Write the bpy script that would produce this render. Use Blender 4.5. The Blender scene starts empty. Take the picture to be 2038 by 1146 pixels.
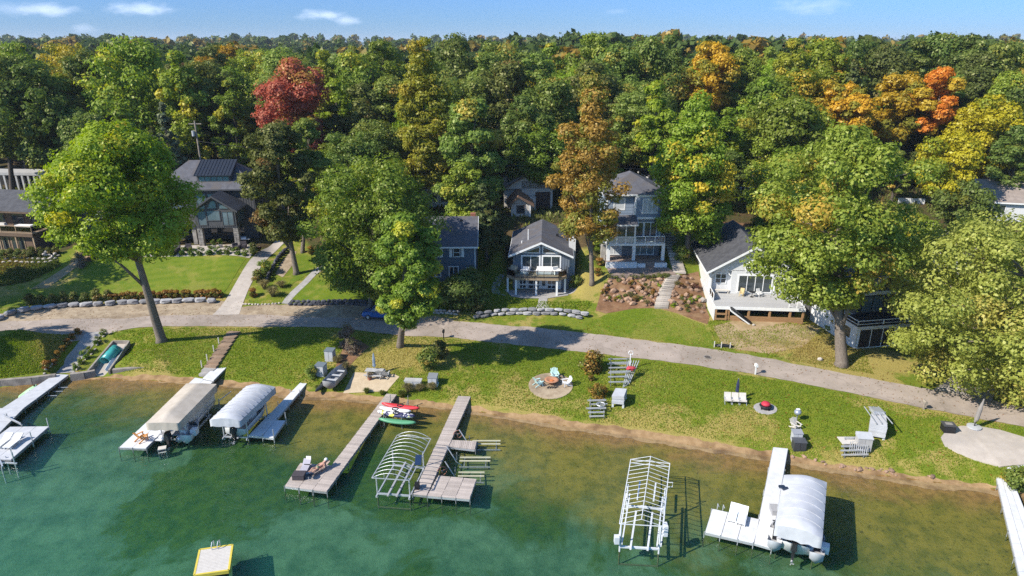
import bpy, bmesh, math, random
import numpy as np
from mathutils import Vector, Matrix
SC = bpy.context.scene
COL = SC.collection
R = math.radians
# ---------------------------------------------------------------- camera
CAMZ, PITCH, FPX = 36.0, R(19.7), 1359.0
cam_d = bpy.data.cameras.new('camera'); cam = bpy.data.objects.new('camera', cam_d); COL.objects.link(cam)
cam_d.sensor_width = 36.0; cam_d.lens = 24.006; cam_d.clip_start = 0.5; cam_d.clip_end = 20000
cam.location = (0, 0, CAMZ); cam.rotation_euler = (R(90) - PITCH, 0, 0)
SC.camera = cam
# ---------------------------------------------------------------- light
SUN_EL, SUN_AZ = R(39), R(27)            # elevation; shadows fall towards +X, turned this far to +Y
LD = Vector((math.cos(SUN_AZ)*math.cos(SUN_EL), math.sin(SUN_AZ)*math.cos(SUN_EL), -math.sin(SUN_EL)))
sd = bpy.data.lights.new('sun', 'SUN'); sun = bpy.data.objects.new('sun', sd); COL.objects.link(sun)
sd.energy = 5.0; sd.angle = R(0.53); sd.color = (1.0, 0.94, 0.84)
sun.location = (-60, -20, 90); sun.rotation_euler = LD.to_track_quat('-Z', 'Y').to_euler()
W = bpy.data.worlds.new('World'); SC.world = W; W.use_nodes = True
wn, wl = W.node_tree.nodes, W.node_tree.links
wn.clear()
wo = wn.new('ShaderNodeOutputWorld'); wb = wn.new('ShaderNodeBackground'); sk = wn.new('ShaderNodeTexSky')
sk.sky_type = 'NISHITA'; sk.sun_disc = False; sk.sun_elevation = SUN_EL
sk.sun_rotation = math.atan2(-LD.x, -LD.y); sk.altitude = 250; sk.air_density = 1.0; sk.dust_density = 0.15; sk.ozone_density = 2.5
hs = wn.new('ShaderNodeHueSaturation'); hs.inputs['Saturation'].default_value = 1.1
wl.new(sk.outputs[0], hs.inputs['Color'])
tint = wn.new('ShaderNodeMixRGB'); tint.blend_type = 'MULTIPLY'; tint.inputs[0].default_value = 1.0
wl.new(hs.outputs[0], tint.inputs[1])
# clean blue air: the low sky is tinted like the blue band seen over the trees, all the way round
tcz = wn.new('ShaderNodeTexCoord'); sz_ = wn.new('ShaderNodeSeparateXYZ'); wl.new(tcz.outputs['Generated'], sz_.inputs[0])
rz_ = wn.new('ShaderNodeMapRange'); rz_.interpolation_type = 'SMOOTHSTEP'; rz_.inputs[1].default_value = -.02; rz_.inputs[2].default_value = .45; wl.new(sz_.outputs['Z'], rz_.inputs[0])
tm_ = wn.new('ShaderNodeMixRGB'); tm_.inputs[1].default_value = (.150, .295, .63, 1); tm_.inputs[2].default_value = (.72, .84, .95, 1); wl.new(rz_.outputs[0], tm_.inputs[0]); wl.new(tm_.outputs[0], tint.inputs[2])
# a few small fair-weather clouds low over the horizon
def cam_dir(px, py):
    f = Vector((0, math.cos(PITCH), -math.sin(PITCH))); u = Vector((0, math.sin(PITCH), math.cos(PITCH)))
    return (f*FPX + Vector((1, 0, 0))*(px-1019) + u*(573-py))
tcw = wn.new('ShaderNodeTexCoord')
nz = wn.new('ShaderNodeTexNoise'); nz.inputs['Scale'].default_value = 38; nz.inputs['Detail'].default_value = 6
mpw = wn.new('ShaderNodeMapping'); mpw.inputs['Scale'].default_value = (1, 1, 2.6)
wl.new(tcw.outputs['Generated'], mpw.inputs[0]); wl.new(mpw.outputs[0], nz.inputs['Vector'])
prev = None
for (cx, cy, rx, rz, amt) in [(90, 20, 34, 9, .75), (292, 17, 46, 9, .8), (640, 31, 34, 9, .75), (690, 40, 28, 8, .6), (1620, 10, 46, 11, .42), (165, 57, 22, 6, .35), (15, 18, 30, 9, .3), (1225, 22, 20, 5, .2)]:
    d = cam_dir(cx, cy).normalized()
    sub = wn.new('ShaderNodeVectorMath'); sub.operation = 'SUBTRACT'; sub.inputs[1].default_value = d
    wl.new(tcw.outputs['Generated'], sub.inputs[0])
    mul = wn.new('ShaderNodeVectorMath'); mul.operation = 'MULTIPLY'
    mul.inputs[1].default_value = (FPX/rx/1.1, FPX/rx/1.1, FPX/rz/1.1)
    wl.new(sub.outputs[0], mul.inputs[0])
    ln = wn.new('ShaderNodeVectorMath'); ln.operation = 'LENGTH'; wl.new(mul.outputs[0], ln.inputs[0])
    ad = wn.new('ShaderNodeMath'); ad.operation = 'MULTIPLY_ADD'; wl.new(nz.outputs[0], ad.inputs[0]); ad.inputs[1].default_value = 2.6; ad.inputs[2].default_value = -1.3
    sm = wn.new('ShaderNodeMath'); sm.operation = 'ADD'; wl.new(ln.outputs['Value'], sm.inputs[0]); wl.new(ad.outputs[0], sm.inputs[1])
    mr = wn.new('ShaderNodeMapRange'); mr.interpolation_type = 'SMOOTHSTEP'
    mr.inputs[1].default_value = 1.35; mr.inputs[2].default_value = -0.35; mr.inputs[3].default_value = 0; mr.inputs[4].default_value = amt
    wl.new(sm.outputs[0], mr.inputs[0])
    if prev is None: prev = mr.outputs[0]
    else:
        mx = wn.new('ShaderNodeMath'); mx.operation = 'MAXIMUM'; wl.new(prev, mx.inputs[0]); wl.new(mr.outputs[0], mx.inputs[1]); prev = mx.outputs[0]
cl = wn.new('ShaderNodeMixRGB'); cl.inputs[2].default_value = (4.4, 5.2, 6.5, 1)
wl.new(prev, cl.inputs[0]); wl.new(tint.outputs[0], cl.inputs[1]); wl.new(cl.outputs[0], wb.inputs['Color'])
wb.inputs['Strength'].default_value = 0.15
wl.new(wb.outputs[0], wo.inputs['Surface'])
vs = SC.view_settings; vs.view_transform = 'Standard'; vs.look = 'None'; vs.exposure = 0.62; vs.gamma = 1.0; vs.use_curve_mapping = False
cy = SC.cycles
cy.max_bounces = 6; cy.diffuse_bounces = 3; cy.glossy_bounces = 3; cy.transmission_bounces = 4; cy.transparent_max_bounces = 8; cy.volume_bounces = 0
cy.caustics_reflective = False; cy.caustics_refractive = False
cy.use_adaptive_sampling = True; cy.adaptive_threshold = 0.008; cy.use_denoising = False
SC.render.film_transparent = False
rng = random.Random(11)
# ================================================================ helpers
def lin(r, g, b):
    f = lambda c: (c/255/12.92) if c/255 <= 0.04045 else ((c/255+0.055)/1.055)**2.4
    return (f(r), f(g), f(b), 1)
MATS = {}
def mat(name, c1, c2=None, scale=6.0, rough=0.7, bump=0.0, bscale=None, metal=0.0, spec=0.35, rand=0.0, detail=4, stretch=None, mid=(0.35, 0.65), c3=None, s3=0.6):
    """noise-varied principled material in object space, c = linear rgb"""
    if name in MATS: return MATS[name]
    m = bpy.data.materials.new(name); m.use_nodes = True; N, L = m.node_tree.nodes, m.node_tree.links
    p = N['Principled BSDF']; p.inputs['Roughness'].default_value = rough; p.inputs['Metallic'].default_value = metal
    p.inputs['Specular IOR Level'].default_value = spec
    c1 = tuple(c1[:3]) + (1,)
    c2 = tuple(c2[:3]) + (1,) if c2 else tuple(min(1, x*0.78) for x in c1[:3]) + (1,)
    tc = N.new('ShaderNodeTexCoord'); vec = tc.outputs['Object']
    if stretch:
        mp = N.new('ShaderNodeMapping'); mp.inputs['Scale'].default_value = stretch; L.new(vec, mp.inputs[0]); vec = mp.outputs[0]
    n = N.new('ShaderNodeTexNoise'); n.inputs['Scale'].default_value = scale; n.inputs['Detail'].default_value = detail; L.new(vec, n.inputs['Vector'])
    cr = N.new('ShaderNodeMapRange'); cr.inputs[1].default_value = mid[0]; cr.inputs[2].default_value = mid[1]; L.new(n.outputs[0], cr.inputs[0])
    mx = N.new('ShaderNodeMixRGB'); mx.inputs[1].default_value = c1; mx.inputs[2].default_value = c2; L.new(cr.outputs[0], mx.inputs[0]); col = mx.outputs[0]
    if c3:
        n3 = N.new('ShaderNodeTexNoise'); n3.inputs['Scale'].default_value = s3; n3.inputs['Detail'].default_value = 5; L.new(tc.outputs['Object'], n3.inputs['Vector'])
        r3 = N.new('ShaderNodeMapRange'); r3.inputs[1].default_value = .48; r3.inputs[2].default_value = .62; L.new(n3.outputs[0], r3.inputs[0])
        m3 = N.new('ShaderNodeMixRGB'); m3.inputs[2].default_value = tuple(c3[:3])+(1,); L.new(r3.outputs[0], m3.inputs[0]); L.new(col, m3.inputs[1]); col = m3.outputs[0]
    if rand:
        oi = N.new('ShaderNodeObjectInfo'); h = N.new('ShaderNodeHueSaturation')
        rr = N.new('ShaderNodeMapRange'); rr.inputs[3].default_value = 1-rand; rr.inputs[4].default_value = 1+rand
        L.new(oi.outputs['Random'], rr.inputs[0]); L.new(rr.outputs[0], h.inputs['Value']); L.new(col, h.inputs['Color']); col = h.outputs[0]
    L.new(col, p.inputs['Base Color'])
    if bump:
        b = N.new('ShaderNodeBump'); b.inputs['Strength'].default_value = min(1, bump); b.inputs['Distance'].default_value = 0.03
        nb = N.new('ShaderNodeTexNoise'); nb.inputs['Scale'].default_value = bscale or scale*3; nb.inputs['Detail'].default_value = 4; L.new(vec, nb.inputs['Vector'])
        L.new(nb.outputs[0], b.inputs['Height']); L.new(b.outputs[0], p.inputs['Normal'])
    MATS[name] = m; return m

def tag(o, label=None, cat=None, group=None, kind=None):
    if label: o['label'] = label
    if cat: o['category'] = cat
    if group: o['group'] = group
    if kind: o['kind'] = kind
    return o
def thing(name, label, cat, loc=(0, 0, 0), rz=0.0, group=None):
    o = bpy.data.objects.new(name, None); COL.objects.link(o); o.empty_display_size = 0.3
    o.location = loc; o.rotation_euler = (0, 0, rz)
    return tag(o, label, cat, group)
def link(name, me, m=None, parent=None, loc=None, smooth=False):
    o = bpy.data.objects.new(name, me); COL.objects.link(o)
    if m is not None and not me.materials: me.materials.append(m)
    if parent: o.parent = parent
    if loc is not None: o.location = loc
    return o
class MB:
    """collects simple solids and links them as ONE mesh object"""
    def __init__(s): s.v = []; s.f = []
    def add(s, vs_, fs_):
        k = len(s.v); s.v += [tuple(x) for x in vs_]; s.f += [tuple(i+k for i in f) for f in fs_]; return s
    def hexa(s, b, t):
        s.add(list(b)+list(t), [(3, 2, 1, 0), (4, 5, 6, 7), (0, 1, 5, 4), (1, 2, 6, 5), (2, 3, 7, 6), (3, 0, 4, 7)]); return s
    def box(s, x0, x1, y0, y1, z0, z1):
        return s.hexa([(x0, y0, z0), (x1, y0, z0), (x1, y1, z0), (x0, y1, z0)], [(x0, y0, z1), (x1, y0, z1), (x1, y1, z1), (x0, y1, z1)])
    def cbox(s, c, size, rz=0.0, tilt=None):
        M_ = Matrix.Translation(c) @ Matrix.Rotation(rz, 4, 'Z')
        if tilt: M_ = M_ @ Matrix.Rotation(tilt[1], 4, tilt[0])
        a, b, d = size[0]/2, size[1]/2, size[2]/2
        q = [M_ @ Vector(p) for p in [(-a, -b, -d), (a, -b, -d), (a, b, -d), (-a, b, -d), (-a, -b, d), (a, -b, d), (a, b, d), (-a, b, d)]]
        return s.hexa(q[:4], q[4:])
    def beam(s, p, q, w, h=None, up=(0, 0, 1)):
        p, q = Vector(p), Vector(q); d = (q-p)
        if d.length < 1e-5: return s
        d.normalize(); u = Vector(up)
        if abs(d.dot(u)) > .95: u = Vector((1, 0, 0))
        a = d.cross(u).normalized()*(w/2); b = a.cross(d).normalized()*((h or w)/2)
        return s.hexa([p-a-b, p+a-b, q+a-b, q-a-b], [p-a+b, p+a+b, q+a+b, q-a+b])
    def tube(s, pts, r, n=6, closed=False, cap=True):
        pts = [Vector(p) for p in pts]; rr = r if isinstance(r, (list, tuple)) else [r]*len(pts)
        k = len(s.v); m = len(pts); ref = None
        for i, p in enumerate(pts):
            if closed: d = pts[(i+1) % m]-pts[i-1]
            else: d = pts[min(i+1, m-1)]-pts[max(i-1, 0)]
            if d.length < 1e-6: d = Vector((0, 0, 1))
            d.normalize()
            if ref is None: ref = Vector((0, 0, 1)) if abs(d.z) < .9 else Vector((1, 0, 0))
            a = d.cross(ref).normalized(); b = d.cross(a).normalized(); ref = ref if abs(d.dot(ref)) < .95 else (Vector((1, 0, 0)) if abs(d.x) < .9 else Vector((0, 1, 0)))
            for j in range(n):
                t = 2*math.pi*j/n; s.v.append(tuple(p + a*math.cos(t)*rr[i] + b*math.sin(t)*rr[i]))
        for i in range(m if closed else m-1):
            i2 = (i+1) % m
            for j in range(n):
                j2 = (j+1) % n; s.f.append((k+i*n+j, k+i*n+j2, k+i2*n+j2, k+i2*n+j))
        if cap and not closed:
            s.f.append(tuple(k+j for j in range(n))[::-1]); s.f.append(tuple(k+(m-1)*n+j for j in range(n)))
        return s
    def cyl(s, c, r, h, n=12, r2=None):
        return s.tube([c, (c[0], c[1], c[2]+h)], [r, r if r2 is None else r2], n)
    def lathe(s, prof, c=(0, 0, 0), n=16):
        k = len(s.v); m = len(prof)
        for (r, z) in prof:
            for j in range(n):
                t = 2*math.pi*j/n; s.v.append((c[0]+r*math.cos(t), c[1]+r*math.sin(t), c[2]+z))
        for i in range(m-1):
            for j in range(n):
                j2 = (j+1) % n; s.f.append((k+i*n+j, k+i*n+j2, k+(i+1)*n+j2, k+(i+1)*n+j))
        s.f.append(tuple(k+j for j in range(n))[::-1]); s.f.append(tuple(k+(m-1)*n+j for j in range(n)))
        return s
    def prism(s, poly, axis, a0, a1):
        """extrude a 2D polygon along an axis: 'x' poly=(y,z), 'y' poly=(x,z), 'z' poly=(x,y)"""
        n = len(poly)
        def P(p, a): return (a, p[0], p[1]) if axis == 'x' else (p[0], a, p[1]) if axis == 'y' else (p[0], p[1], a)
        return s.add([P(p, a0) for p in poly]+[P(p, a1) for p in poly],
                     [tuple(range(n))[::-1], tuple(range(n, 2*n))] + [(i, (i+1) % n, n+(i+1) % n, n+i) for i in range(n)])
    def blob(s, c, r, sq=(1, 1, 1), seed=0, n=1, jag=.18):
        rg = random.Random(seed); bm = bmesh.new(); bmesh.ops.create_icosphere(bm, subdivisions=n, radius=1)
        k = len(s.v)
        for v in bm.verts:
            f = 1+rg.uniform(-jag, jag); s.v.append((c[0]+v.co.x*r*sq[0]*f, c[1]+v.co.y*r*sq[1]*f, c[2]+v.co.z*r*sq[2]*f))
        s.f += [tuple(k+v.index for v in f.verts) for f in bm.faces]; bm.free(); return s
    def mesh(s, name, m=None, smooth=False):
        me = bpy.data.meshes.new(name); me.from_pydata(s.v, [], s.f)
        bm = bmesh.new(); bm.from_mesh(me); bmesh.ops.recalc_face_normals(bm, faces=bm.faces); bm.to_mesh(me); bm.free()
        if smooth: me.polygons.foreach_set('use_smooth', [True]*len(me.polygons))
        if m is not None: me.materials.append(m)
        return me
    def build(s, name, m, parent=None, smooth=False, loc=None):
        return link(name, s.mesh(name, m, smooth), None, parent, loc)
def copy_tree(o, parent=None):
    c = o.copy(); COL.objects.link(c)
    if parent is not None: c.parent = parent
    for ch in list(o.children): copy_tree(ch, c)
    return c
UNIT = None
def unit_box(m, key):
    me = bpy.data.meshes.new('board_'+key); b = MB().box(-.5, .5, -.5, .5, -.5, .5); me.from_pydata(b.v, [], b.f); me.materials.append(m); return me
def place_box(name, me, parent, p, q, w, h, up=(0, 0, 1)):
    """a unit box stretched between two points (parent-space)"""
    p, q = Vector(p), Vector(q); d = q-p; L_ = d.length; x = d.normalized(); u = Vector(up); y = u.cross(x).normalized(); z = x.cross(y)
    o = bpy.data.objects.new(name, me); COL.objects.link(o); o.parent = parent
    M3 = Matrix((x*L_, y*w, z*h)).transposed().to_4x4(); M3.translation = (p+q)/2
    o.matrix_local = M3
    return o
# ================================================================ the ground
FWD = np.array([0, math.cos(PITCH), -math.sin(PITCH)]); UPV = np.array([0, math.sin(PITCH), math.cos(PITCH)])
def ray(px, py):
    d = FWD*FPX + np.array([1., 0, 0])*(px-1019) + UPV*(573-py); return d/np.linalg.norm(d)
def pz(px, py, z):
    """point of the photograph's pixel on the level z"""
    d = ray(px, py); t = (z-CAMZ)/d[2]; return Vector((d[0]*t, d[1]*t, z))
def py_at(px, py, Y):
    d = ray(px, py); t = Y/d[1]; return Vector((d[0]*t, Y, CAMZ+d[2]*t))
SH = [(-500, 830), (-150, 796), (0, 772), (130, 757), (200, 753), (349, 760), (430, 764), (500, 770), (560, 786), (640, 789), (760, 799), (860, 806), (930, 815), (1000, 827), (1150, 850), (1300, 872), (1430, 893), (1540, 908), (1620, 925), (1700, 938), (1850, 958), (1960, 970), (2038, 985), (2200, 1010), (2600, 1075)]
_s = np.array([[pz(a, b, 0).x, pz(a, b, 0).y] for a, b in SH]); _s = _s[np.argsort(_s[:, 0])]
def S(x): return np.interp(x, _s[:, 0], _s[:, 1])
CT = [(a, b, 0.0) for a, b in SH[1:-1]]
CT += [(0, 755, .8), (130, 742, .8), (-150, 775, .8), (225, 733, .8), (345, 727, .9), (420, 725, .9), (560, 765, .35), (640, 760, .6), (640, 700, 1.3),
 (760, 770, .6), (860, 790, .35), (1000, 810, .35), (1150, 830, .35), (1300, 850, .35), (1430, 870, .4), (1540, 885, .4), (1700, 915, .4), (1850, 935, .45), (2000, 955, .5),
 (0, 668, 1.5), (250, 655, 1.6), (450, 650, 1.65), (650, 650, 1.7), (800, 668, 1.75), (1000, 682, 1.75), (1350, 724, 1.75), (1700, 778, 1.75), (2038, 850, 1.75), (2300, 900, 1.75), (-200, 690, 1.5),
 (0, 640, 1.6), (250, 634, 1.7), (450, 625, 1.75), (650, 625, 1.8), (800, 636, 1.85), (1000, 648, 1.9), (1300, 680, 1.9), (1600, 728, 1.9), (1850, 775, 1.9), (2038, 810, 1.9), (2300, 860, 1.9), (-200, 650, 1.6),
 (0, 618, 2.3), (110, 604, 2.35), (250, 594, 2.4), (435, 590, 2.5), (0, 590, 2.7), (110, 570, 3.3), (195, 518, 5.2), (300, 508, 5.5), (480, 512, 5.4), (400, 490, 5.8), (60, 505, 5.6), (-100, 520, 5.6), (350, 545, 4.1),
 (490, 560, 3.4), (540, 495, 5.1), (582, 462, 6.5), (520, 600, 2.3), (560, 540, 3.9), (590, 610, 2.0), (640, 590, 2.6), (640, 550, 3.5), (640, 500, 5), (640, 430, 7.6), (760, 600, 2.5), (760, 540, 4.0),
 (870, 640, 2.0), (870, 600, 2.9), (900, 545, 4.2), (900, 440, 7.6), (960, 640, 2.0), (980, 590, 3.1), (1070, 635, 2.2), (1070, 595, 3.1), (1000, 470, 6.8), (1060, 425, 9.0),
 (1160, 640, 2.3), (1200, 614, 2.9), (1270, 614, 3.0), (1270, 552, 5.0), (1200, 552, 5.0), (1340, 552, 5.2), (1340, 620, 2.9), (1395, 640, 2.6), (1360, 500, 7.2), (1300, 640, 2.5), (1350, 665, 2.2),
 (1420, 450, 8.8), (1500, 660, 2.45), (1400, 560, 4.3), (1600, 640, 2.6), (1610, 590, 3.4), (1680, 700, 2.05), (1750, 690, 2.3), (1750, 600, 4.2), (1640, 540, 5), (1900, 720, 2.2), (1900, 500, 6.2), (2000, 440, 8), (2100, 600, 4), (2038, 740, 2.2)]
_cx = [list(pz(a, b, c)) for a, b, c in CT]
for x in range(-400, 401, 80):
    for (Y, z) in [(128, 10), (160, 11.5), (220, 13), (320, 14), (600, 9), (1200, 4)]: _cx.append([x*Y/160, Y, z + (1.2 if x > 0 else 0)*(Y < 400)])
for Y, z in [(75, 2), (90, 3.5), (105, 6.5)]:
    for X in (-130, -90, 90, 130): _cx.append([X, Y, z])
_c = np.array(_cx); MQ = 2.5
def _phi(a, b): return np.sqrt(((a[:, None, :2]-b[None, :, :2])**2).sum(-1) + MQ*MQ)
_Wt = np.linalg.solve(_phi(_c, _c) + np.eye(len(_c))*0.02, _c[:, 2])
PADS = []     # (cx, cy, half width, half depth, rz, z, falloff)
def Hn(x, y):
    x = np.atleast_1d(np.asarray(x, float)); y = np.atleast_1d(np.asarray(y, float)); out = np.zeros(x.shape)
    P = np.stack([x.ravel(), y.ravel()], 1); o = out.ravel()
    for k in range(0, len(P), 4000): o[k:k+4000] = _phi(P[k:k+4000], _c) @ _Wt
    out = o.reshape(x.shape)
    d = S(x)-y; dl = np.maximum(-d, 0)
    land = np.clip(np.minimum(out, 0.05+0.5*dl), 0.02+0.08*np.minimum(dl, 1.5), 60)
    dw = np.maximum(d, 0); bed = np.maximum(-(0.02 + 0.055*dw + 0.0010*dw*dw), -4.6)
    z = np.where(d > 0, bed, land)
    for (cx, cy_, hw, hd, rz, zz, fo) in PADS:
        c_, s_ = math.cos(-rz), math.sin(-rz); u = (x-cx)*c_-(y-cy_)*s_; v = (x-cx)*s_+(y-cy_)*c_
        q = np.hypot(np.maximum(np.abs(u)-hw, 0), np.maximum(np.abs(v)-hd, 0)); w = np.clip(1-q/fo, 0, 1); w = w*w*(3-2*w)
        z = z*(1-w)+zz*w
    return z
def H(x, y): return float(Hn(x, y)[0])
def at(px, py):
    """point of the ground seen at a pixel of the photograph"""
    d = ray(px, py); t = np.linspace(35, 420, 900); X, Y, Z = d[0]*t, d[1]*t, CAMZ+d[2]*t
    g = Z - np.maximum(Hn(X, Y), -9); i = np.argmax(g < 0)
    if not (g < 0).any(): i = len(t)-1
    a, b = t[max(i-1, 0)], t[i]
    for _ in range(14):
        m_ = (a+b)/2
        if CAMZ+d[2]*m_ - H(d[0]*m_, d[1]*m_) < 0: b = m_
        else: a = m_
    return Vector((d[0]*b, d[1]*b, H(d[0]*b, d[1]*b)))
def G(x, y, dz=0): return Vector((x, y, H(x, y)+dz))
# level building pads
def pad(px0, px1, py_, z, depth, rz=0, fo=3.0, front=0.3):
    a, b = pz(px0, py_, z), pz(px1, py_, z); c = (a+b)/2
    PADS.append((c.x - math.sin(rz)*(depth/2-front), c.y+math.cos(rz)*(depth/2-front), (b-a).length/2, depth/2, rz, z, fo))
pad(1012, 1132, 592, 3.1, 15, R(-3), 2.2)        # grey cottage and patio
pad(1208, 1330, 541, 5.5, 15, 0, 2.0)            # three storey house
pad(290, 500, 497, 5.8, 16, R(3), 2.5)           # dark house and terrace
pad(1410, 1585, 640, 2.65, 4.5, 0, 2.0)          # white house deck
pad(-60, 88, 503, 5.6, 16, R(-8), 2.0)
pad(842, 955, 560, 3.9, 9, 0, 2.0)
pad(1005, 1110, 432, 8.8, 14, 0, 3.0)
pad(1700, 1800, 705, 2.3, 12, R(12), 2.0)

fx = np.concatenate([-np.geomspace(72, 6000, 40)[::-1], np.arange(-71.5, 72, .5), np.geomspace(72.5, 6000, 40)])
fy = np.concatenate([-np.geomspace(20, 900, 18)[::-1], np.arange(-18, 44, 2.5), np.arange(44, 125, .5), np.geomspace(126, 9000, 60)])
GX, GY = np.meshgrid(fx, fy)
GZ = Hn(GX, GY)
far = GY > 900; GZ = np.where(far, np.clip(GZ, -2, 6), GZ)
nx_, ny_ = len(fx), len(fy)
gv = np.stack([GX.ravel(), GY.ravel(), GZ.ravel()], 1)
ii = (np.arange(ny_-1)[:, None]*nx_+np.arange(nx_-1)[None, :]).ravel()
gf = np.stack([ii, ii+1, ii+nx_+1, ii+nx_], 1)
def np_mesh(name, v, f):
    me = bpy.data.meshes.new(name); me.vertices.add(len(v)); me.vertices.foreach_set('co', np.asarray(v, np.float32).ravel())
    k = f.shape[1]; me.loops.add(f.size); me.loops.foreach_set('vertex_index', f.astype(np.int32).ravel())
    me.polygons.add(len(f)); me.polygons.foreach_set('loop_start', np.arange(0, f.size, k, dtype=np.int32))
    me.update(calc_edges=True); return me
gm = np_mesh('ground', gv, gf); gm.polygons.foreach_set('use_smooth', [True]*len(gm.polygons))
def ss(a, b, x): t = np.clip((x-a)/(b-a), 0, 1); return t*t*(3-2*t)
forest = ss(96, 110, GY + 3*np.sin(GX*.23) + 2*np.sin(GX*.61+1))
at_ = gm.attributes.new('forest', 'FLOAT', 'POINT'); at_.data.foreach_set('value', forest.ravel().astype(np.float32))
dsh = (S(GX)-GY); at_ = gm.attributes.new('offshore', 'FLOAT', 'POINT'); at_.data.foreach_set('value', dsh.ravel().astype(np.float32))

wb_ = np.zeros(GX.shape)
for (a, b_, r_, k_) in [(330, 1045, 6.5, .16), (420, 1000, 5, .12), (120, 880, 6, .16), (640, 925, 8, .16), (560, 960, 5, .12), (820, 1010, 5, .12), (1060, 1015, 4, .12), (1690, 1110, 5, .12), (520, 900, 6, .14), (110, 1050, 7, -.14), (560, 1090, 6, -.10), (900, 1100, 5, -.10), (250, 960, 3.5, -.12), (30, 1000, 5, -.10)]:
    p_ = pz(a, b_, -2.0); wb_ += k_*np.exp(-((GX-p_.x)**2+((GY-p_.y)*1.2)**2)/r_**2)
at_ = gm.attributes.new('weedbed', 'FLOAT', 'POINT'); at_.data.foreach_set('value', wb_.ravel().astype(np.float32))

DRYS = [(790, 705, 4.5, .20), (715, 715, 3.5, .18), (860, 700, 3, .14), (1050, 800, 4, .12), (1330, 835, 5, .12), (1470, 820, 3, .14), (1250, 815, 4, .10), (1650, 690, 5, .18), (1560, 700, 5, .2), (1700, 905, 4, .12), (1740, 745, 5, .16), (1130, 600, 3.5, .15), (950, 800, 4, .10), (1100, 700, 5, -.12), (1300, 760, 6, -.12), (560, 700, 6, -.12), (1480, 775, 5, -.12), (1620, 810, 6, -.08)]
def dry_at(x, y):
    w = np.zeros(np.shape(x))
    for (a, b_, r_, k_) in DRYS: p_ = DRYP.setdefault((a, b_), pz(a, b_, 1.5)); w = w+k_*np.exp(-((x-p_.x)**2+((y-p_.y)*1.3)**2)/r_**2)
    return w
DRYP = {}
at_ = gm.attributes.new('worn', 'FLOAT', 'POINT'); at_.data.foreach_set('value', dry_at(GX, GY).ravel().astype(np.float32))
class NT:
    """small node-graph helper"""
    def __init__(s, name):
        s.m = bpy.data.materials.new(name); s.m.use_nodes = True; s.N = s.m.node_tree.nodes; s.L = s.m.node_tree.links; s.p = s.N['Principled BSDF']; s.out = s.N['Material Output']
        s.pos = s.N.new('ShaderNodeNewGeometry').outputs['Position']
    def noise(s, scale, detail=4, vec=None, rough=.55, dist=0):
        n = s.N.new('ShaderNodeTexNoise'); n.inputs['Scale'].default_value = scale; n.inputs['Detail'].default_value = detail; n.inputs['Roughness'].default_value = rough; n.inputs['Distortion'].default_value = dist
        s.L.new(vec or s.pos, n.inputs['Vector']); return n.outputs[0]
    def rng(s, v, a, b, c=0, d=1, smooth=False):
        n = s.N.new('ShaderNodeMapRange'); n.inputs[1].default_value = a; n.inputs[2].default_value = b; n.inputs[3].default_value = c; n.inputs[4].default_value = d
        if smooth: n.interpolation_type = 'SMOOTHSTEP'
        s.L.new(v, n.inputs[0]); return n.outputs[0]
    def mix(s, f, a, b, mode='MIX'):
        n = s.N.new('ShaderNodeMixRGB'); n.blend_type = mode
        for i, x in ((0, f), (1, a), (2, b)):
            if isinstance(x, (int, float)): n.inputs[i].default_value = x
            elif isinstance(x, tuple): n.inputs[i].default_value = tuple(x[:3])+(1,)
            else: s.L.new(x, n.inputs[i])
        return n.outputs[0]
    def math(s, op, a, b=None, c=None):
        n = s.N.new('ShaderNodeMath'); n.operation = op
        for i, x in enumerate((a, b, c)):
            if x is None: continue
            if isinstance(x, (int, float)): n.inputs[i].default_value = x
            else: s.L.new(x, n.inputs[i])
        return n.outputs[0]
    def attr(s, name):
        n = s.N.new('ShaderNodeAttribute'); n.attribute_name = name; return n.outputs['Fac']
    def map(s, sc, rot=(0, 0, 0)):
        n = s.N.new('ShaderNodeMapping'); n.inputs['Scale'].default_value = sc; n.inputs['Rotation'].default_value = rot; s.L.new(s.pos, n.inputs[0]); return n.outputs[0]
    def bump(s, h, st, dist=.05, node='p'):
        n = s.N.new('ShaderNodeBump'); n.inputs['Strength'].default_value = st; n.inputs['Distance'].default_value = dist; s.L.new(h, n.inputs['Height']); return n.outputs[0]
    def fin(s, col, rough=.9, nrm=None, spec=.2):
        s.L.new(col, s.p.inputs['Base Color']); s.p.inputs['Roughness'].default_value = rough; s.p.inputs['Specular IOR Level'].default_value = spec
        if nrm is not None: s.L.new(nrm, s.p.inputs['Normal'])
        return s.m
def grass_colour(t, lush):
    big = t.noise(.16, 4, dist=.6); mid = t.noise(.9, 4); fine = t.noise(7, 3, rough=.7); vf = t.noise(26, 2)
    g1, g2 = ((.095, .155, .007), (.135, .180, .010)) if lush else ((.115, .165, .010), (.175, .195, .016))
    dry = (.33, .26, .075); dk = (.045, .080, .006)
    c = t.mix(t.rng(mid, .35, .65), g1, g2)
    k = t.math('ADD', t.attr('worn'), t.math('ADD', t.math('MULTIPLY', big, .7), t.math('MULTIPLY', mid, .3)))
    c = t.mix(t.rng(k, .49, .60, 0, .35 if lush else .95, True), c, dry)
    c = t.mix(t.rng(fine, .52, .72, 0, .55), c, dk)
    c = t.mix(t.rng(vf, .55, .75, 0, .5), c, (.28, .30, .06))
    return c, t.math('ADD', fine, t.math('MULTIPLY', vf, .6))
t = NT('ground_cover')
gc, gh = grass_colour(t, False)
n1 = t.noise(.35, 5); n2 = t.noise(2.2, 5); n3 = t.noise(9, 3)
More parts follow.
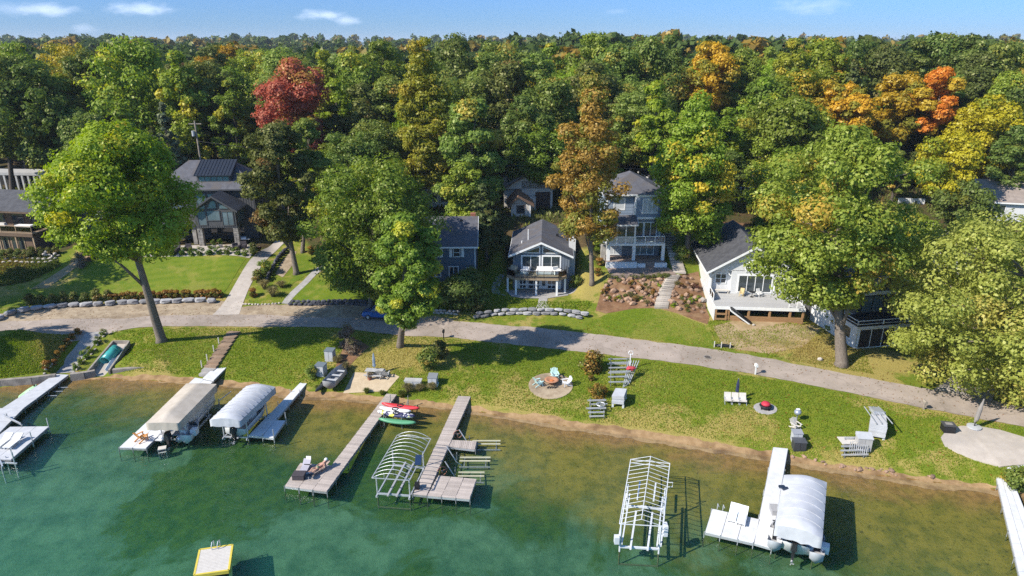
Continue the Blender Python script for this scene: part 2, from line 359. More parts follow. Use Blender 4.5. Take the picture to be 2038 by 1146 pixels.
floor_c = t.mix(t.rng(n1, .42, .58), (.055, .060, .014), (.075, .050, .022)); floor_c = t.mix(t.rng(n2, .5, .7, 0, .7), floor_c, (.16, .105, .045)); floor_c = t.mix(t.rng(n3, .55, .7, 0, .6), floor_c, (.035, .040, .010))
fmask = t.rng(t.math('ADD', t.attr('forest'), t.math('MULTIPLY_ADD', t.noise(.12, 4), .9, -.45)), .4, .6, 0, 1, True)
land = t.mix(fmask, gc, floor_c)
# lake bed: sand by the shore, then weed over pale marl
off = t.attr('offshore'); sx_ = t.N.new('ShaderNodeSeparateXYZ'); t.L.new(t.pos, sx_.inputs[0]); off2 = t.math('MULTIPLY_ADD', sx_.outputs['X'], -.13, off)
sand = t.mix(t.rng(t.noise(1.6, 5), .4, .62), (.27, .150, .048), (.175, .10, .032))
sand = t.mix(t.rng(t.noise(7, 3), .62, .72, 0, .6), sand, (.08, .055, .02))
weed = t.mix(t.rng(t.noise(.8, 5), .4, .62), (.185, .148, .022), (.108, .100, .014)); weed = t.mix(t.rng(t.noise(3.2, 6, rough=.75), .56, .66, 0, .8), weed, (.035, .034, .008))
marl = t.mix(t.rng(t.noise(.45, 7, rough=.72), .38, .62), (.070, .140, .068), (.026, .070, .030))
deepweed = t.mix(t.rng(t.noise(.9, 6, rough=.7), .4, .6), (.012, .040, .001), (.034, .072, .003))
wmask = t.rng(t.math('ADD', off, t.math('MULTIPLY_ADD', t.noise(.22, 4, dist=.5), 8, -4)), .2, 4.2, 0, 1, True)
bedc = t.mix(wmask, sand, weed)
dmask = t.rng(t.math('ADD', off2, t.math('MULTIPLY_ADD', t.noise(.07, 7, dist=.5, rough=.62), 24, -12)), 6.5, 14.5, 0, 1, True)
patch = t.rng(t.math('ADD', t.noise(.10, 8, dist=.5, rough=.68), t.attr('weedbed')), .47, .56, 0, 1, True)
bedc = t.mix(dmask, bedc, t.mix(patch, marl, deepweed))
under = t.rng(off, -.02, .02)
c = t.mix(under, land, bedc)
gm.materials.append(t.fin(c, .95, t.bump(gh, .9, .08)))
tag(link('ground', gm), 'grassy lake shore rising into the woods', kind='structure')

# water: a clear, faintly green body of water over the bed
wm = NT('lake_water')
wm.N.remove(wm.p)
tr = wm.N.new('ShaderNodeBsdfTransparent'); tr.inputs[0].default_value = (.97, .99, .98, 1)
gl = wm.N.new('ShaderNodeBsdfGlossy'); gl.inputs['Roughness'].default_value = .08
rip = wm.map((1.4, 2.2, 1), (0, 0, R(24)))
h1 = wm.noise(.45, 3, rip, .5, .4); h2 = wm.noise(1.7, 2, rip, .5)
hh = wm.math('ADD', h1, wm.math('MULTIPLY', h2, .6))
calm = wm.rng(wm.noise(.05, 3), .35, .65, .35, 1.0)
nb = wm.N.new('ShaderNodeBump'); nb.inputs['Distance'].default_value = .14; wm.L.new(hh, nb.inputs['Height']); wm.L.new(wm.math('MULTIPLY', calm, .85), nb.inputs['Strength'])
wm.L.new(nb.outputs[0], gl.inputs['Normal']); 
# two-sided Schlick reflectance, so that sunlight also passes on its way from the bed up to the sun
gi = wm.N.new('ShaderNodeNewGeometry'); dt = wm.N.new('ShaderNodeVectorMath'); dt.operation = 'DOT_PRODUCT'; wm.L.new(gi.outputs['Incoming'], dt.inputs[0]); wm.L.new(nb.outputs[0], dt.inputs[1])
ca = wm.math('MINIMUM', wm.math('ABSOLUTE', dt.outputs['Value']), 1.0)
frv = wm.math('MULTIPLY_ADD', wm.math('POWER', wm.math('SUBTRACT', 1.0, ca), 5.0), .94, .02)
ms = wm.N.new('ShaderNodeMixShader'); wm.L.new(frv, ms.inputs[0]); wm.L.new(tr.outputs[0], ms.inputs[1]); wm.L.new(gl.outputs[0], ms.inputs[2])
wm.L.new(ms.outputs[0], wm.out.inputs['Surface'])
va = wm.N.new('ShaderNodeVolumePrincipled')
va.inputs['Color'].default_value = (.06, .36, .24, 1); va.inputs['Density'].default_value = .10; va.inputs['Anisotropy'].default_value = .2
va.inputs['Absorption Color'].default_value = (.12, .78, .52, 1)
wm.L.new(va.outputs[0], wm.out.inputs['Volume'])
w = MB().box(-900, 900, -900, 90, -7, 0)
tag(w.build('lake_water', wm.m), 'clear green lake water along the shore', kind='structure')

# ---------------------------------------------------------------- sheets laid on the ground
EXCL = []
def drape(name, poly, m, dz, label=None, step=1.0, px=True, parent=None, kind='structure', skirt=0.0):
    P = [at(*p) if px else G(*p) for p in poly]
    if 'lawn' not in name and 'bare' not in name: EXCL.append(np.array([p[:2] for p in P]))
    bm = bmesh.new(); f = bm.faces.new([bm.verts.new((p.x, p.y, 0)) for p in P])
    xs = [p.x for p in P]; ys = [p.y for p in P]
    bmesh.ops.triangulate(bm, faces=bm.faces)
    for k in range(int(min(xs)//step)+1, int(max(xs)//step)+1):
        bmesh.ops.bisect_plane(bm, geom=bm.verts[:]+bm.edges[:]+bm.faces[:], plane_co=(k*step, 0, 0), plane_no=(1, 0, 0))
    for k in range(int(min(ys)//step)+1, int(max(ys)//step)+1):
        bmesh.ops.bisect_plane(bm, geom=bm.verts[:]+bm.edges[:]+bm.faces[:], plane_co=(0, k*step, 0), plane_no=(0, 1, 0))
    co = np.array([v.co[:] for v in bm.verts]); z = Hn(co[:, 0], co[:, 1])
    for v, zz in zip(bm.verts, z): v.co.z = zz+dz
    bmesh.ops.recalc_face_normals(bm, faces=bm.faces)
    if sum(f.normal.z for f in bm.faces) < 0: bmesh.ops.reverse_faces(bm, faces=bm.faces)
    if skirt:
        be = [e for e in bm.edges if e.is_boundary]; r = bmesh.ops.extrude_edge_only(bm, edges=be)
        for v in [g for g in r['geom'] if isinstance(g, bmesh.types.BMVert)]: v.co.z -= skirt
    me = bpy.data.meshes.new(name); bm.to_mesh(me); bm.free(); me.materials.append(m)
    me.polygons.foreach_set('use_smooth', [not skirt]*len(me.polygons))
    o = link(name, me, parent=parent); tag(o, label, kind=kind); return o
def smooth_line(P, n=8):
    out = []
    for i in range(len(P)-1):
        a, b, c, d = P[max(i-1, 0)], P[i], P[i+1], P[min(i+2, len(P)-1)]
        for k in range(n):
            t_ = k/n; out.append(tuple(.5*((2*b[j]) + (c[j]-a[j])*t_ + (2*a[j]-5*b[j]+4*c[j]-d[j])*t_*t_ + (3*b[j]-a[j]-3*c[j]+d[j])*t_**3) for j in range(2)))
    out.append(tuple(P[-1][:2])); return out
def band(name, top, bot, m, dz, label=None, nx=120, ny=6, kind='structure', wob=0.0):
    """a strip between two pixel lines on the ground"""
    a = smooth_line([at(*p)[:2] for p in top]); b = smooth_line([at(*p)[:2] for p in bot])
    def res(l):
        l = np.array(l); d = np.r_[0, np.cumsum(np.hypot(*np.diff(l, axis=0).T))]; q = np.linspace(0, d[-1], nx)
        return np.stack([np.interp(q, d, l[:, 0]), np.interp(q, d, l[:, 1])], 1)
    A, B = res(a), res(b)
    if wob:
        rg = np.random.RandomState(len(name)); k = np.convolve(rg.randn(nx+8), np.ones(3)/3, 'same')[4:nx+4]*wob; A = A + k[:, None]*np.array([0, 1.]); k = np.convolve(rg.randn(nx+8), np.ones(3)/3, 'same')[4:nx+4]*wob; B = B+k[:, None]*np.array([0, 1.])
    v = np.stack([A*(1-s)+B*s for s in np.linspace(0, 1, ny)], 1).reshape(-1, 2)
    z = Hn(v[:, 0], v[:, 1])+dz
    i = (np.arange(nx-1)[:, None]*ny+np.arange(ny-1)[None]).ravel()
    me = np_mesh(name, np.c_[v, z], np.stack([i, i+1, i+ny+1, i+ny], 1))
    bm = bmesh.new(); bm.from_mesh(me)
    bmesh.ops.recalc_face_normals(bm, faces=bm.faces)
    if sum(f.normal.z for f in bm.faces) < 0: bmesh.ops.reverse_faces(bm, faces=bm.faces)
    bm.to_mesh(me); bm.free(); me.polygons.foreach_set('use_smooth', [True]*len(me.polygons))
    me.materials.append(m); o = link(name, me); tag(o, label, kind=kind); return o
def ground_mat(name, a, b, sc, c3=None, s3=.5, fine=14, rough=.95, bump=.5, fcol=None, crack=None):
    t = NT(name); c = t.mix(t.rng(t.noise(sc, 5), .36, .64), a, b)
    if c3: c = t.mix(t.rng(t.noise(s3, 5), .48, .64), c, c3)
    f = t.noise(fine, 3); c = t.mix(t.rng(f, .52, .72, 0, .55), c, fcol or tuple(x*.55 for x in a))
    if crack:
        v_ = t.N.new('ShaderNodeTexVoronoi'); v_.feature = 'DISTANCE_TO_EDGE'; v_.inputs['Scale'].default_value = .13
        wv = t.N.new('ShaderNodeVectorMath'); wv.operation = 'ADD'; nn_ = t.N.new('ShaderNodeTexNoise'); nn_.inputs['Scale'].default_value = .8; t.L.new(t.pos, nn_.inputs['Vector']); sv = t.N.new('ShaderNodeVectorMath'); sv.operation = 'SCALE'; sv.inputs['Scale'].default_value = 2.2; t.L.new(nn_.outputs['Color'], sv.inputs[0]); t.L.new(t.pos, wv.inputs[0]); t.L.new(sv.outputs[0], wv.inputs[1]); t.L.new(wv.outputs[0], v_.inputs['Vector'])
        c = t.mix(t.rng(v_.outputs['Distance'], .0, .014, .42, 0), c, crack)
        c = t.mix(t.rng(t.noise(.45, 2), .60, .63, 0, .45), c, tuple(x*.72 for x in a))
    return t.fin(c, rough, t.bump(f, bump, .03))
M_road = ground_mat('road_paving', (.37, .305, .255), (.31, .255, .21), .7, (.25, .205, .165), .22, 20, .9, .3, (.50, .44, .38), (.15, .12, .10))
M_gravel = ground_mat('gravel', (.40, .32, .22), (.29, .22, .145), 1.5, (.22, .165, .11), .4, 9)
M_conc = ground_mat('concrete', (.46, .405, .35), (.39, .34, .29), 1.2, (.36, .32, .28), .4, 16, .85, .2, (.56, .5, .45))
M_pave = ground_mat('grey_pavers', (.38, .36, .34), (.30, .285, .27), 1.6, None, .5, 10, .85, .4)
M_sand = ground_mat('beach_sand', (.37, .245, .125), (.28, .175, .083), 1.6, (.16, .095, .045), .5, 12)
M_pale = ground_mat('pale_sand', (.50, .40, .27), (.42, .33, .215), 2, None, .5, 12)
M_mulch = ground_mat('mulch', (.23, .125, .065), (.15, .080, .042), 1.4, (.27, .17, .09), .5, 7)
M_bare = ground_mat('bare_earth', (.40, .30, .18), (.30, .21, .11), .8, (.20, .17, .06), .35, 8)
def lawn_mat(name, stripes=None):
    t = NT(name); c, h = grass_colour(t, True)
    if stripes:
        w_ = t.N.new('ShaderNodeTexWave'); w_.inputs['Scale'].default_value = stripes[0]; w_.inputs['Distortion'].default_value = .8; w_.inputs['Detail'].default_value = 1
        t.L.new(t.map((1, 1, 0), (0, 0, stripes[1])), w_.inputs['Vector']); c = t.mix(t.rng(w_.outputs['Fac'], .35, .65, 0, .35), c, (.175, .205, .018))
    return t.fin(c, .95, t.bump(h, .8, .07))
M_lawn = lawn_mat('mown_lawn', (.22, R(80))); M_lawn2 = lawn_mat('lush_lawn')

band('road', [(-250, 655), (0, 640), (250, 634), (450, 627), (650, 632), (800, 641), (900, 640), (1000, 647), (1300, 680), (1600, 728), (1850, 775), (2038, 808), (2350, 868)],
     [(-250, 690), (0, 667), (250, 656), (450, 650), (650, 651), (800, 668), (880, 671), (1000, 683), (1300, 717), (1600, 764), (1850, 815), (2038, 850), (2350, 915)], M_road, .035, 'narrow paved lane along the shore', 300, 7, wob=.13)
band('gravel_verge', [(-250, 640), (0, 624), (110, 611), (250, 603), (435, 598), (450, 604)], [(-250, 656), (0, 641), (110, 639), (250, 635), (435, 629), (455, 628)], M_gravel, .03, 'gravel verge under the stone edging', 80, 5, wob=.1)
band('gravel_parking', [(470, 612), (560, 606), (640, 606), (730, 606), (800, 622), (900, 634)], [(465, 629), (560, 630), (640, 632), (730, 636), (800, 643), (905, 641)], M_gravel, .03, 'gravel parking strip beside the lane', 80, 5, wob=.12)
band('driveway', [(423, 627), (445, 603), (468, 565), (490, 528), (520, 498), (560, 466), (590, 440)], [(476, 626), (485, 600), (500, 565), (528, 520), (555, 494), (580, 470), (606, 446)], M_conc, .045, 'pale concrete driveway climbing beside the dark house', 60, 5)
band('garden_path', [(560, 604), (575, 585), (600, 562), (622, 540), (650, 520)], [(573, 605), (588, 588), (612, 565), (634, 543), (664, 523)], M_pave, .04, 'narrow paved path through the small lawn', 30, 3)
band('dock_path', [(111, 744), (130, 715), (150, 690), (172, 662)], [(147, 741), (165, 712), (187, 686), (208, 659)], M_pave, .04, 'grey paver path down to the dock', 30, 4)
band('beach', [(140, 752), (230, 747), (349, 750), (430, 755), (500, 762), (560, 771), (625, 778), (700, 785), (760, 789), (860, 800), (930, 807), (1000, 817), (1150, 839), (1300, 860), (1430, 881), (1540, 900), (1620, 917), (1700, 929), (1850, 950), (1960, 963), (2050, 978), (2300, 1018)],
     [(140, 758), (230, 755), (349, 765), (430, 769), (500, 776), (560, 793), (625, 796), (700, 801), (760, 805), (860, 813), (930, 823), (1000, 835), (1150, 859), (1300, 882), (1430, 904), (1540, 919), (1620, 936), (1700, 949), (1850, 971), (1960, 983), (2050, 999), (2300, 1043)], M_sand, .03, 'strip of brown beach sand at the waterline', 260, 8, wob=.22)
drape('left_lawn', [(-120, 625), (0, 614), (110, 603), (250, 594), (440, 590), (470, 545), (489, 516), (400, 509), (300, 509), (195, 514), (160, 548), (110, 572), (0, 592), (-120, 600)], M_lawn, .03, 'mown lawn sloping below the dark house')
drape('small_lawn', [(577, 600), (600, 574), (640, 545), (670, 528), (770, 545), (765, 596), (690, 602)], M_lawn2, .03, 'small bright lawn behind the dark stone wall')
drape('inner_lawn', [(566, 575), (590, 540), (600, 505), (640, 500), (660, 515), (622, 540)], M_lawn2, .03, 'wedge of lawn between bed and path')
drape('right_lawn', [(1172, 645), (1210, 624), (1260, 616), (1310, 615), (1345, 624), (1400, 645), (1425, 692), (1330, 681), (1240, 670), (1180, 663)], M_lawn2, .03, 'bright lawn below the rock garden')
drape('rock_garden_bed', [(1185, 618), (1195, 585), (1212, 552), (1335, 552), (1390, 540), (1395, 560), (1412, 630), (1408, 645), (1350, 624), (1310, 613), (1262, 614), (1205, 624)], M_mulch, .028, 'mulched slope of the rock garden')
drape('mulch_slope', [(1385, 520), (1380, 470), (1420, 440), (1490, 445), (1500, 475), (1420, 500)], M_mulch, .028, 'mulched bank behind the white house')
drape('bare_ground', [(1420, 650), (1470, 636), (1560, 637), (1640, 650), (1600, 690), (1530, 704), (1440, 692)], M_bare, .025, 'bare sandy ground below the white deck')
drape('sand_pit', [(683, 783), (705, 741), (785, 745), (795, 750), (770, 779)], M_pale, .035, 'square pale sand patch by the beached boats')
drape('mulch_strip', [(680, 700), (700, 672), (720, 680), (735, 690), (708, 715), (690, 735), (668, 730)], M_mulch, .03, 'mulched strip around the shrubs')
drape('left_terrace', [(285, 511), (300, 490), (500, 486), (520, 492), (496, 514), (430, 507)], M_conc, .04, 'pale stone terrace of the dark house')
drape('front_patio', [(1005, 577), (1128, 571), (1131, 588), (1090, 594), (1040, 594), (1018, 590)], M_pave, .05, 'concrete patio under the cottage deck')
band('patio_walk', [(980, 584), (978, 572), (984, 558), (996, 545)], [(1008, 589), (996, 583), (994, 572), (1004, 548)], M_pave, .045, 'curved concrete walk round the left of the cottage', 24, 3)
band('patio_walk', [(1128, 586), (1144, 580), (1148, 570), (1140, 556)], [(1130, 578), (1136, 572), (1138, 564), (1132, 552)], M_pave, .045, 'curved concrete walk round the right of the cottage', 24, 3)
band('front_walk', [(1073, 592), (1070, 605), (1062, 618)], [(1090, 592), (1090, 606), (1102, 622)], M_pave, .045, 'short walk from the cottage patio to the wall', 12, 3)
band('right_driveway', [(1858, 776), (1900, 745), (1930, 730)], [(1975, 797), (1985, 760), (1990, 730)], M_conc, .045, 'pale concrete driveway under the big tree', 16, 5)
drape('shore_patio', [(1872, 872), (1885, 856), (1912, 849), (1950, 850), (1990, 857), (2040, 872), (2075, 890), (2070, 915), (2040, 926), (1990, 930), (1945, 918), (1905, 902), (1880, 888)], M_conc, .10, 'oval concrete patio on the lawn', skirt=.2)
drape('gravel_walk', [(548, 545), (560, 522), (577, 502), (590, 500), (582, 528), (563, 552)], M_gravel, .03, 'gravel strip beside the boulder edging')
band('dirt_path', [(60, 575), (110, 545), (140, 525), (165, 505), (180, 490)], [(95, 573), (130, 548), (155, 530), (180, 512), (192, 495)], M_bare, .03, 'worn dirt path up to the brown house', 24, 3, wob=.1)
# ================================================================ trees
def leaf_mat(name, a, b, autumn, amt, trans=.43, edge=.10):
    m = bpy.data.materials.new(name); m.use_nodes = True; N, L = m.node_tree.nodes, m.node_tree.links
    N.remove(N['Principled BSDF']); out = N['Material Output']
    def attr(n_):
        x = N.new('ShaderNodeAttribute'); x.attribute_name = n_; return x.outputs['Fac']
    def mix(f, x, y):
        n = N.new('ShaderNodeMixRGB')
        for i, q in ((0, f), (1, x), (2, y)):
            if isinstance(q, tuple): n.inputs[i].default_value = tuple(q[:3])+(1,)
            else: L.new(q, n.inputs[i])
        return n.outputs[0]
    c = mix(attr('leaf'), a, b)
    r = N.new('ShaderNodeMapRange'); r.interpolation_type = 'SMOOTHSTEP'; r.inputs[1].default_value = 1-amt-edge; r.inputs[2].default_value = 1-amt+edge
    r.inputs[4].default_value = .9
    L.new(attr('patch'), r.inputs[0]); c = mix(r.outputs[0], c, autumn)
    oi = N.new('ShaderNodeObjectInfo'); h = N.new('ShaderNodeHueSaturation')
    q = N.new('ShaderNodeMapRange'); q.inputs[3].default_value = .78; q.inputs[4].default_value = 1.22; L.new(oi.outputs['Random'], q.inputs[0]); L.new(q.outputs[0], h.inputs['Value'])
    q2 = N.new('ShaderNodeMath'); q2.operation = 'MULTIPLY_ADD'; q2.inputs[1].default_value = 7.31; q2.inputs[2].default_value = .0; L.new(oi.outputs['Random'], q2.inputs[0])
    q3 = N.new('ShaderNodeMath'); q3.operation = 'FRACT'; L.new(q2.outputs[0], q3.inputs[0])
    q4 = N.new('ShaderNodeMapRange'); q4.inputs[3].default_value = .482; q4.inputs[4].default_value = .512; L.new(q3.outputs[0], q4.inputs[0]); L.new(q4.outputs[0], h.inputs['Hue'])
    L.new(c, h.inputs['Color']); c = h.outputs[0]
    d = N.new('ShaderNodeBsdfDiffuse'); t_ = N.new('ShaderNodeBsdfTranslucent'); L.new(c, d.inputs[0])
    hv = N.new('ShaderNodeHueSaturation'); hv.inputs['Value'].default_value = 1.25; hv.inputs['Saturation'].default_value = 1.1; L.new(c, hv.inputs['Color']); L.new(hv.outputs[0], t_.inputs[0])
    ms_ = N.new('ShaderNodeMixShader'); ms_.inputs[0].default_value = trans; L.new(d.outputs[0], ms_.inputs[1]); L.new(t_.outputs[0], ms_.inputs[2])
    gl_ = N.new('ShaderNodeBsdfGlossy'); gl_.inputs['Roughness'].default_value = .45; gl_.inputs[0].default_value = (1, .95, .6, 1)
    m2 = N.new('ShaderNodeMixShader'); m2.inputs[0].default_value = .025; L.new(ms_.outputs[0], m2.inputs[1]); L.new(gl_.outputs[0], m2.inputs[2])
    L.new(m2.outputs[0], out.inputs['Surface']); return m
LEAF = {
 'green':  leaf_mat('leaves_green', (0.137, 0.215, 0.023), (0.267, 0.338, 0.044), (0.546, 0.481, 0.052), .10),
 'mid':    leaf_mat('leaves_mid_green', (0.137, 0.205, 0.036), (0.267, 0.325, 0.062), (0.572, 0.364, 0.065), .06),
 'dark':   leaf_mat('leaves_dark_green', (0.088, 0.140, 0.027), (0.175, 0.222, 0.045), (0.213, 0.200, 0.025), .05),
 'olive':  leaf_mat('leaves_olive', (0.095, 0.123, 0.029), (0.185, 0.213, 0.050), (0.314, 0.168, 0.056), .06),
 'lime':   leaf_mat('leaves_lime', (0.162, 0.252, 0.016), (0.302, 0.370, 0.034), (0.560, 0.470, 0.034), .05),
 'lime2':  leaf_mat('leaves_yellow_green', (0.247, 0.276, 0.023), (0.402, 0.402, 0.048), (0.575, 0.483, 0.057), .16),
 'oak':    leaf_mat('leaves_oak', (0.169, 0.231, 0.030), (0.312, 0.369, 0.053), (0.575, 0.375, 0.062), .07),
 'pale':   leaf_mat('leaves_pale_green', (0.240, 0.293, 0.046), (0.410, 0.448, 0.098), (0.546, 0.468, 0.104), .05),
 'turn':   leaf_mat('leaves_turning', (0.140, 0.215, 0.018), (0.269, 0.331, 0.035), (0.600, 0.413, 0.037), .13),
 'yellow': leaf_mat('leaves_yellow', (.38, .32, .014), (.55, .44, .03), (.22, .26, .02), .25),
 'gold':   leaf_mat('leaves_gold', (.42, .28, .018), (.56, .36, .03), (.22, .23, .03), .25),
 'orange': leaf_mat('leaves_orange', (.50, .19, .020), (.60, .28, .03), (.42, .34, .03), .32),
 'brown':  leaf_mat('leaves_orange_brown', (0.381, 0.241, 0.045), (0.560, 0.347, 0.067), (0.269, 0.291, 0.045), .36),
 'red':    leaf_mat('leaves_red', (0.484, 0.116, 0.077), (0.616, 0.209, 0.121), (0.506, 0.319, 0.066), .30),
 'needle': leaf_mat('needles', (.048, .078, .022), (.095, .125, .034), (.11, .10, .02), .1, .15),
 'bluepine': leaf_mat('needles_blue', (.070, .105, .055), (.130, .155, .085), (.11, .10, .05), .1, .15),
}
M_bark = mat('bark', (.235, .195, .155), (.12, .095, .075), 5, .95, .9, 14, stretch=(4, 4, .8))
M_barkd = mat('bark_dark', (.120, .098, .078), (.065, .052, .042), 5, .95, .9, 14, stretch=(4, 4, .8))
PROFILE = {
 'round': lambda t: math.sqrt(max(0, 1-(2*t-1)**2))*(.98 if t > .3 else .96),
 'oval':  lambda t: math.sqrt(max(0, 1-(1.7*(t-.45)/.9)**2)) if t < .98 else .1,
 'tall':  lambda t: (.62+.38*math.sin(math.pi*min(1, .12+t*.95)))*math.sqrt(max(.02, 1-t**3.2)),
 'spread': lambda t: (.72+.28*math.sin(math.pi*t))*math.sqrt(max(.01, 1-(max(0, t-.35)/.65)**2.2)),
 'cone':  lambda t: max(.04, (1-t)**.85),
}
def crown_data(seed, w, h, z0, nblob, nleaf, leaf, shape='round', bsize=(.10, .17), droop=.0, lean=(0, 0), gap=0.0):
    rg = np.random.RandomState(seed); pr = PROFILE[shape]; B = []
    guard = 0
    while len(B) < nblob and guard < nblob*40:
        guard += 1
        t = rg.uniform(0.03, .97); r_ = pr(t)*w/2
        if rg.uniform() > pr(t)+.12: continue
        f = rg.uniform(0, 1)**.38; a = rg.uniform(0, 2*math.pi)
        b = w*rg.uniform(*bsize)*(1.0 if shape != 'cone' else max(.45, pr(t)))
        rr_ = max(0, r_*f-b*.55)
        z = z0+t*h-droop*(rr_/(w/2))**2
        k = 1+.15*math.sin(3*a+seed+t*4)+.10*math.sin(5*a+seed*2.1-t*7)
        B.append((rr_*math.cos(a)*k+lean[0]*t, rr_*math.sin(a)*k+lean[1]*t, z, b, rg.uniform()))
    B = np.array(B); pw = B[:, 3]**2; pw /= pw.sum()
    # patches are coherent across neighbouring clumps
    ph = rg.uniform(0, 6.28, 6)
    pc = .5+.5*np.sin(B[:, 0]*6.5/w*2+ph[0]+np.sin(B[:, 2]*5/h+ph[1])*1.5)*np.cos(B[:, 1]*5.5/w*2+ph[2])
    pcol = np.clip(.55*pc+.45*B[:, 4], 0, 1); pcol = (np.argsort(np.argsort(pcol))+.5)/len(B)
    idx = rg.choice(len(B), nleaf, p=pw)
    d = rg.randn(nleaf, 3); d /= np.linalg.norm(d, axis=1)[:, None]
    shell = rg.uniform(.35, 1, nleaf)**.45
    lump = 1+.22*np.sin(d[:, 0]*5+B[idx, 4]*30)*np.sin(d[:, 1]*5+B[idx, 4]*17)+.16*np.sin(d[:, 2]*7+B[idx, 4]*11)
    c = B[idx, :3]+d*(B[idx, 3]*shell*lump)[:, None]*np.array([1, 1, .72])
    nrm = d*1.0+np.array([0, 0, .35])+rg.randn(nleaf, 3)*.38; nrm /= np.linalg.norm(nrm, axis=1)[:, None]
    u = np.cross(nrm, rg.randn(nleaf, 3)); u /= np.linalg.norm(u, axis=1)[:, None]+1e-9; v = np.cross(nrm, u)
    s = leaf*rg.uniform(.6, 1.35, nleaf)[:, None]*.5
    q = np.stack([c-u*s*1.15, c-v*s*.72-nrm*s*.16, c+u*s*1.15, c+v*s*.72-nrm*s*.16], 1)
    lf = np.clip(rg.uniform(0, 1, nleaf)*.75+B[idx, 4]*.25, 0, 1)
    pt = np.clip(pcol[idx]+rg.randn(nleaf)*.05, 0, 1)
    return B, q.reshape(-1, 3), lf, pt
def leaf_mesh(name, q, lf, pt, m):
    me = np_mesh(name, q, np.arange(len(q)).reshape(-1, 4))
    for k, val in (('leaf', lf), ('patch', pt)):
        a = me.attributes.new(k, 'FLOAT', 'FACE'); a.data.foreach_set('value', val.astype(np.float32))
    me.materials.append(m); return me
def trunk_mesh(name, B, h, z0, r, m, seed=0, lean=(0, 0), nl=9, top=.72, fork=False):
    rg = random.Random(seed); b = MB(); zt = z0+(h)*top; n = 7; pts = []; rad = []
    for i in range(n+1):
        t_ = i/n; z = zt*t_; k = min(1, z/(z0+h*.5))
        pts.append((lean[0]*k*.9+rg.uniform(-.06, .06)*i*.6, lean[1]*k*.9+rg.uniform(-.06, .06)*i*.6, z))
        rad.append(r*(1-.78*t_)*(1.30 if i == 0 else 1))
    pts[0] = (0, 0, -.4); pts.insert(1, (0, 0, .5)); rad.insert(1, r*1.04); rad[0] = r*1.5
    b.tube(pts, rad, 9)
    ord_ = sorted(range(len(B)), key=lambda i: rg.random())[:nl]
    for i in ord_:
        e = Vector(B[i][:3]); zs = max(z0*.75, min(zt*.95, e.z-(.35+.3*rg.random())*h*.5)); k = zs/zt
        j = min(len(pts)-2, max(1, int(k*n)+1)); st = Vector(pts[j]).lerp(Vector(pts[j+1]), rg.random())
        st.z = min(st.z, e.z); mid_ = st.lerp(e, .5)+Vector((0, 0, .08*h*(.5-rg.random()*.6)))
        r0 = r*(.42 if k < .6 else .28); b.tube([st, mid_, st.lerp(e, .97)], [r0, r0*.62, r0*.22], 6)
    return b.mesh(name, m, True)
TREE_N = 0
def hero(label, cat, px, py, ztop, w, z0f, kind, seed, shape='round', nblob=70, nleaf=30000, leaf=.36, r=.38, lean=(0, 0), clean=(0, 0), base=None, name='broadleaf_tree', bark=None, group=None, bsize=(.10, .17), droop=0, nl=10, top=.72, ys=1.0):
    p = base or at(px, py); h = ztop-p.z; z0 = h*z0f
    B, q, lf, pt = crown_data(seed, w, h-z0, z0, nblob, nleaf, leaf, shape, bsize, droop, lean)
    t = thing(name, label, cat, p, 0, group)
    q = q*np.array([1, ys, 1]); B[:, 1] *= ys
    q = q+np.array([clean[0], clean[1], 0]); B[:, 0] += clean[0]; B[:, 1] += clean[1]
    link('crown', leaf_mesh('crown', q, lf, pt, LEAF[kind]), parent=t)
    link('trunk', trunk_mesh('trunk', B, h-z0, z0, r, bark or M_bark, seed, (clean[0]+lean[0]*.3, clean[1]+lean[1]*.3), nl, top), parent=t)
    return t
def ztop_at(px, py, Y): return py_at(px, py, Y).z
def hero_px(label, base_px, top_py, crown_px, bottom_py, kind, seed, Y=None, **kw):
    """base pixel on the ground (or Y when hidden), crown left/right and bottom/top in pixels"""
    cxp = (crown_px[0]+crown_px[1])/2
    if Y is None: b = at(*base_px)
    else:
        q_ = py_at(base_px[0], 400, Y); b = G(q_.x, Y)
    yc = b.y+kw.get('cy', 0)
    zt = py_at(cxp, top_py, yc).z; zb = max(b.z+.6, py_at(cxp, bottom_py, yc).z)
    wl_ = py_at(crown_px[0], (top_py+bottom_py)/2, yc).x; wr = py_at(crown_px[1], (top_py+bottom_py)/2, yc).x
    cx_ = (wl_+wr)/2-b.x
    return hero(label, 'tree', 0, 0, zt, (wr-wl_)*.97, (zb-b.z)/(zt-b.z), kind, seed, base=b, clean=(cx_, kw.pop('cy', 0)), **kw)
hero_px('large yellow-green maple with a bare leaning trunk on the left shore lawn', (322, 680), 247, (80, 386), 505, 'lime', 3, nleaf=70000, nblob=120, r=.56, shape='spread', leaf=.29, cy=-5, bsize=(.07, .15), nl=16)
hero_px('dark olive maple with a straight bare trunk beside the concrete driveway', (590, 545), 232, (476, 632), 478, 'olive', 7, nleaf=34000, nblob=60, r=.42, shape='oval', leaf=.38, bark=M_bark)
hero_px('slim tree with a bare grey trunk close behind the dark olive maple', (603, 502), 235, (560, 668), 420, 'mid', 8, nleaf=14000, nblob=36, r=.33, shape='oval', leaf=.40)
hero_px('wide green tree with yellow patches behind the dark stone wall and the blue car', (738, 618), 316, (600, 888), 590, 'green', 12, nleaf=66000, nblob=140, r=.42, shape='round', leaf=.31, bsize=(.07, .14))
hero_px('dense green tree on a stout pale trunk at the lane edge by the blue car', (797, 690), 425, (730, 888), 648, 'green', 15, nleaf=46000, nblob=90, r=.42, shape='round', leaf=.28, cy=-6, bsize=(.08, .16))
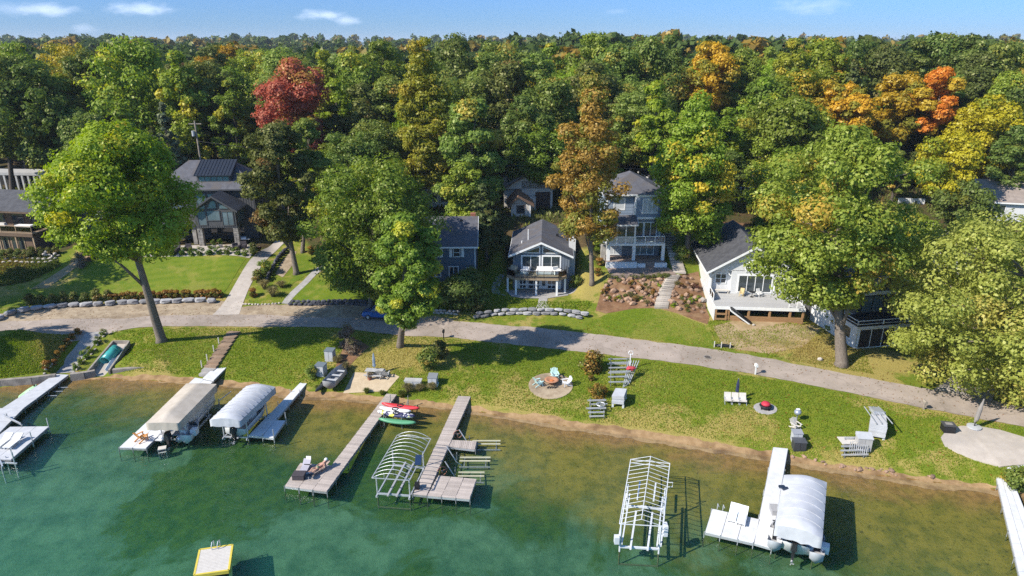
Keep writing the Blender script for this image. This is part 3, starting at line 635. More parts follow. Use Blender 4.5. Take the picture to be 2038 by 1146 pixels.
hero_px('tall orange-brown tree with a slim trunk between grey cottage and blue house', (1178, 566), 146, (1094, 1250), 476, 'brown', 21, ys=.72, nleaf=30000, nblob=150, r=.34, shape='tall', leaf=.34, bsize=(.08, .17))
hero_px('green tree with a pale forked trunk right of the blue three-storey house', (1366, 508), 185, (1288, 1474), 470, 'turn', 25, nleaf=40000, nblob=130, r=.42, shape='tall', leaf=.36, bark=M_bark, bsize=(.08, .16))
hero_px('huge oak with bare grey limbs and thick pale trunk beside the lane', (1674, 727), 258, (1480, 1842), 606, 'oak', 31, nleaf=60000, nblob=120, r=.66, shape='round', leaf=.33, cy=1, nl=34, bsize=(.07, .13))
hero_px('pale yellow-green tree leaning into the picture over the lane at the right edge', (2075, 775), 455, (1712, 2330), 798, 'pale', 36, nleaf=78000, nblob=190, r=.6, shape='round', leaf=.30, nl=40, bsize=(.045, .085))
hero_px('red and orange maple standing behind the driveway', (590, 400), 113, (494, 672), 330, 'red', 41, Y=124, nleaf=26000, nblob=60, r=.4, shape='round', leaf=.46)
hero_px('tall narrow yellow-green tree rising above the woods left of centre', (838, 400), 66, (778, 912), 372, 'lime2', 44, Y=117, nleaf=34000, nblob=150, r=.42, shape='tall', leaf=.40, bsize=(.08, .16))
hero_px('broad green tree left of the brown and white house behind the cottage', (958, 430), 196, (868, 1008), 430, 'mid', 47, Y=111, nleaf=30000, nblob=66, r=.42, shape='oval', leaf=.44)
hero_px('golden orange tree top rising behind the blue house on the right', (1415, 300), 80, (1345, 1478), 215, 'gold', 51, Y=150, nleaf=14000, nblob=50, r=.42, shape='round', leaf=.52)
hero_px('bright yellow-gold rounded tree among the greens right of centre', (1676, 350), 166, (1618, 1736), 275, 'gold', 53, Y=126, nleaf=19000, nblob=44, r=.4, shape='round', leaf=.46)
hero_px('gold and green maple with an orange top at the right', (1782, 350), 143, (1722, 1845), 290, 'gold', 57, Y=132, nleaf=16000, nblob=50, r=.42, shape='round', leaf=.46)
hero_px('deep orange maple at the right beside the gold and green maple', (1860, 350), 140, (1806, 1918), 262, 'orange', 58, Y=129, nleaf=19000, nblob=44, r=.4, shape='round', leaf=.46)
hero_px('bright yellow tree at the right edge of the woods', (1962, 390), 196, (1888, 2046), 340, 'yellow', 61, Y=124, nleaf=20000, nblob=56, r=.42, shape='round', leaf=.44)
hero_px('yellow tree with a slim dark trunk above the white garden fence', (1872, 420), 270, (1806, 1962), 380, 'yellow', 63, Y=112, nleaf=14000, nblob=40, r=.24, shape='spread', leaf=.42, bark=M_barkd)
hero_px('dark tall tree with a long bare trunk at the left edge', (27, 392), 118, (-90, 112), 300, 'dark', 66, nleaf=26000, nblob=60, r=.5, shape='oval', leaf=.46, bark=M_barkd)
hero_px('small tree beside the brick house at the far right', (1925, 470), 362, (1858, 1985), 470, 'dark', 67, Y=105, nleaf=9000, nblob=36, r=.18, shape='oval', leaf=.4, bark=M_barkd)
hero_px('bushy turning tree over the dirt bank above the right house', (1792, 560), 430, (1722, 1868), 540, 'turn', 68, Y=95, nleaf=14000, nblob=40, r=.22, shape='round', leaf=.38)
hero_px('round green tree between the gray cottage roof and the woods', (925, 470), 330, (868, 985), 470, 'green', 69, Y=106, nleaf=12000, nblob=40, r=.25, shape='oval', leaf=.42)
hero_px('shaggy evergreen in front of the brown and white house', (968, 478), 362, (905, 1018), 476, 'needle', 70, Y=101, nleaf=16000, nblob=90, r=.25, shape='cone', leaf=.42, name='evergreen_tree', bsize=(.10, .16), droop=1.0)
hero_px('low dark tree shading the lawn left of the grey cottage', (930, 612), 552, (874, 988), 622, 'dark', 71, nleaf=12000, nblob=44, r=.2, shape='round', leaf=.34)
hero_px('bright green tree behind the white house and oak', (1560, 440), 200, (1468, 1640), 300, 'green', 72, Y=116, nleaf=18000, nblob=50, r=.4, shape='round', leaf=.46)
hero_px('leafy green tree just above the white house roof', (1560, 470), 300, (1470, 1660), 470, 'turn', 73, Y=103, nleaf=22000, nblob=60, r=.35, shape='round', leaf=.42)
# out of the frame on the left, known by their shadows
for i, (x, y, zt, w_) in enumerate([(-82, 84, 24, 15), (-72, 69, 18, 11)]):
    hero(['taller tree just outside the left edge shading the upper lawn', 'smaller tree just outside the left edge shading the shore lawn'][i], 'tree', 0, 0, zt, w_, .3, 'green', 80+i, base=G(x, y), nleaf=9000, nblob=40, leaf=.6, group='trees past the left edge')

# prototypes for the woods behind (shared meshes)
PROTO = []
for i, (w_, h_, z0_, shp, nb_, nl_) in enumerate([(13, 22, 6, 'round', 95, 17000), (12, 24, 6, 'oval', 90, 16000), (16, 22, 5, 'spread', 110, 19000), (10, 25, 5, 'tall', 85, 14000), (14.5, 21, 6, 'spread', 80, 16000), (11.5, 23, 5, 'oval', 70, 14000), (15, 23, 6, 'round', 120, 18000), (9, 20, 4, 'tall', 50, 10000)]):
    B, q, lf, pt = crown_data(100+i, w_, h_-z0_, z0_, nb_, nl_, .46, shp, (.07, .16))
    PROTO.append((leaf_mesh('crown', q, lf, pt, LEAF['green']), trunk_mesh('trunk', B, h_-z0_, z0_, .42, M_barkd, 100+i, (0, 0), 9), h_, w_))
B, q, lf, pt = crown_data(130, 8.5, 21, 1.5, 150, 9000, .6, 'cone', (.12, .19), 1.5)
PCON = (leaf_mesh('crown', q, lf, pt, LEAF['needle']), trunk_mesh('trunk', B, 19.5, 1.5, .35, M_barkd, 130, (0, 0), 6, .9), 22.5, 8.5)
KW = {'pale': 'pale yellow-green', 'green': 'mid-green leafy', 'mid': 'grey-green leafy', 'dark': 'dark green leafy', 'olive': 'olive-green leafy', 'lime': 'bright lime-green', 'turn': 'half-turned green and orange', 'lime2': 'yellow-green', 'yellow': 'yellow autumn', 'gold': 'golden autumn', 'brown': 'orange-brown autumn', 'orange': 'orange autumn', 'red': 'red autumn', 'needle': 'dark needled', 'bluepine': 'blue-green needled'}
def wood_tree(x, y, ztop, kind, pi, rz, name='forest_tree', base=None, wmul=1.0):
    pr = PCON if kind in ('needle', 'bluepine') else PROTO[pi % len(PROTO)]
    b = G(x, y); hh = ztop-b.z; sz = hh/pr[2]; sx = sz**.6*wmul
    px_ = 1019 + FPX*x/(y*math.cos(PITCH)+ (CAMZ-b.z)*math.sin(PITCH))
    third = 'left' if px_ < 620 else 'right' if px_ > 1380 else 'middle'
    row = 'front' if y < 150 else 'back'
    lm = min(MARKS, key=lambda m_: abs(m_[0]-px_)); dpx = px_-lm[0]; sd_ = 'above' if abs(dpx) < 14 else ('left of' if dpx < 0 else 'right of')
    row = 'lowest row' if y < 130 else 'second row' if y < 150 else 'third row' if y < 172 else 'fourth row' if y < 192 else 'rearmost row'
    t = thing(name, f'{KW[kind]} tree, {row} of woods, {sd_} {lm[1]}', 'tree', b, rz, f'{KW[kind]} trees in the {row} of the woods')
    c = link('crown', pr[0], parent=t); c.scale = (sx, sx, sz); c.material_slots[0].link = 'OBJECT'; c.material_slots[0].material = LEAF[kind]
    k = link('trunk', pr[1], parent=t); k.scale = (sx, sx, sz)
    return t
MARKS = [(20, 'the bare-trunked dark tree'), (75, 'the white pavilion'), (150, 'the lime maple left half'), (235, 'the lime maple centre'), (318, 'the blue-green pine'), (387, 'the utility pole'), (430, 'the dark house dormer'), (500, 'the olive maple'), (585, 'the red maple'), (660, 'the red maple edge'), (735, 'the tree behind the blue car'), (838, 'the tall yellow-green tree'), (905, 'the shuttered house'), (960, 'the shaggy evergreen'), (1058, 'the split-roof house'), (1115, 'the cottage chimney'), (1180, 'the orange-brown tree'), (1262, 'the blue house roof'), (1366, 'the forked pale trunk'), (1415, 'the golden tree top'), (1490, 'the white house ridge'), (1545, 'the wooden pole'), (1610, 'the oak crown left half'), (1676, 'the yellow rounded tree'), (1730, 'the oak crown right half'), (1782, 'the gold maple'), (1860, 'the orange maple'), (1905, 'the garden fence tree'), (1962, 'the bright yellow tree'), (2020, 'the ranch house')]
rw = random.Random(5)
KIND_L = ['dark']*5+['green']*5+['mid']*4+['olive']*3+['turn']*2+['lime2']+['gold']
KIND_M = ['mid']*7+['green']*6+['dark']*3+['olive']*2+['turn']*2+['lime']
KIND_R = ['green']*4+['mid']*4+['turn']*4+['olive']*3+['dark']*3+['yellow']+['gold']+['lime']
# (px, py of the top, Y, kind) for trees that can be told apart at the back and sides
SPOT = [(55, 130, 122, 'dark'), (165, 100, 140, 'dark'), (255, 78, 132, 'green'), (345, 95, 128, 'green'), (400, 118, 136, 'dark'), (110, 160, 130, 'olive'), (130, 82, 175, 'lime2'), (205, 75, 165, 'turn'), (30, 88, 180, 'turn'),
 (318, 190, 120, 'bluepine'), (300, 240, 117, 'needle'), (455, 150, 128, 'green'), (440, 85, 190, 'gold'), (415, 92, 175, 'olive'), (500, 95, 180, 'green'), (232, 205, 119, 'turn'), (180, 230, 118, 'dark'), (150, 215, 121, 'dark'),
 (560, 98, 165, 'mid'), (640, 95, 150, 'lime2'), (700, 100, 150, 'green'), (720, 165, 130, 'olive'), (745, 235, 121, 'dark'), (700, 82, 175, 'mid'), (755, 85, 160, 'green'), (775, 150, 132, 'mid'), (905, 70, 160, 'dark'), (960, 100, 140, 'mid'), (1010, 115, 135, 'olive'),
 (1065, 105, 138, 'mid'), (1000, 78, 170, 'mid'), (1100, 75, 165, 'turn'), (1180, 70, 160, 'green'), (1230, 85, 148, 'mid'), (1290, 75, 150, 'mid'), (1335, 65, 165, 'dark'), (1100, 150, 125, 'mid'), (1050, 190, 120, 'dark'), (1080, 240, 118, 'green'), (1310, 150, 120, 'lime'), (1265, 190, 125, 'mid'),
 (1485, 95, 155, 'green'), (1530, 155, 128, 'green'), (1580, 72, 150, 'lime2'), (1640, 70, 155, 'turn'), (1655, 90, 145, 'turn'), (1600, 130, 130, 'turn'), (1525, 145, 126, 'lime'), (1720, 85, 150, 'dark'), (1705, 105, 140, 'needle'), (1770, 90, 148, 'olive'), (1830, 72, 150, 'dark'), (1880, 60, 150, 'dark'), (1930, 68, 146, 'dark'), (1985, 75, 140, 'dark'), (2035, 90, 138, 'mid'), (1960, 110, 136, 'olive'), (2020, 140, 130, 'green'), (2060, 160, 126, 'dark'),
 (1450, 210, 118, 'lime'), (1600, 190, 120, 'turn'), (2040, 250, 115, 'dark'), (690, 260, 114, 'dark'), (1210, 230, 116, 'green'), (780, 320, 112, 'turn'), (1455, 300, 112, 'dark'), (640, 300, 118, 'turn'), (660, 205, 128, 'olive')]
occ = []; NT_ = 0
for i, (a, b_, Y, k) in enumerate(SPOT):
    p = py_at(a, b_, Y); wood_tree(p.x, Y, p.z, k, i, rw.uniform(0, 6.28)); occ.append((p.x, Y)); NT_ += 1
for x, y in [(-45, 124), (-15.5, 117), (-5.5, 111), (41, 150), (62, 128), (71, 132), (79, 134), (84, 124), (72, 112)]: occ.append((x, y))
HOUSES_KEEP = [(-55, 112, 22), (4, 118, 13), (21, 104, 11), (-35, 128, 6), (95, 108, 15)]
PROT = [(-60, 110, 392, 135), (494, 672, 300, 124), (778, 912, 340, 117), (1345, 1478, 225, 150), (1622, 1732, 275, 128), (1722, 1845, 295, 132), (1812, 1908, 262, 134), (1888, 2046, 335, 124), (1095, 1255, 300, 112), (370, 400, 300, 121), (455, 480, 290, 138)]
y = 119.0
while y < 212 and NT_ < 282:
    step = 8.2+(y-119)*.035; x = -y*.82 + rw.uniform(0, step)
    while x < y*.82:
        xx = x+rw.uniform(-2.4, 2.4); yy = y+rw.uniform(-2.6, 2.6)
        if all((xx-a)**2+(yy-b_)**2 > (5.6 if yy > 135 else 4.8)**2 for a, b_ in occ) and all((xx-a)**2+(yy-b_)**2 > r_*r_ for a, b_, r_ in HOUSES_KEEP) and NT_ < 282:
            px_ = 1019+FPX*xx/(yy*.941+8)
            kk = rw.choice(KIND_L if px_ < 640 else KIND_R if px_ > 1400 else KIND_M)
            if yy < 128 and kk in ('gold', 'yellow', 'lime2'): kk = 'green'
            if rw.random() < .04: kk = 'needle'
            g = H(xx, yy); ht = rw.uniform(16, 21.5) if yy > 128 else rw.uniform(12, 18)
            top = min(g+ht*rw.choice([.85, 1, 1, 1.12]), CAMZ+(rw.uniform(-5, -1.2) if px_ < 700 else rw.uniform(-4, .4) if px_ < 1430 else rw.uniform(-4.5, -.6)))
            for (a0, a1, lim, yh) in PROT:
                hw_ = 5.5*FPX/(yy*.941+8)
                if yy < yh and a0-hw_ < px_ < a1+hw_: top = min(top, py_at(px_, lim, yy).z)
            if top-g < 7: x += step; continue
            wood_tree(xx, yy, top, kk, rw.randrange(8), rw.uniform(0, 6.28)); occ.append((xx, yy)); NT_ += 1
        x += step
    y += step*.86
# the woods farther off, one mass
AQ, AL, AP = [], [], []
low = []
for i in range(4):
    B, q, lf, pt = crown_data(200+i, 13, 17, 4, 26, 300, 2.3, ['round', 'oval', 'spread', 'round'][i], (.13, .22)); low.append((q, lf))
y = 206.0; cnt = 0
while y < 1500:
    st = 9.5+(y-206)*.026; x = -y*.85
    while x < y*.85:
        xx = x+rw.uniform(-.3, .3)*st; yy = y+rw.uniform(-.3, .3)*st; q, lf = low[rw.randrange(4)]
        s = rw.uniform(.8, 1.25)*(1+(yy-206)*.0009); a = rw.uniform(0, 6.28); ca, sa = math.cos(a), math.sin(a)
        g = float(np.interp(yy, [200, 320, 600, 1000, 1500], [10.5, 9, 6, 3, -1])) + 1.8*math.sin(xx*.012)+1.5*math.sin(xx*.031+yy*.02)+(2.5*math.exp(-((xx/yy-.12)/.16)**2) if yy < 420 else 0)
        qq = np.stack([(q[:, 0]*ca-q[:, 1]*sa)*s+xx, (q[:, 0]*sa+q[:, 1]*ca)*s+yy, q[:, 2]*s+g-1], 1)
        AQ.append(qq); AL.append(lf); AP.append(np.full(len(lf), rw.random())); x += st*1.05; cnt += 1
    y += st*1.0
far_leaf = leaf_mat('leaves_far', (.045, .080, .016), (.095, .130, .026), (.28, .17, .03), .16, .3, .1)
o = link('far_woods', leaf_mesh('far_woods', np.concatenate(AQ), np.concatenate(AL), np.concatenate(AP), far_leaf))
tag(o, 'mixed autumn woods stretching to the skyline', 'woods', kind='stuff')
# distant wooded ridges
def ridge(Y, zbase, amp, seed, col):
    rg = np.random.RandomState(seed); xs = np.linspace(-Y*1.1, Y*1.1, 500); ph = rg.uniform(0, 6.28, 8); z = zbase+sum(amp/(k+1)*np.sin(xs/Y*(3+4.1*k)+ph[k]) for k in range(8))+rg.randn(500)*amp*.05
    v = np.concatenate([np.c_[xs, xs*0+Y*.8, xs*0-20], np.c_[xs, xs*0+Y, z], np.c_[xs, xs*0+Y*1.3, xs*0-20]]); n = 500; i = np.arange(n-1)
    f = np.concatenate([np.stack([i, i+1, i+n+1, i+n], 1), np.stack([i+n, i+n+1, i+2*n+1, i+2*n], 1)])
    tag(link('hills', np_mesh('hills', v, f), ground_mat('far_hill_woods', (.06, .085, .035), (.085, .095, .04), .004, None, .01, .05)), 'low wooded hills on the horizon', kind='structure')
ridge(5200, 34, 16, 4, None)
# ================================================================ buildings
def flatm(name, c, rough=.6, spec=.35, metal=0, var=.9, scale=3, bump=0): return mat(name, c, tuple(x*var for x in c[:3]), scale, rough, bump, None, metal, spec)
M_white = flatm('white_paint', (.66, .66, .65), .5); M_trim = flatm('white_trim', (.82, .82, .80), .45)
M_bluesiding = flatm('blue_grey_siding', (.23, .285, .36), .6); M_greysiding = flatm('slate_siding', (.155, .18, .215), .6)
M_darksiding = mat('dark_board_siding', (.105, .105, .108), (.065, .064, .066), 3, .7, .3, 12, stretch=(6, 6, .6))
M_brownsiding = mat('brown_siding', (.16, .105, .07), (.11, .075, .05), 3, .75, .3, 12)
M_stucco = flatm('pale_stucco', (.58, .54, .48), .8)
M_shingle = mat('roof_shingles', (.112, .112, .124), (.078, .078, .090), 1.2, .9, .6, 9, c3=(.10, .09, .088), s3=.7)
M_shingle_d = mat('dark_shingles', (.075, .075, .080), (.050, .050, .055), 1.5, .9, .6, 9)
M_shingle_b = mat('brown_shingles', (.30, .165, .095), (.20, .105, .065), 1.5, .9, .6, 9)
M_shingle_t = mat('tan_shingles', (.29, .24, .205), (.22, .18, .155), 1.5, .9, .6, 9)
M_metalroof = flatm('standing_seam_metal', (.06, .065, .075), .35, .5, .6)
M_glass = mat('window_glass', (.030, .042, .050), (.055, .070, .078), .35, .06, 0, spec=.9)
M_curtain = flatm('white_shade', (.55, .57, .58), .7)
M_deckwood = mat('deck_boards', (.40, .29, .185), (.30, .215, .135), 2, .8, .3, 9, stretch=(1, 8, 1), rand=.10)
M_greydeck = mat('grey_deck_boards', (.44, .43, .41), (.36, .35, .335), 2, .7, .2, 9, rand=.06)
M_browndeck = mat('brown_deck_boards', (.30, .225, .185), (.22, .165, .135), 2, .8, .3, 9, rand=.10)
M_brick = mat('brick', (.30, .12, .075), (.22, .085, .055), 4, .9, .5, 9)
M_stone = mat('field_stone', (.36, .33, .29), (.22, .20, .175), 1.4, .9, .7, 7, rand=.22)
M_cushion = flatm('white_cushion', (.74, .73, .70), .85); M_black = flatm('black_metal', (.018, .018, .02), .45)
M_orangewood = mat('fresh_lumber', (.36, .21, .10), (.28, .155, .07), 2.5, .75, .3, 8, stretch=(1, 1, 6))
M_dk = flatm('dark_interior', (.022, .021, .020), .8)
M_green_glass = mat('tinted_glass', (.10, .14, .155), (.17, .22, .235), .5, .08, 0, spec=.9)

class House:
    def __init__(s, name, label, loc, rz=0, cat='house', group=None): s.r = thing(name, label, cat, loc, rz, group)
    def box(s, name, m, *a, parent=None): return MB().box(*a).build(name, m, parent or s.r)
    def P(s, face, pos, u, d, z):
        """point on a wall: u along it, d out of it"""
        return {'f': (u, pos-d, z), 'b': (u, pos+d, z), 'r': (pos+d, u, z), 'l': (pos-d, u, z)}[face]
    def slab(s, mb, face, pos, u0, u1, z0, z1, d0, d1):
        a, b = s.P(face, pos, u0, d0, z0), s.P(face, pos, u1, d1, z1)
        mb.box(min(a[0], b[0]), max(a[0], b[0]), min(a[1], b[1]), max(a[1], b[1]), min(a[2], b[2]), max(a[2], b[2])); return mb
    def window(s, face, pos, u0, u1, z0, z1, nx=1, nz=1, fm=None, gm_=None, t=.10, name='window'):
        mb = MB(); S_ = s.slab; fm = fm or M_trim
        S_(mb, face, pos, u0-t, u1+t, z0-t, z0, -.02, .07); S_(mb, face, pos, u0-t, u1+t, z1, z1+t, -.02, .07)
        S_(mb, face, pos, u0-t, u0, z0, z1, -.02, .068); S_(mb, face, pos, u1, u1+t, z0, z1, -.02, .068)
        for i in range(1, nx): c = u0+(u1-u0)*i/nx; S_(mb, face, pos, c-.045, c+.045, z0, z1, -.02, .055)
        for i in range(1, nz): c = z0+(z1-z0)*i/nz; S_(mb, face, pos, u0, u1, c-.035, c+.035, -.02, .05)
        w_ = mb.build(name, fm, s.r)
        for i in range(nx):
            a, b = u0+(u1-u0)*i/nx, u0+(u1-u0)*(i+1)/nx
            S_(MB(), face, pos, a+.03, b-.03, z0+.005, z1-.005, .005, .025).build('pane', gm_ or M_glass, w_)
        return w_
    def laps(s, m, face, pos, u0, u1, z0, z1, step=.20, name='siding_boards', vertical=False, holes=()):
        mb = MB()
        if vertical:
            u = u0
            while u < u1-.02:
                if not any(h[0] < u < h[1] for h in holes): s.slab(mb, face, pos, u, u+.05, z0, z1, 0, .03)
                else:
                    for h in holes:
                        if h[0] < u < h[1]:
                            if h[2]-z0 > .1: s.slab(mb, face, pos, u, u+.05, z0, h[2]-.02, 0, .03)
                            if z1-h[3] > .1: s.slab(mb, face, pos, u, u+.05, h[3]+.02, z1, 0, .03)
                u += step
        else:
            z = z0
            while z < z1-.02:
                zt = min(z+step, z1); segs = [(u0, u1)]
                for h in holes:
                    if h[2] < zt and h[3] > z:
                        ns = []
                        for a, b in segs:
                            if h[1] <= a or h[0] >= b: ns.append((a, b)); continue
                            if h[0] > a: ns.append((a, h[0]))
                            if h[1] < b: ns.append((h[1], b))
                        segs = ns
                for a, b in segs:
                    k = [s.P(face, pos, a, 0, z), s.P(face, pos, b, 0, z), s.P(face, pos, b, .055, z), s.P(face, pos, a, .055, z)]
                    q = [s.P(face, pos, a, 0, zt), s.P(face, pos, b, 0, zt), s.P(face, pos, b, .012, zt), s.P(face, pos, a, .012, zt)]
                    mb.hexa(k, q)
                z += step
        o = mb.build(name, m, s.r); o['kind'] = 'stuff'; return o
    def gable(s, x0, x1, y0, y1, ze, rise, m, trim=None, axis='y', ov=.45, ovr=.4, th=.22, peak=None, wall=None):
        """gable roof, ridge along `axis`; peak = position of the ridge between 0 and 1"""
        pk = .5 if peak is None else peak
        a0, a1, b0, b1 = (x0, x1, y0, y1) if axis == 'y' else (y0, y1, x0, x1)
        c = a0+(a1-a0)*pk; sl0 = rise/(c-a0); sl1 = rise/(a1-c)
        prof = [(a0-ov, ze-ov*sl0), (c, ze+rise), (a1+ov, ze-ov*sl1), (a1+ov, ze-ov*sl1+th), (c, ze+rise+th), (a0-ov, ze-ov*sl0+th)]
        MB().prism(prof, 'y' if axis == 'y' else 'x', b0-ovr, b1+ovr).build('roof', m, s.r)
        if wall: MB().prism([(a0, ze-.02), (a1, ze-.02), (c, ze+rise-.02)], 'y' if axis == 'y' else 'x', b0, b1).build('gable_wall', wall, s.r)
        if trim:
            mb = MB()
            for e0, e1 in ((b0-ovr-.05, b0-ovr-.003), (b1+ovr+.003, b1+ovr+.05)):
                for (p, q) in ((prof[0], prof[1]), (prof[1], prof[2])):
                    mb.prism([(p[0], p[1]-.10), (q[0], q[1]-.10), (q[0], q[1]+th*.95), (p[0], p[1]+th*.95)], 'y' if axis == 'y' else 'x', e0, e1)
            for (p, sg) in ((prof[0], -1), (prof[2], 1)):
                q0, q1 = sorted((p[0]+sg*.003, p[0]+sg*.06))
                if axis == 'y': mb.box(q0, q1, b0-ovr, b1+ovr, p[1]-.06, p[1]+th*.8)
                else: mb.box(b0-ovr, b1+ovr, q0, q1, p[1]-.06, p[1]+th*.8)
            mb.build('fascia', trim, s.r)
    def hip(s, x0, x1, y0, y1, ze, rise, m, trim=None, ov=.45, ridge=None):
        X0, X1, Y0, Y1 = x0-ov, x1+ov, y0-ov, y1+ov
        if ridge is None:
            d = min(X1-X0, Y1-Y0)/2
            ridge = ((X0+d, (Y0+Y1)/2), (X1-d, (Y0+Y1)/2)) if X1-X0 > Y1-Y0 else (((X0+X1)/2, Y0+d), ((X0+X1)/2, Y1-d))
        (ax, ay), (bx, by) = ridge; t = .18
        v = [(X0, Y0, ze), (X1, Y0, ze), (X1, Y1, ze), (X0, Y1, ze), (X0, Y0, ze+t), (X1, Y0, ze+t), (X1, Y1, ze+t), (X0, Y1, ze+t), (ax, ay, ze+rise), (bx, by, ze+rise)]
        if abs(bx-ax) >= abs(by-ay): f = [(4, 5, 9, 8), (5, 6, 9), (6, 7, 8, 9), (7, 4, 8)]
        else: f = [(4, 5, 8), (5, 6, 9, 8), (6, 7, 9), (7, 4, 8, 9)]
        f += [(3, 2, 1, 0), (0, 1, 5, 4), (1, 2, 6, 5), (2, 3, 7, 6), (3, 0, 4, 7)]
        MB().add(v, f).build('roof', m, s.r)
        if trim:
            mb = MB(); e = .05
            for a in ((X0-e, X1+e, Y0-e, Y0-.003), (X0-e, X1+e, Y1+.003, Y1+e), (X0-e, X0-.003, Y0, Y1), (X1+.003, X1+e, Y0, Y1)): mb.box(a[0], a[1], a[2], a[3], ze-.05, ze+t-.02)
            mb.build('fascia', trim, s.r)
    def boards(s, name, m, x0, x1, y0, y1, z, w=.14, th=.05, along='x', parent=None, pad_=0):
        """floor of separate boards"""
        me = unit_box(m, name+str(len(bpy.data.meshes))); out = []
        if along == 'x':
            n = max(1, int(round((y1-y0)/w))); w2 = (y1-y0)/n
            for i in range(n): out.append(place_box(name, me, parent or s.r, (x0, y0+(i+.5)*w2, z-th/2), (x1, y0+(i+.5)*w2, z-th/2), w2*.93, th))
        else:
            n = max(1, int(round((x1-x0)/w))); w2 = (x1-x0)/n
            for i in range(n): out.append(place_box(name, me, parent or s.r, (x0+(i+.5)*w2, y0, z-th/2), (x0+(i+.5)*w2, y1, z-th/2), w2*.93, th))
        return out
    def rail(s, pts, z, h=1.0, m=None, pm=None, glass=None, step=1.5, name='railing', post=.09):
        mb = MB()
        for p, q in zip(pts[:-1], pts[1:]):
            p, q = Vector((*p, 0)), Vector((*q, 0)); n = max(1, int(round((q-p).length/step)))
            for i in range(n+1): c = p.lerp(q, i/n); mb.box(c.x-post/2, c.x+post/2, c.y-post/2, c.y+post/2, z, z+h)
            mb.beam((p.x, p.y, z+h+.03), (q.x, q.y, z+h+.03), post, .06); mb.beam((p.x, p.y, z+.12), (q.x, q.y, z+.12), .05, .05)
        o = mb.build(name, m or M_trim, s.r)
        if glass:
            for p, q in zip(pts[:-1], pts[1:]):
                d = (Vector(q)-Vector(p)).normalized()*.06
                MB().beam((p[0]+d.x, p[1]+d.y, z+h*.56), (q[0]-d.x, q[1]-d.y, z+h*.56), .012, h*.76).build('glass_panel', glass, o)
        return o
def clear_glass():
    m = bpy.data.materials.new('clear_glass'); m.use_nodes = True; N, L = m.node_tree.nodes, m.node_tree.links; N.remove(N['Principled BSDF'])
    a = N.new('ShaderNodeBsdfTransparent'); a.inputs[0].default_value = (.78, .86, .88, 1); g = N.new('ShaderNodeBsdfGlossy'); g.inputs['Roughness'].default_value = .03
    f = N.new('ShaderNodeFresnel'); f.inputs[0].default_value = 1.5; x = N.new('ShaderNodeMixShader'); L.new(f.outputs[0], x.inputs[0]); L.new(a.outputs[0], x.inputs[1]); L.new(g.outputs[0], x.inputs[2]); L.new(x.outputs[0], N['Material Output'].inputs[0]); return m
M_clear = clear_glass()
def dist_px(a, b, z): return (pz(a[0], a[1], z)-pz(b[0], b[1], z)).length

# ---- grey lake cottage with the white furniture on its deck
o_ = pz(1076, 574.5, 3.1)
h = House('cottage', 'slate grey cottage with a white-trimmed front gable and furnished deck on white posts', o_, R(-3)); W2 = 3.95; D_ = 11.6; ZD = 2.6; ZE = 5.15
h.box('wall', M_greysiding, -W2, W2, 0, D_, -1.2, ZE)
h.laps(M_greysiding, 'f', 0, -W2, W2, ZD, ZE, .4, 'wall_battens', True, [(-2.9, 2.9, ZD, ZE-.1)])
h.laps(M_greysiding, 'r', W2, 0, D_, .0, ZE, .4, 'wall_battens', True)
h.gable(-W2, W2, 0, D_, ZE, 1.75, M_shingle, M_trim, 'y', .55, .75, .2, .5, M_greysiding)
for sx in (-1, 1):
    h.window('f', 0, *sorted((sx*.28, sx*2.62)), ZD+.15, ZE-.35, 2, 1, t=.2)
    mb = MB(); a, b = sx*.14, sx*2.75
    tri = [(a, ZE+.12), (b, ZE+.12), (a, ZE+1.28)]
    fr_ = MB().prism(tri, 'y', -.06, .01).build('gable_window', M_trim, h.r)
    MB().prism([(a+sx*.14, ZE+.25), (b-sx*.55, ZE+.25), (a+sx*.14, ZE+1.0)], 'y', -.075, -.055).build('pane', M_glass, fr_)
h.box('patio_facade', M_trim, -3.55, 2.9, -.06, -.003, .02, 2.2)
for a, b in ((-3.0, -2.1), (-1.75, -.25), (1.0, 2.1)):
    h.window('f', -.06, a, b, .75, 2.0, 2, 1); h.window('f', -.06, a, b, .12, .55, 2, 1)
d1 = h.box('door', M_trim, .02, .85, -.11, -.063, .03, 2.15); MB().box(.2, .66, -.13, -.112, .5, 1.9).build('pane', M_glass, d1)
y0 = -2.95
dk = MB().prism([(-4.75, -.02), (-4.75, -1.75), (-3.55, y0), (2.45, y0), (3.6, -1.75), (3.6, -.02)], 'z', ZD-.34, ZD-.06).build('deck_frame', M_deckwood, h.r)
h.boards('deck_board', M_deckwood, -3.55, 2.45, y0-.05, -.05, ZD, .21)
for sx, xa, xb in ((-1, -4.75, -3.56), (1, 2.46, 3.6)):
    for i in range(8):
        t_ = i/8; yq = -1.75+(1.72)*t_; MB().box(xa, xb, yq, yq+.2, ZD-.05, ZD).build('deck_board', M_deckwood, h.r)
    q = [(-3.56, y0), (-3.56, -1.77), (-4.75, -1.77)] if sx < 0 else [(2.46, y0), (3.6, -1.77), (2.46, -1.77)]
    MB().prism(q, 'z', ZD-.05, ZD).build('deck_board', M_deckwood, h.r)
for x, y in ((-4.6, -1.5), (-3.4, y0+.25), (-.6, y0+.25), (2.25, y0+.25), (3.4, -1.5)): h.box('post', M_trim, x-.13, x+.13, y-.13, y+.13, -.4, ZD-.342)
h.rail([(-4.7, -.2), (-4.7, -1.75), (-3.55, y0), (2.45, y0), (3.55, -1.75), (3.55, -.2)], ZD, .95, M_black, glass=M_clear, step=2, post=.06)
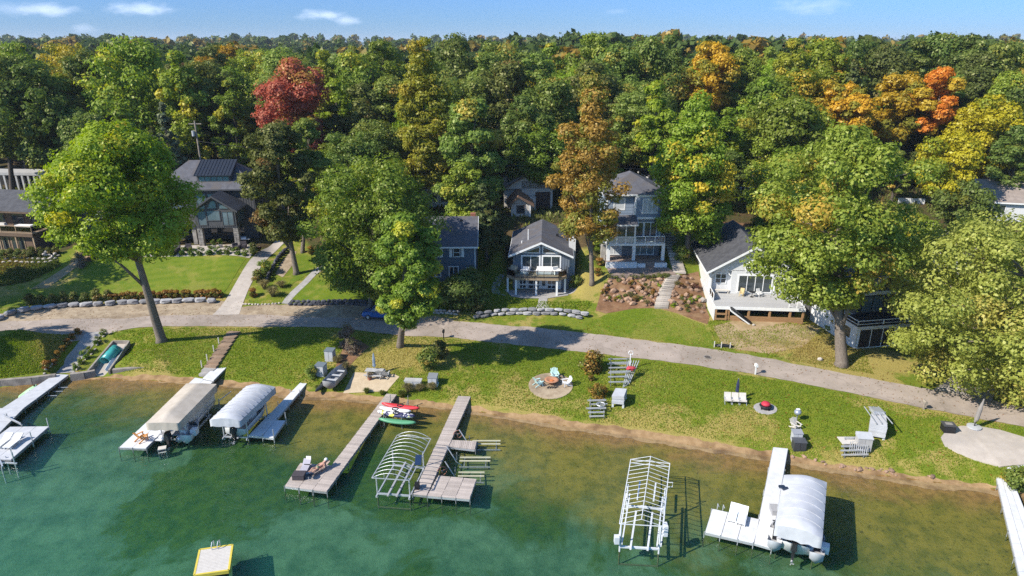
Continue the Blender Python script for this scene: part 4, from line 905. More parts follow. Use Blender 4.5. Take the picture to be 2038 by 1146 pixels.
ch = h.box('chimney', M_white, W2+.02, W2+.95, 3.0, 4.3, -.4, 7.5); MB().box(W2-.02, W2+.99, 2.96, 4.34, 7.5, 7.62).build('cap', M_brick, ch); MB().cyl((W2+.48, 3.65, 7.62), .22, .3, 10).build('flue', M_brick, ch)
MB().cyl((-1.9, 3.4, 5.9), .09, 1.9, 8).build('vent_pipe', M_white, h.r); MB().cyl((-2.8, 3.0, 5.5), .10, .7, 8).build('vent_pipe', M_white, h.r); h.box('roof_vent', M_black, 2.1, 2.5, 6.0, 6.4, 6.1, 6.4)
COT = h.r
def W_(root, p): return root.matrix_world @ Vector(p) if False else (Matrix.Translation(root.location) @ Matrix.Rotation(root.rotation_euler.z, 4, 'Z')) @ Vector(p)
def armchair(label, cat, loc, rz, w_=.95, m=M_cushion, name='armchair', group=None, d=.9):
    t = thing(name, label, cat, loc, rz, group)
    MB().box(-w_/2, w_/2, -d/2, d/2, .08, .42).build('seat', m, t); MB().hexa([(-w_/2, d/2-.24, .4), (w_/2, d/2-.24, .4), (w_/2, d/2, .4), (-w_/2, d/2, .4)], [(-w_/2, d/2-.12, .95), (w_/2, d/2-.12, .95), (w_/2, d/2+.1, .95), (-w_/2, d/2+.1, .95)]).build('backrest', m, t)
    for sx in (-1, 1): MB().box(sx*w_/2-.09, sx*w_/2+.09, -d/2, d/2-.1, .08, .64).build('armrest', m, t)
    n = 2 if w_ > 1.5 else 1
    for i in range(n): a = -w_/2+.1+(w_-.2)*i/n; MB().box(a+.01, a+(w_-.2)/n-.01, -d/2+.04, d/2-.25, .42, .54).build('cushion', m, t)
    for sx in (-1, 1):
        for sy in (-1, 1): MB().box(sx*(w_/2-.05)-.03, sx*(w_/2-.05)+.03, sy*(d/2-.06)-.03, sy*(d/2-.06)+.03, 0, .08).build('leg', M_black, t)
    return t
armchair('white armchair on the cottage deck left of the white sofa', 'armchair', W_(COT, (-2.2, -1.2, ZD+.003)), R(-25))
armchair('white armchair on the cottage deck right of the white sofa', 'armchair', W_(COT, (2.2, -1.0, ZD+.003)), R(30))
armchair('long white sofa in the middle of the cottage deck', 'sofa', W_(COT, (.5, -1.1, ZD+.003)), 0, 2.1, name='sofa')
armchair('tan wicker armchair at the left end of the cottage deck', 'armchair', W_(COT, (-4.0, -.75, ZD+.003)), R(-40), 1.1, flatm('wicker', (.5, .40, .27), .8))
t = thing('side_table', 'low pale side table at the right end of the cottage deck', 'side table', W_(COT, (3.1, -1.2, ZD+.003))); MB().box(-.25, .25, -.25, .25, .44, .5).build('tabletop', M_stucco, t); MB().box(-.18, .18, -.18, .18, 0, .437).build('base', M_stucco, t)

# ---- three storey blue house
o_ = pz(1265, 528, 5.5)
h = House('blue_house', 'tall blue-grey three-storey house with white trim, stacked porches and a hip roof', o_, R(1)); X0, X1, DP = -4.3, 3.95, 11.5
h.box('lower_wall', M_greysiding, X0+.2, X1-.1, 2.6, DP, -1, 3.3); h.box('middle_wall', M_bluesiding, X0, X1-.1, 2.5, DP, 3.3, 6.6); h.box('upper_wall', M_bluesiding, X0, X1-.1, 2.5, DP, 6.6, 9.9)
h.box('bay_wall', M_bluesiding, -.25, X1-.12, 1.9, 2.5, 6.5, 9.9)
h.laps(M_bluesiding, 'f', 1.9, -.1, X1-.3, 6.75, 9.7, .22, 'siding_boards', False, [(.85, 3.05, 7.3, 9.5)]); h.laps(M_bluesiding, 'f', 2.5, X0, -.4, 6.75, 9.7, .22, 'siding_boards', False, [(-3.3, -1.6, 7.7, 9.5)])
h.laps(M_bluesiding, 'f', 2.5, .0, X1-.3, 5.7, 6.5, .35, 'wall_battens', True); h.laps(M_bluesiding, 'r', X1-.1, 2.5, DP, 0, 9.8, .22)
mb = MB(); h.slab(mb, 'f', 1.9, -.25, X1-.1, 6.45, 6.75, .0, .09); h.slab(mb, 'f', 1.9, -.28, -.05, 6.75, 9.75, 0, .08); h.slab(mb, 'f', 1.9, X1-.32, X1-.08, 6.75, 9.75, 0, .08); h.slab(mb, 'f', 2.5, X1-.32, X1-.08, 3.4, 6.45, 0, .08); h.slab(mb, 'f', 2.5, X0-.02, X0+.2, 3.4, 9.75, 0, .08); h.slab(mb, 'f', 1.9, -.25, X1-.1, 9.68, 9.92, 0, .1); h.slab(mb, 'f', 2.5, X0, -.25, 9.68, 9.92, 0, .1); mb.build('trim', M_trim, h.r)
h.window('f', 1.9, .98, 2.92, 7.45, 9.35, 3, 1, gm_=M_curtain, t=.16); h.window('f', 2.5, -3.1, -1.75, 7.85, 9.3, 1, 1, gm_=M_curtain, t=.2)
h.window('f', 2.5, .25, 1.25, 3.75, 5.75, 1, 1, t=.14, name='patio_door'); h.window('f', 2.5, 1.5, 3.2, 3.75, 5.75, 2, 1, t=.14, name='patio_door')
h.hip(X0, X1-.1, 2.3, DP, 9.95, 2.6, M_shingle, M_trim, .5); MB().add([(.0, 1.45, 10.13), (X1+.35, 1.45, 10.13), (2.0, 4.3, 11.3), (.0, 2.0, 10.0), (X1+.3, 2.0, 10.0)], [(0, 1, 2), (0, 2, 3), (1, 4, 2), (0, 3, 4, 1)]).build('roof_hip', M_shingle, h.r)
# screened porch, left, on the middle floor
h.box('porch_floor', M_trim, X0, X1+.15, 0.0, 2.45, 2.98, 3.3); h.box('porch_ceiling', M_trim, X0+.1, -.35, .1, 2.4, 6.0, 6.12)
h.gable(X0, -.2, .1, 2.45, 6.15, .8, M_shingle, M_trim, 'x', .3, .2, .16, .72)
mb = MB()
for x in (X0+.1, -2.95, -1.65, -.4): mb.box(x-.07, x+.07, .1, .22, 3.3, 6.0)
mb.box(X0, -.3, .1, .21, 4.2, 4.32); mb.box(X0, -.3, .08, .24, 5.85, 6.0); mb.box(-.47, -.25, .08, .28, 3.3, 6.0); mb.build('porch_frame', M_trim, h.r)
for a, b in ((X0+.2, -3.05), (-2.85, -1.75), (-1.55, -.5)):
    MB().box(a, b, .14, .16, 4.33, 5.84).build('screen', M_glass, h.r); MB().box(a, b, .14, .16, 3.4, 4.19).build('lattice_panel', M_stucco, h.r)
h.rail([(-.2, .12), (X1+.05, .12), (X1+.05, 2.4)], 3.3, 1.0, M_trim, glass=M_clear, step=1.4)
for x in (X0+.25, -.35, X1-.05): h.box('porch_post', M_trim, x-.22, x+.22, .05, .5, .72, 2.978)
h.window('f', 2.6, .15, 3.0, .95, 2.75, 3, 1, gm_=M_green_glass, name='patio_door'); h.window('f', 2.6, -3.9, -1.8, .95, 2.75, 2, 1, gm_=M_curtain, name='patio_door')
# terraces of boards with white planters
h.box('upper_terrace_frame', M_browndeck, X0-.2, X1+.2, -.9, 2.55, -.3, .648); h.boards('terrace_board', M_browndeck, X0-.2, X1+.2, -.9, 2.55, .70, .22)
h.box('lower_terrace_frame', M_browndeck, X0-.1, X1+.9, -4.6, -.9, -.7, .048); h.boards('terrace_board', M_browndeck, X0-.1, X1+.9, -4.6, -.93, .10, .22)
h.box('terrace_fascia', M_trim, X0-.25, -.1, -1.5, -.92, .102, .85); h.box('terrace_bench', M_trim, .0, 1.15, -1.35, -.92, .102, .62); h.box('terrace_bench', M_trim, 2.5, X1+.3, -1.35, -.92, .102, .72)
h.box('corner_stone', M_stone, X0-.75, X0-.1, .4, 1.2, -.8, 3.0)
BLUE = h.r
mb = MB(); mb.box(X1+.02, X1+.2, 2.42, 2.6, 5.1, 5.4); mb.build('wall_lamp', M_black, h.r)

# ---- small blue house with white shutters behind the trees
o_ = pz(898, 560, 3.9)
h = House('shuttered_house', 'small dark blue house with white shutters and a grey side-gable roof behind the trees', o_, R(1)); a = 3.6
h.box('wall', flatm('deep_blue_siding', (.085, .125, .165), .6), -a, a, 0, 8, -1, 5.6); h.gable(-a, a, 0, 8, 5.5, 2.9, M_shingle, M_trim, 'x', .5, .3, .2, .5, M_brownsiding)
h.laps(MATS['deep_blue_siding'], 'f', 0, -a, a, .2, 5.4, .22, holes=[(-2.9, -1.2, 3.3, 5.2), (-.2, 2.0, 3.3, 5.2), (2.1, 3.4, .5, 2.3), (-.4, 1.2, .1, 2.4)])
for u in (-2.1, .9):
    h.window('f', 0, u-.42, u+.42, 3.75, 4.9, 1, 2)
    for sx in (-1, 1): h.box('shutter', M_trim, u+sx*.85-.2, u+sx*.85+.2, -.1, -.061, 3.65, 5.0)
h.window('f', 0, 2.3, 3.2, .8, 2.0, 1, 1, t=.15); h.window('f', 0, -.2, 1.0, .2, 2.2, 2, 1, t=.12, name='patio_door'); h.window('f', 0, -2.9, -1.5, .8, 2.0, 2, 1)
h.box('downspout', M_trim, a-.18, a-.05, -.1, -.06, 0, 5.3); h.box('chimney', M_brick, a-.85, a-.1, 4.2, 5.0, 5.5, 8.9); h.box('roof_vent', M_black, 1.3, 1.7, 3.2, 3.55, 7.6, 8.2); h.box('roof_vent', M_white, -2.4, -2.0, 3.2, 3.55, 7.7, 8.25)

# ---- dark modern house
o_ = pz(428, 492, 5.8)
h = House('dark_house', 'large charcoal house with a hip roof, metal dormer and glazed gable wing', o_, R(4)); bx0, bx1, by0, by1 = -10.0, 5.4, 5.2, 14.0
h.box('wall', M_darksiding, bx0, bx1, by0, by1, -1, 8.1); h.laps(M_darksiding, 'f', by0, bx0, bx1, 3.4, 8.0, .4, 'wall_battens', True, [(-3.9, -1.2, 4.9, 7.6)]); h.laps(M_darksiding, 'r', bx1, by0, by1, 0, 8.0, .4, 'wall_battens', True)
h.hip(bx0, bx1, by0, by1, 8.1, 4.1, M_shingle, flatm('dark_trim', (.09, .09, .095), .5), .6)
h.window('f', by0, -3.7, -2.2, 5.1, 7.4, 1, 1, M_darksiding, M_green_glass); h.window('f', by0, -1.9, -.9, 6.0, 7.4, 1, 1, M_darksiding, M_green_glass); h.window('f', by0, -8.5, -6.0, 5.1, 7.4, 3, 1, M_darksiding, M_green_glass)
# dormer with a standing-seam roof
MB().hexa([(-3.4, 5.9, 8.3), (1.9, 5.9, 8.3), (1.9, 9.4, 8.3), (-3.4, 9.4, 8.3)], [(-3.4, 5.9, 10.35), (1.9, 5.9, 10.35), (1.9, 9.4, 12.0), (-3.4, 9.4, 12.0)]).build('dormer_wall', M_darksiding, h.r)
rf = MB().hexa([(-3.7, 5.45, 10.25), (2.2, 5.45, 10.25), (2.2, 9.6, 12.15), (-3.7, 9.6, 12.15)], [(-3.7, 5.45, 10.37), (2.2, 5.45, 10.37), (2.2, 9.6, 12.27), (-3.7, 9.6, 12.27)]).build('dormer_roof', M_metalroof, h.r)
for i in range(12): x = -3.6+i*.52; MB().beam((x, 5.45, 10.40), (x, 9.6, 12.30), .05, .07).build('seam', M_metalroof, rf)
h.window('f', 5.9, -3.1, 1.6, 9.35, 10.05, 5, 1, M_darksiding, M_green_glass)
# gable wing towards the lake
gx0, gx1, gy0 = -2.6, 3.6, 0.6
h.box('wing_wall', M_darksiding, gx0, gx1, gy0, by0, 3.0, 5.9); h.gable(gx0, gx1, gy0, by0+1, 5.9, 2.1, M_shingle_d, MATS['dark_trim'], 'y', .5, .6, .2, .5, M_darksiding)
h.window('f', gy0, gx0+.5, gx0+1.7, 3.5, 5.6, 1, 1, M_darksiding, M_green_glass); h.window('f', gy0, -.7, 1.2, 4.2, 5.7, 1, 1, M_darksiding, M_green_glass); h.window('f', gy0, 1.6, 3.2, 3.4, 5.5, 2, 1, M_darksiding, M_green_glass)
for q in ([(-.6, 6.0), (.9, 6.0), (.9, 7.1), (.5, 7.45), (.0, 7.1)], [(1.3, 6.0), (2.8, 6.0), (1.3, 6.95)], [(-1.9, 6.0), (-.8, 6.0), (-.8, 6.75)]):
    f_ = MB().prism(q, 'y', gy0-.05, gy0+.01).build('gable_window', M_darksiding, h.r); c = (sum(p[0] for p in q)/len(q), sum(p[1] for p in q)/len(q)); MB().prism([(c[0]+(p[0]-c[0])*.85, c[1]+(p[1]-c[1])*.85) for p in q], 'y', gy0-.075, gy0-.052).build('pane', M_green_glass, f_)
h.window('r', gx1, 1.4, 4.6, 3.5, 5.4, 3, 1, M_darksiding, M_green_glass)
h.laps(M_darksiding, 'f', gy0, gx0, gx1, 3.0, 3.35, .35, 'wall_battens', True)
for x in (gx0+.4, gx1-.3):
    cl_ = h.box('stone_column', M_stone, x-.36, x+.36, gy0+.1, gy0+.8, -.5, 2.998)
    for k in range(9):
        zz = .05+k*.33; wv = rng.uniform(.02, .06)
        for q0, q1 in ((x-.36, x-.02+rng.uniform(-.1, .1)), (x+.03, x+.36)): MB().box(q0-.02, q1, gy0+.1-wv, gy0+.1, zz, zz+.29).build('stone', M_stone, cl_)
h.window('f', by0, gx0+.3, gx1-.4, .1, 2.5, 3, 1, M_darksiding, M_glass, name='patio_door'); h.window('f', by0, -8.8, -4, .1, 2.6, 4, 1, M_darksiding, M_glass, name='patio_door')
for x in (-9.5, -6.5, -3.6): h.box('porch_column', M_stone, x-.3, x+.3, 2.0, 2.6, -.5, 3.2)
h.box('porch_roof', M_shingle_d, bx0, gx0-.02, 1.6, by0-.01, 3.2, 3.5)
DARK = h.r

# ---- brown house at the left edge
o_ = pz(58, 500, 5.6)
h = House('brown_house', 'low brown house with a shallow gable roof and a deck at the left edge', o_, R(-9))
h.box('lower_wall', M_brownsiding, -9, 1.0, 0, 8, -1, 2.9); h.box('upper_wall', M_brownsiding, -9, 3.4, 2.6, 12, 2.9, 6.2); h.box('side_wall', M_darksiding, 3.45, 9.0, 7, 13, -.5, 5.0)
h.gable(-9, 3.4, 2.0, 13, 6.2, 1.9, M_shingle_d, M_brownsiding, 'x', .9, .5, .22, .35); h.gable(3.6, 9.2, 7, 13, 5.0, 1.2, M_shingle_d, M_brownsiding, 'y', .5, .4, .2)
h.box('deck', M_deckwood, -9, 1.9, -.6, 2.6, 2.92, 3.1); h.box('deck_beam', M_brownsiding, -9, 1.9, -.66, -.603, 2.5, 3.05)
h.rail([(-9, -.5), (1.8, -.5), (1.8, 2.4)], 3.1, 1.0, M_deckwood, glass=M_clear, step=2.7)
for x in (-4.2, -1.3, 1.75): h.box('post', M_deckwood, x-.1, x+.1, -.55, -.35, -.5, 2.5)
for a in (-8.3, -5.4, -2.6): h.window('f', 0, a, a+2.2, .15, 2.1, 2, 1, M_deckwood, name='patio_door')
for a in (-7.5, -4.2, -1.0): h.window('f', 2.6, a, a+2.0, 3.3, 5.2, 2, 1, M_brownsiding)
h.window('r', 3.4, 4.5, 8.5, 3.6, 5.2, 3, 2, M_darksiding); h.window('f', 7, 5.5, 8.0, 2.6, 4.4, 2, 1, M_trim)
BROWN = h.r
t = thing('covered_grill', 'pale tent-shaped covered grill on the brown house deck', 'covered grill', W_(BROWN, (-4.5, .9, 3.103)), R(-9)); MB().hexa([(-1.0, -.45, 0), (1.0, -.45, 0), (1.0, .45, 0), (-1.0, .45, 0)], [(-.5, -.2, 1.05), (.5, -.2, 1.05), (.5, .2, 1.05), (-.5, .2, 1.05)]).build('cover', M_stucco, t)
t = thing('covered_table', 'long table under a white cover on the brown house deck', 'covered table', W_(BROWN, (-.6, .9, 3.103)), R(-9)); MB().hexa([(-1.5, -.5, 0), (1.5, -.5, 0), (1.5, .5, 0), (-1.5, .5, 0)], [(-1.4, -.45, .85), (1.4, -.45, .9), (1.4, .45, .9), (-1.4, .45, .85)]).build('cover', M_cushion, t)
t = thing('white_pavilion', 'white columned porch among dark trees at the left edge', 'pavilion', G(-92.5, 129), R(-4))
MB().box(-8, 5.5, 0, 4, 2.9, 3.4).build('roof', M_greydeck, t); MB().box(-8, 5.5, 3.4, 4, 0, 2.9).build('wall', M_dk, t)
for i in range(12): x = -7.9+i*1.2; MB().box(x, x+.35, 0.05, .4, -.5, 2.897).build('column', M_greydeck, t)

# ---- brown and white house up the slope
o_ = pz(1058, 432, 8.8)
h = House('split_roof_house', 'white stucco house with offset brown roofs and a dark garage door behind the cottage', o_, R(2))
h.box('wall', M_stucco, -1.4, 4.0, 6.0, 14, -1, 4.9); h.gable(-4.6, 4.2, 6.0, 14, 3.6, 2.2, M_shingle_t, M_brownsiding, 'y', .4, .5, .2, .42, M_stucco)
h.box('left_wall', M_stucco, -4.4, -1.41, 6.6, 14, -1, 3.6)
h.box('garage_door', flatm('dark_brown_door', (.05, .032, .028), .6), 1.0, 3.6, 5.93, 5.99, 0, 3.0)
for k in range(4): h.box('door_panel', MATS['dark_brown_door'], 1.1, 3.5, 5.90, 5.928, .08+k*.74, .74+k*.74)
h.box('porch_wall', M_stucco, -3.4, -.1, .6, 6.0, -1, 2.2); h.gable(-3.4, -.1, .6, 6.3, 2.1, 1.3, M_shingle_b, M_brownsiding, 'y', .5, .6, .2, .35, M_stucco)
h.box('side_wall', M_stucco, -.08, .98, 4.6, 5.98, -1, 2.4); h.window('f', .6, -2.4, -1.2, .6, 1.8, 1, 1, M_brownsiding); h.box('post', M_trim, -.35, -.15, .2, .4, -.5, 2.1)

# ---- white house with the big deck
zg = 2.65; o_ = pz(1490, 582, 4.65)
h = House('white_house', 'white lake house with a dark gable roof and broad white deck over lumber posts', o_, R(-5)); ZD = 0.0
aL, aR = -5.4, 5.4
h.box('wall', M_white, aL+.1, aR-.1, 0, 12.5, -3.2, 3.3); h.gable(aL, aR, -.6, 12.5, 3.2, 3.3, M_shingle_d, M_trim, 'y', .55, .55, .22, .5, M_white)
MATS['dark_shingles'].node_tree.nodes['Principled BSDF'].inputs['Roughness'].default_value = .8
h.window('f', -.603, -1.6, 2.6, .35, 2.55, 4, 1, t=.16); h.window('f', -.603, 3.1, 4.2, .7, 2.2, 2, 1)
mb = MB().prism([(-.9, 3.1), (.9, 3.1), (.9, 4.0), (.5, 4.5), (0, 4.65), (-.5, 4.5), (-.9, 4.0)], 'y', -.68, -.6); gw = mb.build('arched_window', M_trim, h.r)
MB().prism([(-.72, 3.22), (.72, 3.22), (.72, 3.95), (.4, 4.33), (0, 4.47), (-.4, 4.33), (-.72, 3.95)], 'y', -.70, -.682).build('pane', M_glass, gw)
MB().box(-.03, .03, -.73, -.703, 3.2, 4.5).build('muntin', M_trim, gw); MB().box(-.75, .75, -.73, -.703, 3.7, 3.76).build('muntin', M_trim, gw)
h.box('front_wall', M_white, -2.6, aR-.1, -.6, -.003, 0, 3.3)
h.box('porch_post', M_trim, aL-.05, aL+.2, -.55, -.3, 0, 3.1); MB().beam((aL+.1, -.4, 2.2), (aL+1.0, -.4, 3.1), .14).build('brace', M_trim, h.r); MB().beam((-2.65, -.4, 2.4), (-3.3, -.4, 3.1), .14).build('brace', M_trim, h.r)
h.window('f', 0, -4.5, -3.2, 1.3, 2.5, 2, 2, t=.12)
dy = -5.35; dx0, dx1 = -5.35, 5.75
h.box('deck_frame', M_trim, dx0, dx1, dy, -.62, -.36, -.055); h.boards('deck_board', M_greydeck, dx0, dx1, dy, -.62, 0, .14)
h.box('deck_skirt', M_trim, dx0-.03, dx1+.03, dy-.05, dy-.003, -.45, -.06); h.box('side_skirt', M_white, dx0-.08, dx0-.003, dy, 12, -2.4, -.06)
h.rail([(dx0+.05, -.7), (dx0+.05, dy+1.8)], 0, .95, M_trim, glass=M_clear); h.rail([(dx1-.1, -2.2), (dx1-.1, dy+.1), (dx1-2.0, dy+.1)], 0, .95, M_trim, step=1.0)
for x in (-3.6, -1.1, 1.5, 4.0, 5.6): h.box('post', M_orangewood, x-.12, x+.12, dy+.05, dy+.29, -2.6, -.362)
for k in range(4): h.box('plank', M_orangewood, -3.4, 5.65, dy-.0, dy+.045, -2.25+k*.24, -2.02+k*.24)
for x in (-5.2, -3.9): h.box('post', M_orangewood, x-.1, x+.1, dy-.02, dy+.16, -2.6, -.46)
h.box('plank', M_orangewood, -5.3, -3.8, dy-.06, dy-.022, -1.2, -.95); h.box('plank', M_orangewood, -5.3, -3.8, dy-.06, dy-.022, -1.9, -1.65); h.box('crawl_space', M_dk, dx0+.2, dx1-.2, -2.4, -2.3, -2.6, -.37)  # last box: near-black sheet standing in for the shade under the deck
st = MB().hexa([(-3.62, dy-.08, -.35), (-3.62, dy-1.0, -.35), (-.95, dy-1.0, -2.25), (-.95, dy-.08, -2.25)], [(-3.62, dy-.08, -.15), (-3.62, dy-1.0, -.15), (-.95, dy-1.0, -2.05), (-.95, dy-.08, -2.05)]).build('stair_stringer', M_trim, h.r)
for k in range(10): q = k/10; MB().box(-3.55+q*2.6, -3.28+q*2.6, dy-1.05, dy-.1, -.12-q*1.9, -.04-q*1.9).build('tread', M_black, st)
for (x, z) in ((-4.0, 5.2), (-3.0, 5.6)): MB().cyl((x+.8, 5.5 if x < -3.5 else 6.5, z-.4), .08, .9, 7).build('vent_pipe', M_black, h.r)
WH = h.r
def slim_chair(label, loc, rz, m, group=None, name='deck_chair'):
    t = thing(name, label, 'chair', loc, rz, group); s_ = .5
    MB().box(-.27, .27, -.27, .27, .38, .45).build('seat', m, t); MB().hexa([(-.27, .24, .42), (.27, .24, .42), (.27, .3, .42), (-.27, .3, .42)], [(-.25, .40, 1.0), (.25, .40, 1.0), (.25, .46, 1.0), (-.25, .46, 1.0)]).build('backrest', m, t)
    for sx in (-.24, .24):
        for sy in (-.24, .24): MB().box(sx-.025, sx+.025, sy-.025, sy+.025, 0, .378).build('leg', m, t)
        MB().box(sx-.03, sx+.03, -.27, .3, .62, .66).build('armrest', m, t); MB().box(sx-.02, sx+.02, -.25, -.21, .45, .618).build('arm_post', m, t)
    return t
slim_chair('tan deck chair by the tall windows of the white house', W_(WH, (-1.3, -1.5, .003)), R(-30), flatm('tan_wicker', (.55, .43, .22), .8))
slim_chair('white deck chair in front of the white house windows', W_(WH, (1.0, -1.5, .003)), R(20), M_cushion)
t = thing('round_table', 'small dark round table between chairs on the white house deck', 'table', W_(WH, (.0, -1.7, .003))); MB().lathe([(.4, .68), (.42, .70), (.4, .73)], n=16).build('tabletop', M_black, t); MB().cyl((0, 0, 0), .05, .678, 8).build('pedestal', M_black, t); MB().lathe([(.25, 0), (.22, .04)], n=12).build('base', M_black, t)
t = thing('bench', 'pale bench against the left porch wall of the white house', 'bench', W_(WH, (-3.6, -.5, .003)), R(-5)); MB().box(-.9, .9, -.25, .2, .4, .46).build('seat', M_stucco, t); [MB().box(x-.05, x+.05, -.2, .15, 0, .398).build('leg', M_stucco, t) for x in (-.75, .75)]

# ---- dark-roofed house half hidden at the right
o_ = pz(1745, 690, 2.3)
h = House('lakefront_house', 'white and black house with a roof terrace half hidden by the right-hand tree', o_, R(10))
h.box('lower_wall', M_white, -3.0, 7, 0, 9, -1, 2.7); h.box('terrace', M_black, -2.9, 7, .1, 3.5, 2.702, 2.85); h.box('upper_wall', M_darksiding, -.8, 7, 3.5, 9, 2.7, 5.6)
h.gable(-1.2, 7, 3.5, 9, 5.6, 2.4, M_shingle_d, M_trim, 'y', .5, .5, .2, .5, M_darksiding)
h.window('f', 3.5, -.2, 2.6, 3.0, 5.0, 2, 1, M_black, M_green_glass, name='patio_door'); h.box('trim', M_trim, -.9, 7, 3.38, 3.49, 5.2, 5.65); h.window('f', 0, -2.6, 1.9, .1, 2.35, 3, 1, M_trim, M_dk); h.window('f', 0, 2.3, 6.6, .1, 2.35, 3, 1, M_trim, M_dk)
h.rail([(-2.9, 3.3), (-2.9, .15), (7, .15)], 2.85, .5, M_trim, step=3); h.window('l', -3.0, 1.0, 3.0, .9, 2.2, 1, 1)
h.gable(-2.6, 2.4, 9.2, 15, 3.4, 1.8, M_shingle_d, M_trim, 'y', .4, .4); h.box('rear_wall', M_darksiding, -2.5, 2.3, 9.01, 15, -1, 3.4)
# roofs farther right
o_ = G(55, 92); h = House('tan_house', 'low tan-roofed house peeping out between the right-hand trees', pz(1900, 540, 5.6), R(-20)); h.box('wall', M_stucco, -3.5, 3.5, 0, 7, -1, 2.7); h.gable(-3.5, 3.5, 0, 7, 2.7, 1.8, M_shingle_t, M_trim, 'x', .5, .5, .2, .5, M_stucco); h.window('f', 0, -1.5, 1.5, .9, 2.1, 2, 1)
h = House('ranch_house', 'pale house with a brown-grey roof at the right edge', pz(2020, 437, 8.4), R(-14)); h.box('wall', M_white, -5, 7, 0, 9, -1, 3.0); h.gable(-5, 7, 0, 9, 3.0, 2.6, M_shingle_t, M_trim, 'x', .5, .5, .2, .5, M_white); h.window('f', 0, -3.5, -1.8, 1, 2.3, 2, 1); h.window('l', -5, 2, 4, 1, 2.3, 2, 1); h.window('f', 0, 2.0, 4.0, 1, 2.3, 2, 1)
# far bits between the trees
h = House('blue_shed', 'little blue house with white corners on the far lawn behind the dark house', G(*py_at(468, 285, 138)[:2]), 0); h.box('wall', flatm('blue_paint', (.10, .16, .28), .6), -1.7, 2.5, 0, 4, -.5, 3.0); h.gable(-1.7, 2.5, 0, 4, 3.0, 1.3, M_shingle_d, M_trim, 'y', .3, .3, .15, .5, MATS['blue_paint']); h.window('f', 0, -1.2, -.3, .8, 2.5, 1, 1); h.window('f', 0, .5, 1.9, .8, 2.5, 2, 1)
h = House('grey_garage', 'grey garage with a low gable roof behind the utility pole', G(*py_at(404, 282, 134)[:2]), R(8)); h.box('wall', M_greydeck, -3, 3, 0, 6, -.5, 2.5); h.gable(-3, 3, 0, 6, 2.5, 1.4, M_shingle_d, M_trim, 'y', .3, .3, .15, .5, M_greydeck); h.box('garage_door', M_white, -1.6, 1.6, -.05, -.003, 0, 2.1)
for (px_, py_, Y, wd, lab, m_) in [(870, 352, 120, 5, 'pale cottage wall glimpsed between trunks left of the middle', M_white), (1325, 325, 122, 5, 'white cottage glimpsed right of the blue house roof', M_white), (620, 250, 140, 6, 'white house half hidden behind the red maple', M_white), (1480, 345, 118, 7, 'dark roofed cabin under the trees right of centre', M_dk), (120, 262, 142, 7, 'pale house glimpsed far back in the left woods', M_stucco), (780, 310, 130, 6, 'pale blue cottage half hidden behind trees left of centre', M_bluesiding)]:
    p = py_at(px_, py_, Y); h = House('hidden_house', lab, G(p.x, Y), R(rng.uniform(-8, 8))); h.box('wall', m_, -wd/2, wd/2, 0, 6, -.5, 2.8); h.gable(-wd/2, wd/2, 0, 6, 2.8, 1.5, M_shingle_d, M_trim, 'y', .4, .4, .18, .5, m_)
    h.window('f', 0, -wd*.32, -.2, .9, 2.2, 2, 1); h.window('f', 0, .5, wd*.36, .9, 2.2, 1, 1)
# retaining walls and drive by the tan house
t = thing('retaining_wall', 'pale concrete wall curving round the drive beside the tan roof', 'wall')
pp = [at(1838, 452), at(1860, 468), at(1885, 480), at(1905, 492), at(1912, 515)]; mb = MB()
for p, q in zip(pp[:-1], pp[1:]): mb.beam((p.x, p.y, p.z+.5), (q.x, q.y, q.z+.5), .35, 1.9)
mb.build('wall_face', flatm('cream_concrete', (.55, .49, .40), .9), t)
drape('upper_drive', [(1840, 500), (1850, 482), (1890, 486), (1905, 510), (1885, 530), (1840, 525)], M_conc, .05, 'pale concrete drive behind the right-hand houses')
t = thing('garden_fence', 'low white garden fence in front of the yellow tree', 'fence'); a, b = at(1788, 404), at(1838, 406); n = 14
for i in range(n): p = a.lerp(b, i/(n-1)); g = H(p.x, p.y); MB().box(p.x-.13, p.x+.13, p.y-.03, p.y+.03, g-.2, g+.95).build('picket', M_trim, t)
mb = MB(); mb.beam(a+Vector((0, .06, .7)), b+Vector((0, .06, .7)), .05, .1); mb.build('rail', M_trim, t)
# utility poles and wires
M_pole = mat('weathered_pole', (.33, .28, .22), (.22, .185, .15), 3, .9, .3, 9)
def pole(px, top, Y, lab, arms=True):
    p = py_at(px, top, Y); b = G(p.x, Y); t = thing('utility_pole', lab, 'utility pole', b); hh = p.z-b.z
    MB().tube([(0, 0, -.5), (0, 0, hh)], [.19, .13], 9).build('shaft', M_pole, t); MB().cyl((-.45, -.15, hh-2.6), .28, .9, 10).build('transformer', flatm('grey_metal', (.42, .43, .44), .5), t)
    if arms: MB().box(-1.1, 1.1, -.06, .06, hh-.6, hh-.45).build('crossarm', M_pole, t)
    return b+Vector((0, 0, hh-.5))
pa = pole(387, 240, 121, 'utility pole with a grey transformer behind the dark house')
pb = pole(1200, 325, 112, 'short utility pole glimpsed through the orange-brown tree', False)
pc = pole(1540, 268, 122, 'wooden utility pole with a lamp arm among the trees right of centre')
def wire(a, b, sag, lab):
    t = MB().tube([a.lerp(b, k/14)-Vector((0, 0, sag*4*(k/14)*(1-k/14))) for k in range(15)], .035, 4).build('overhead_wire', M_black, None); tag(t, lab, 'wire')
wire(pa+Vector((0, 0, -3)), pb, 1.2, 'overhead wire running right from the pole behind the dark house'); wire(pa+Vector((-.9, 0, -3)), py_at(240, 300, 121), .8, 'overhead wire running left from the pole behind the dark house'); wire(pb, pc+Vector((0, 0, -4)), 1.0, 'overhead wire running right from the short pole in the orange tree')
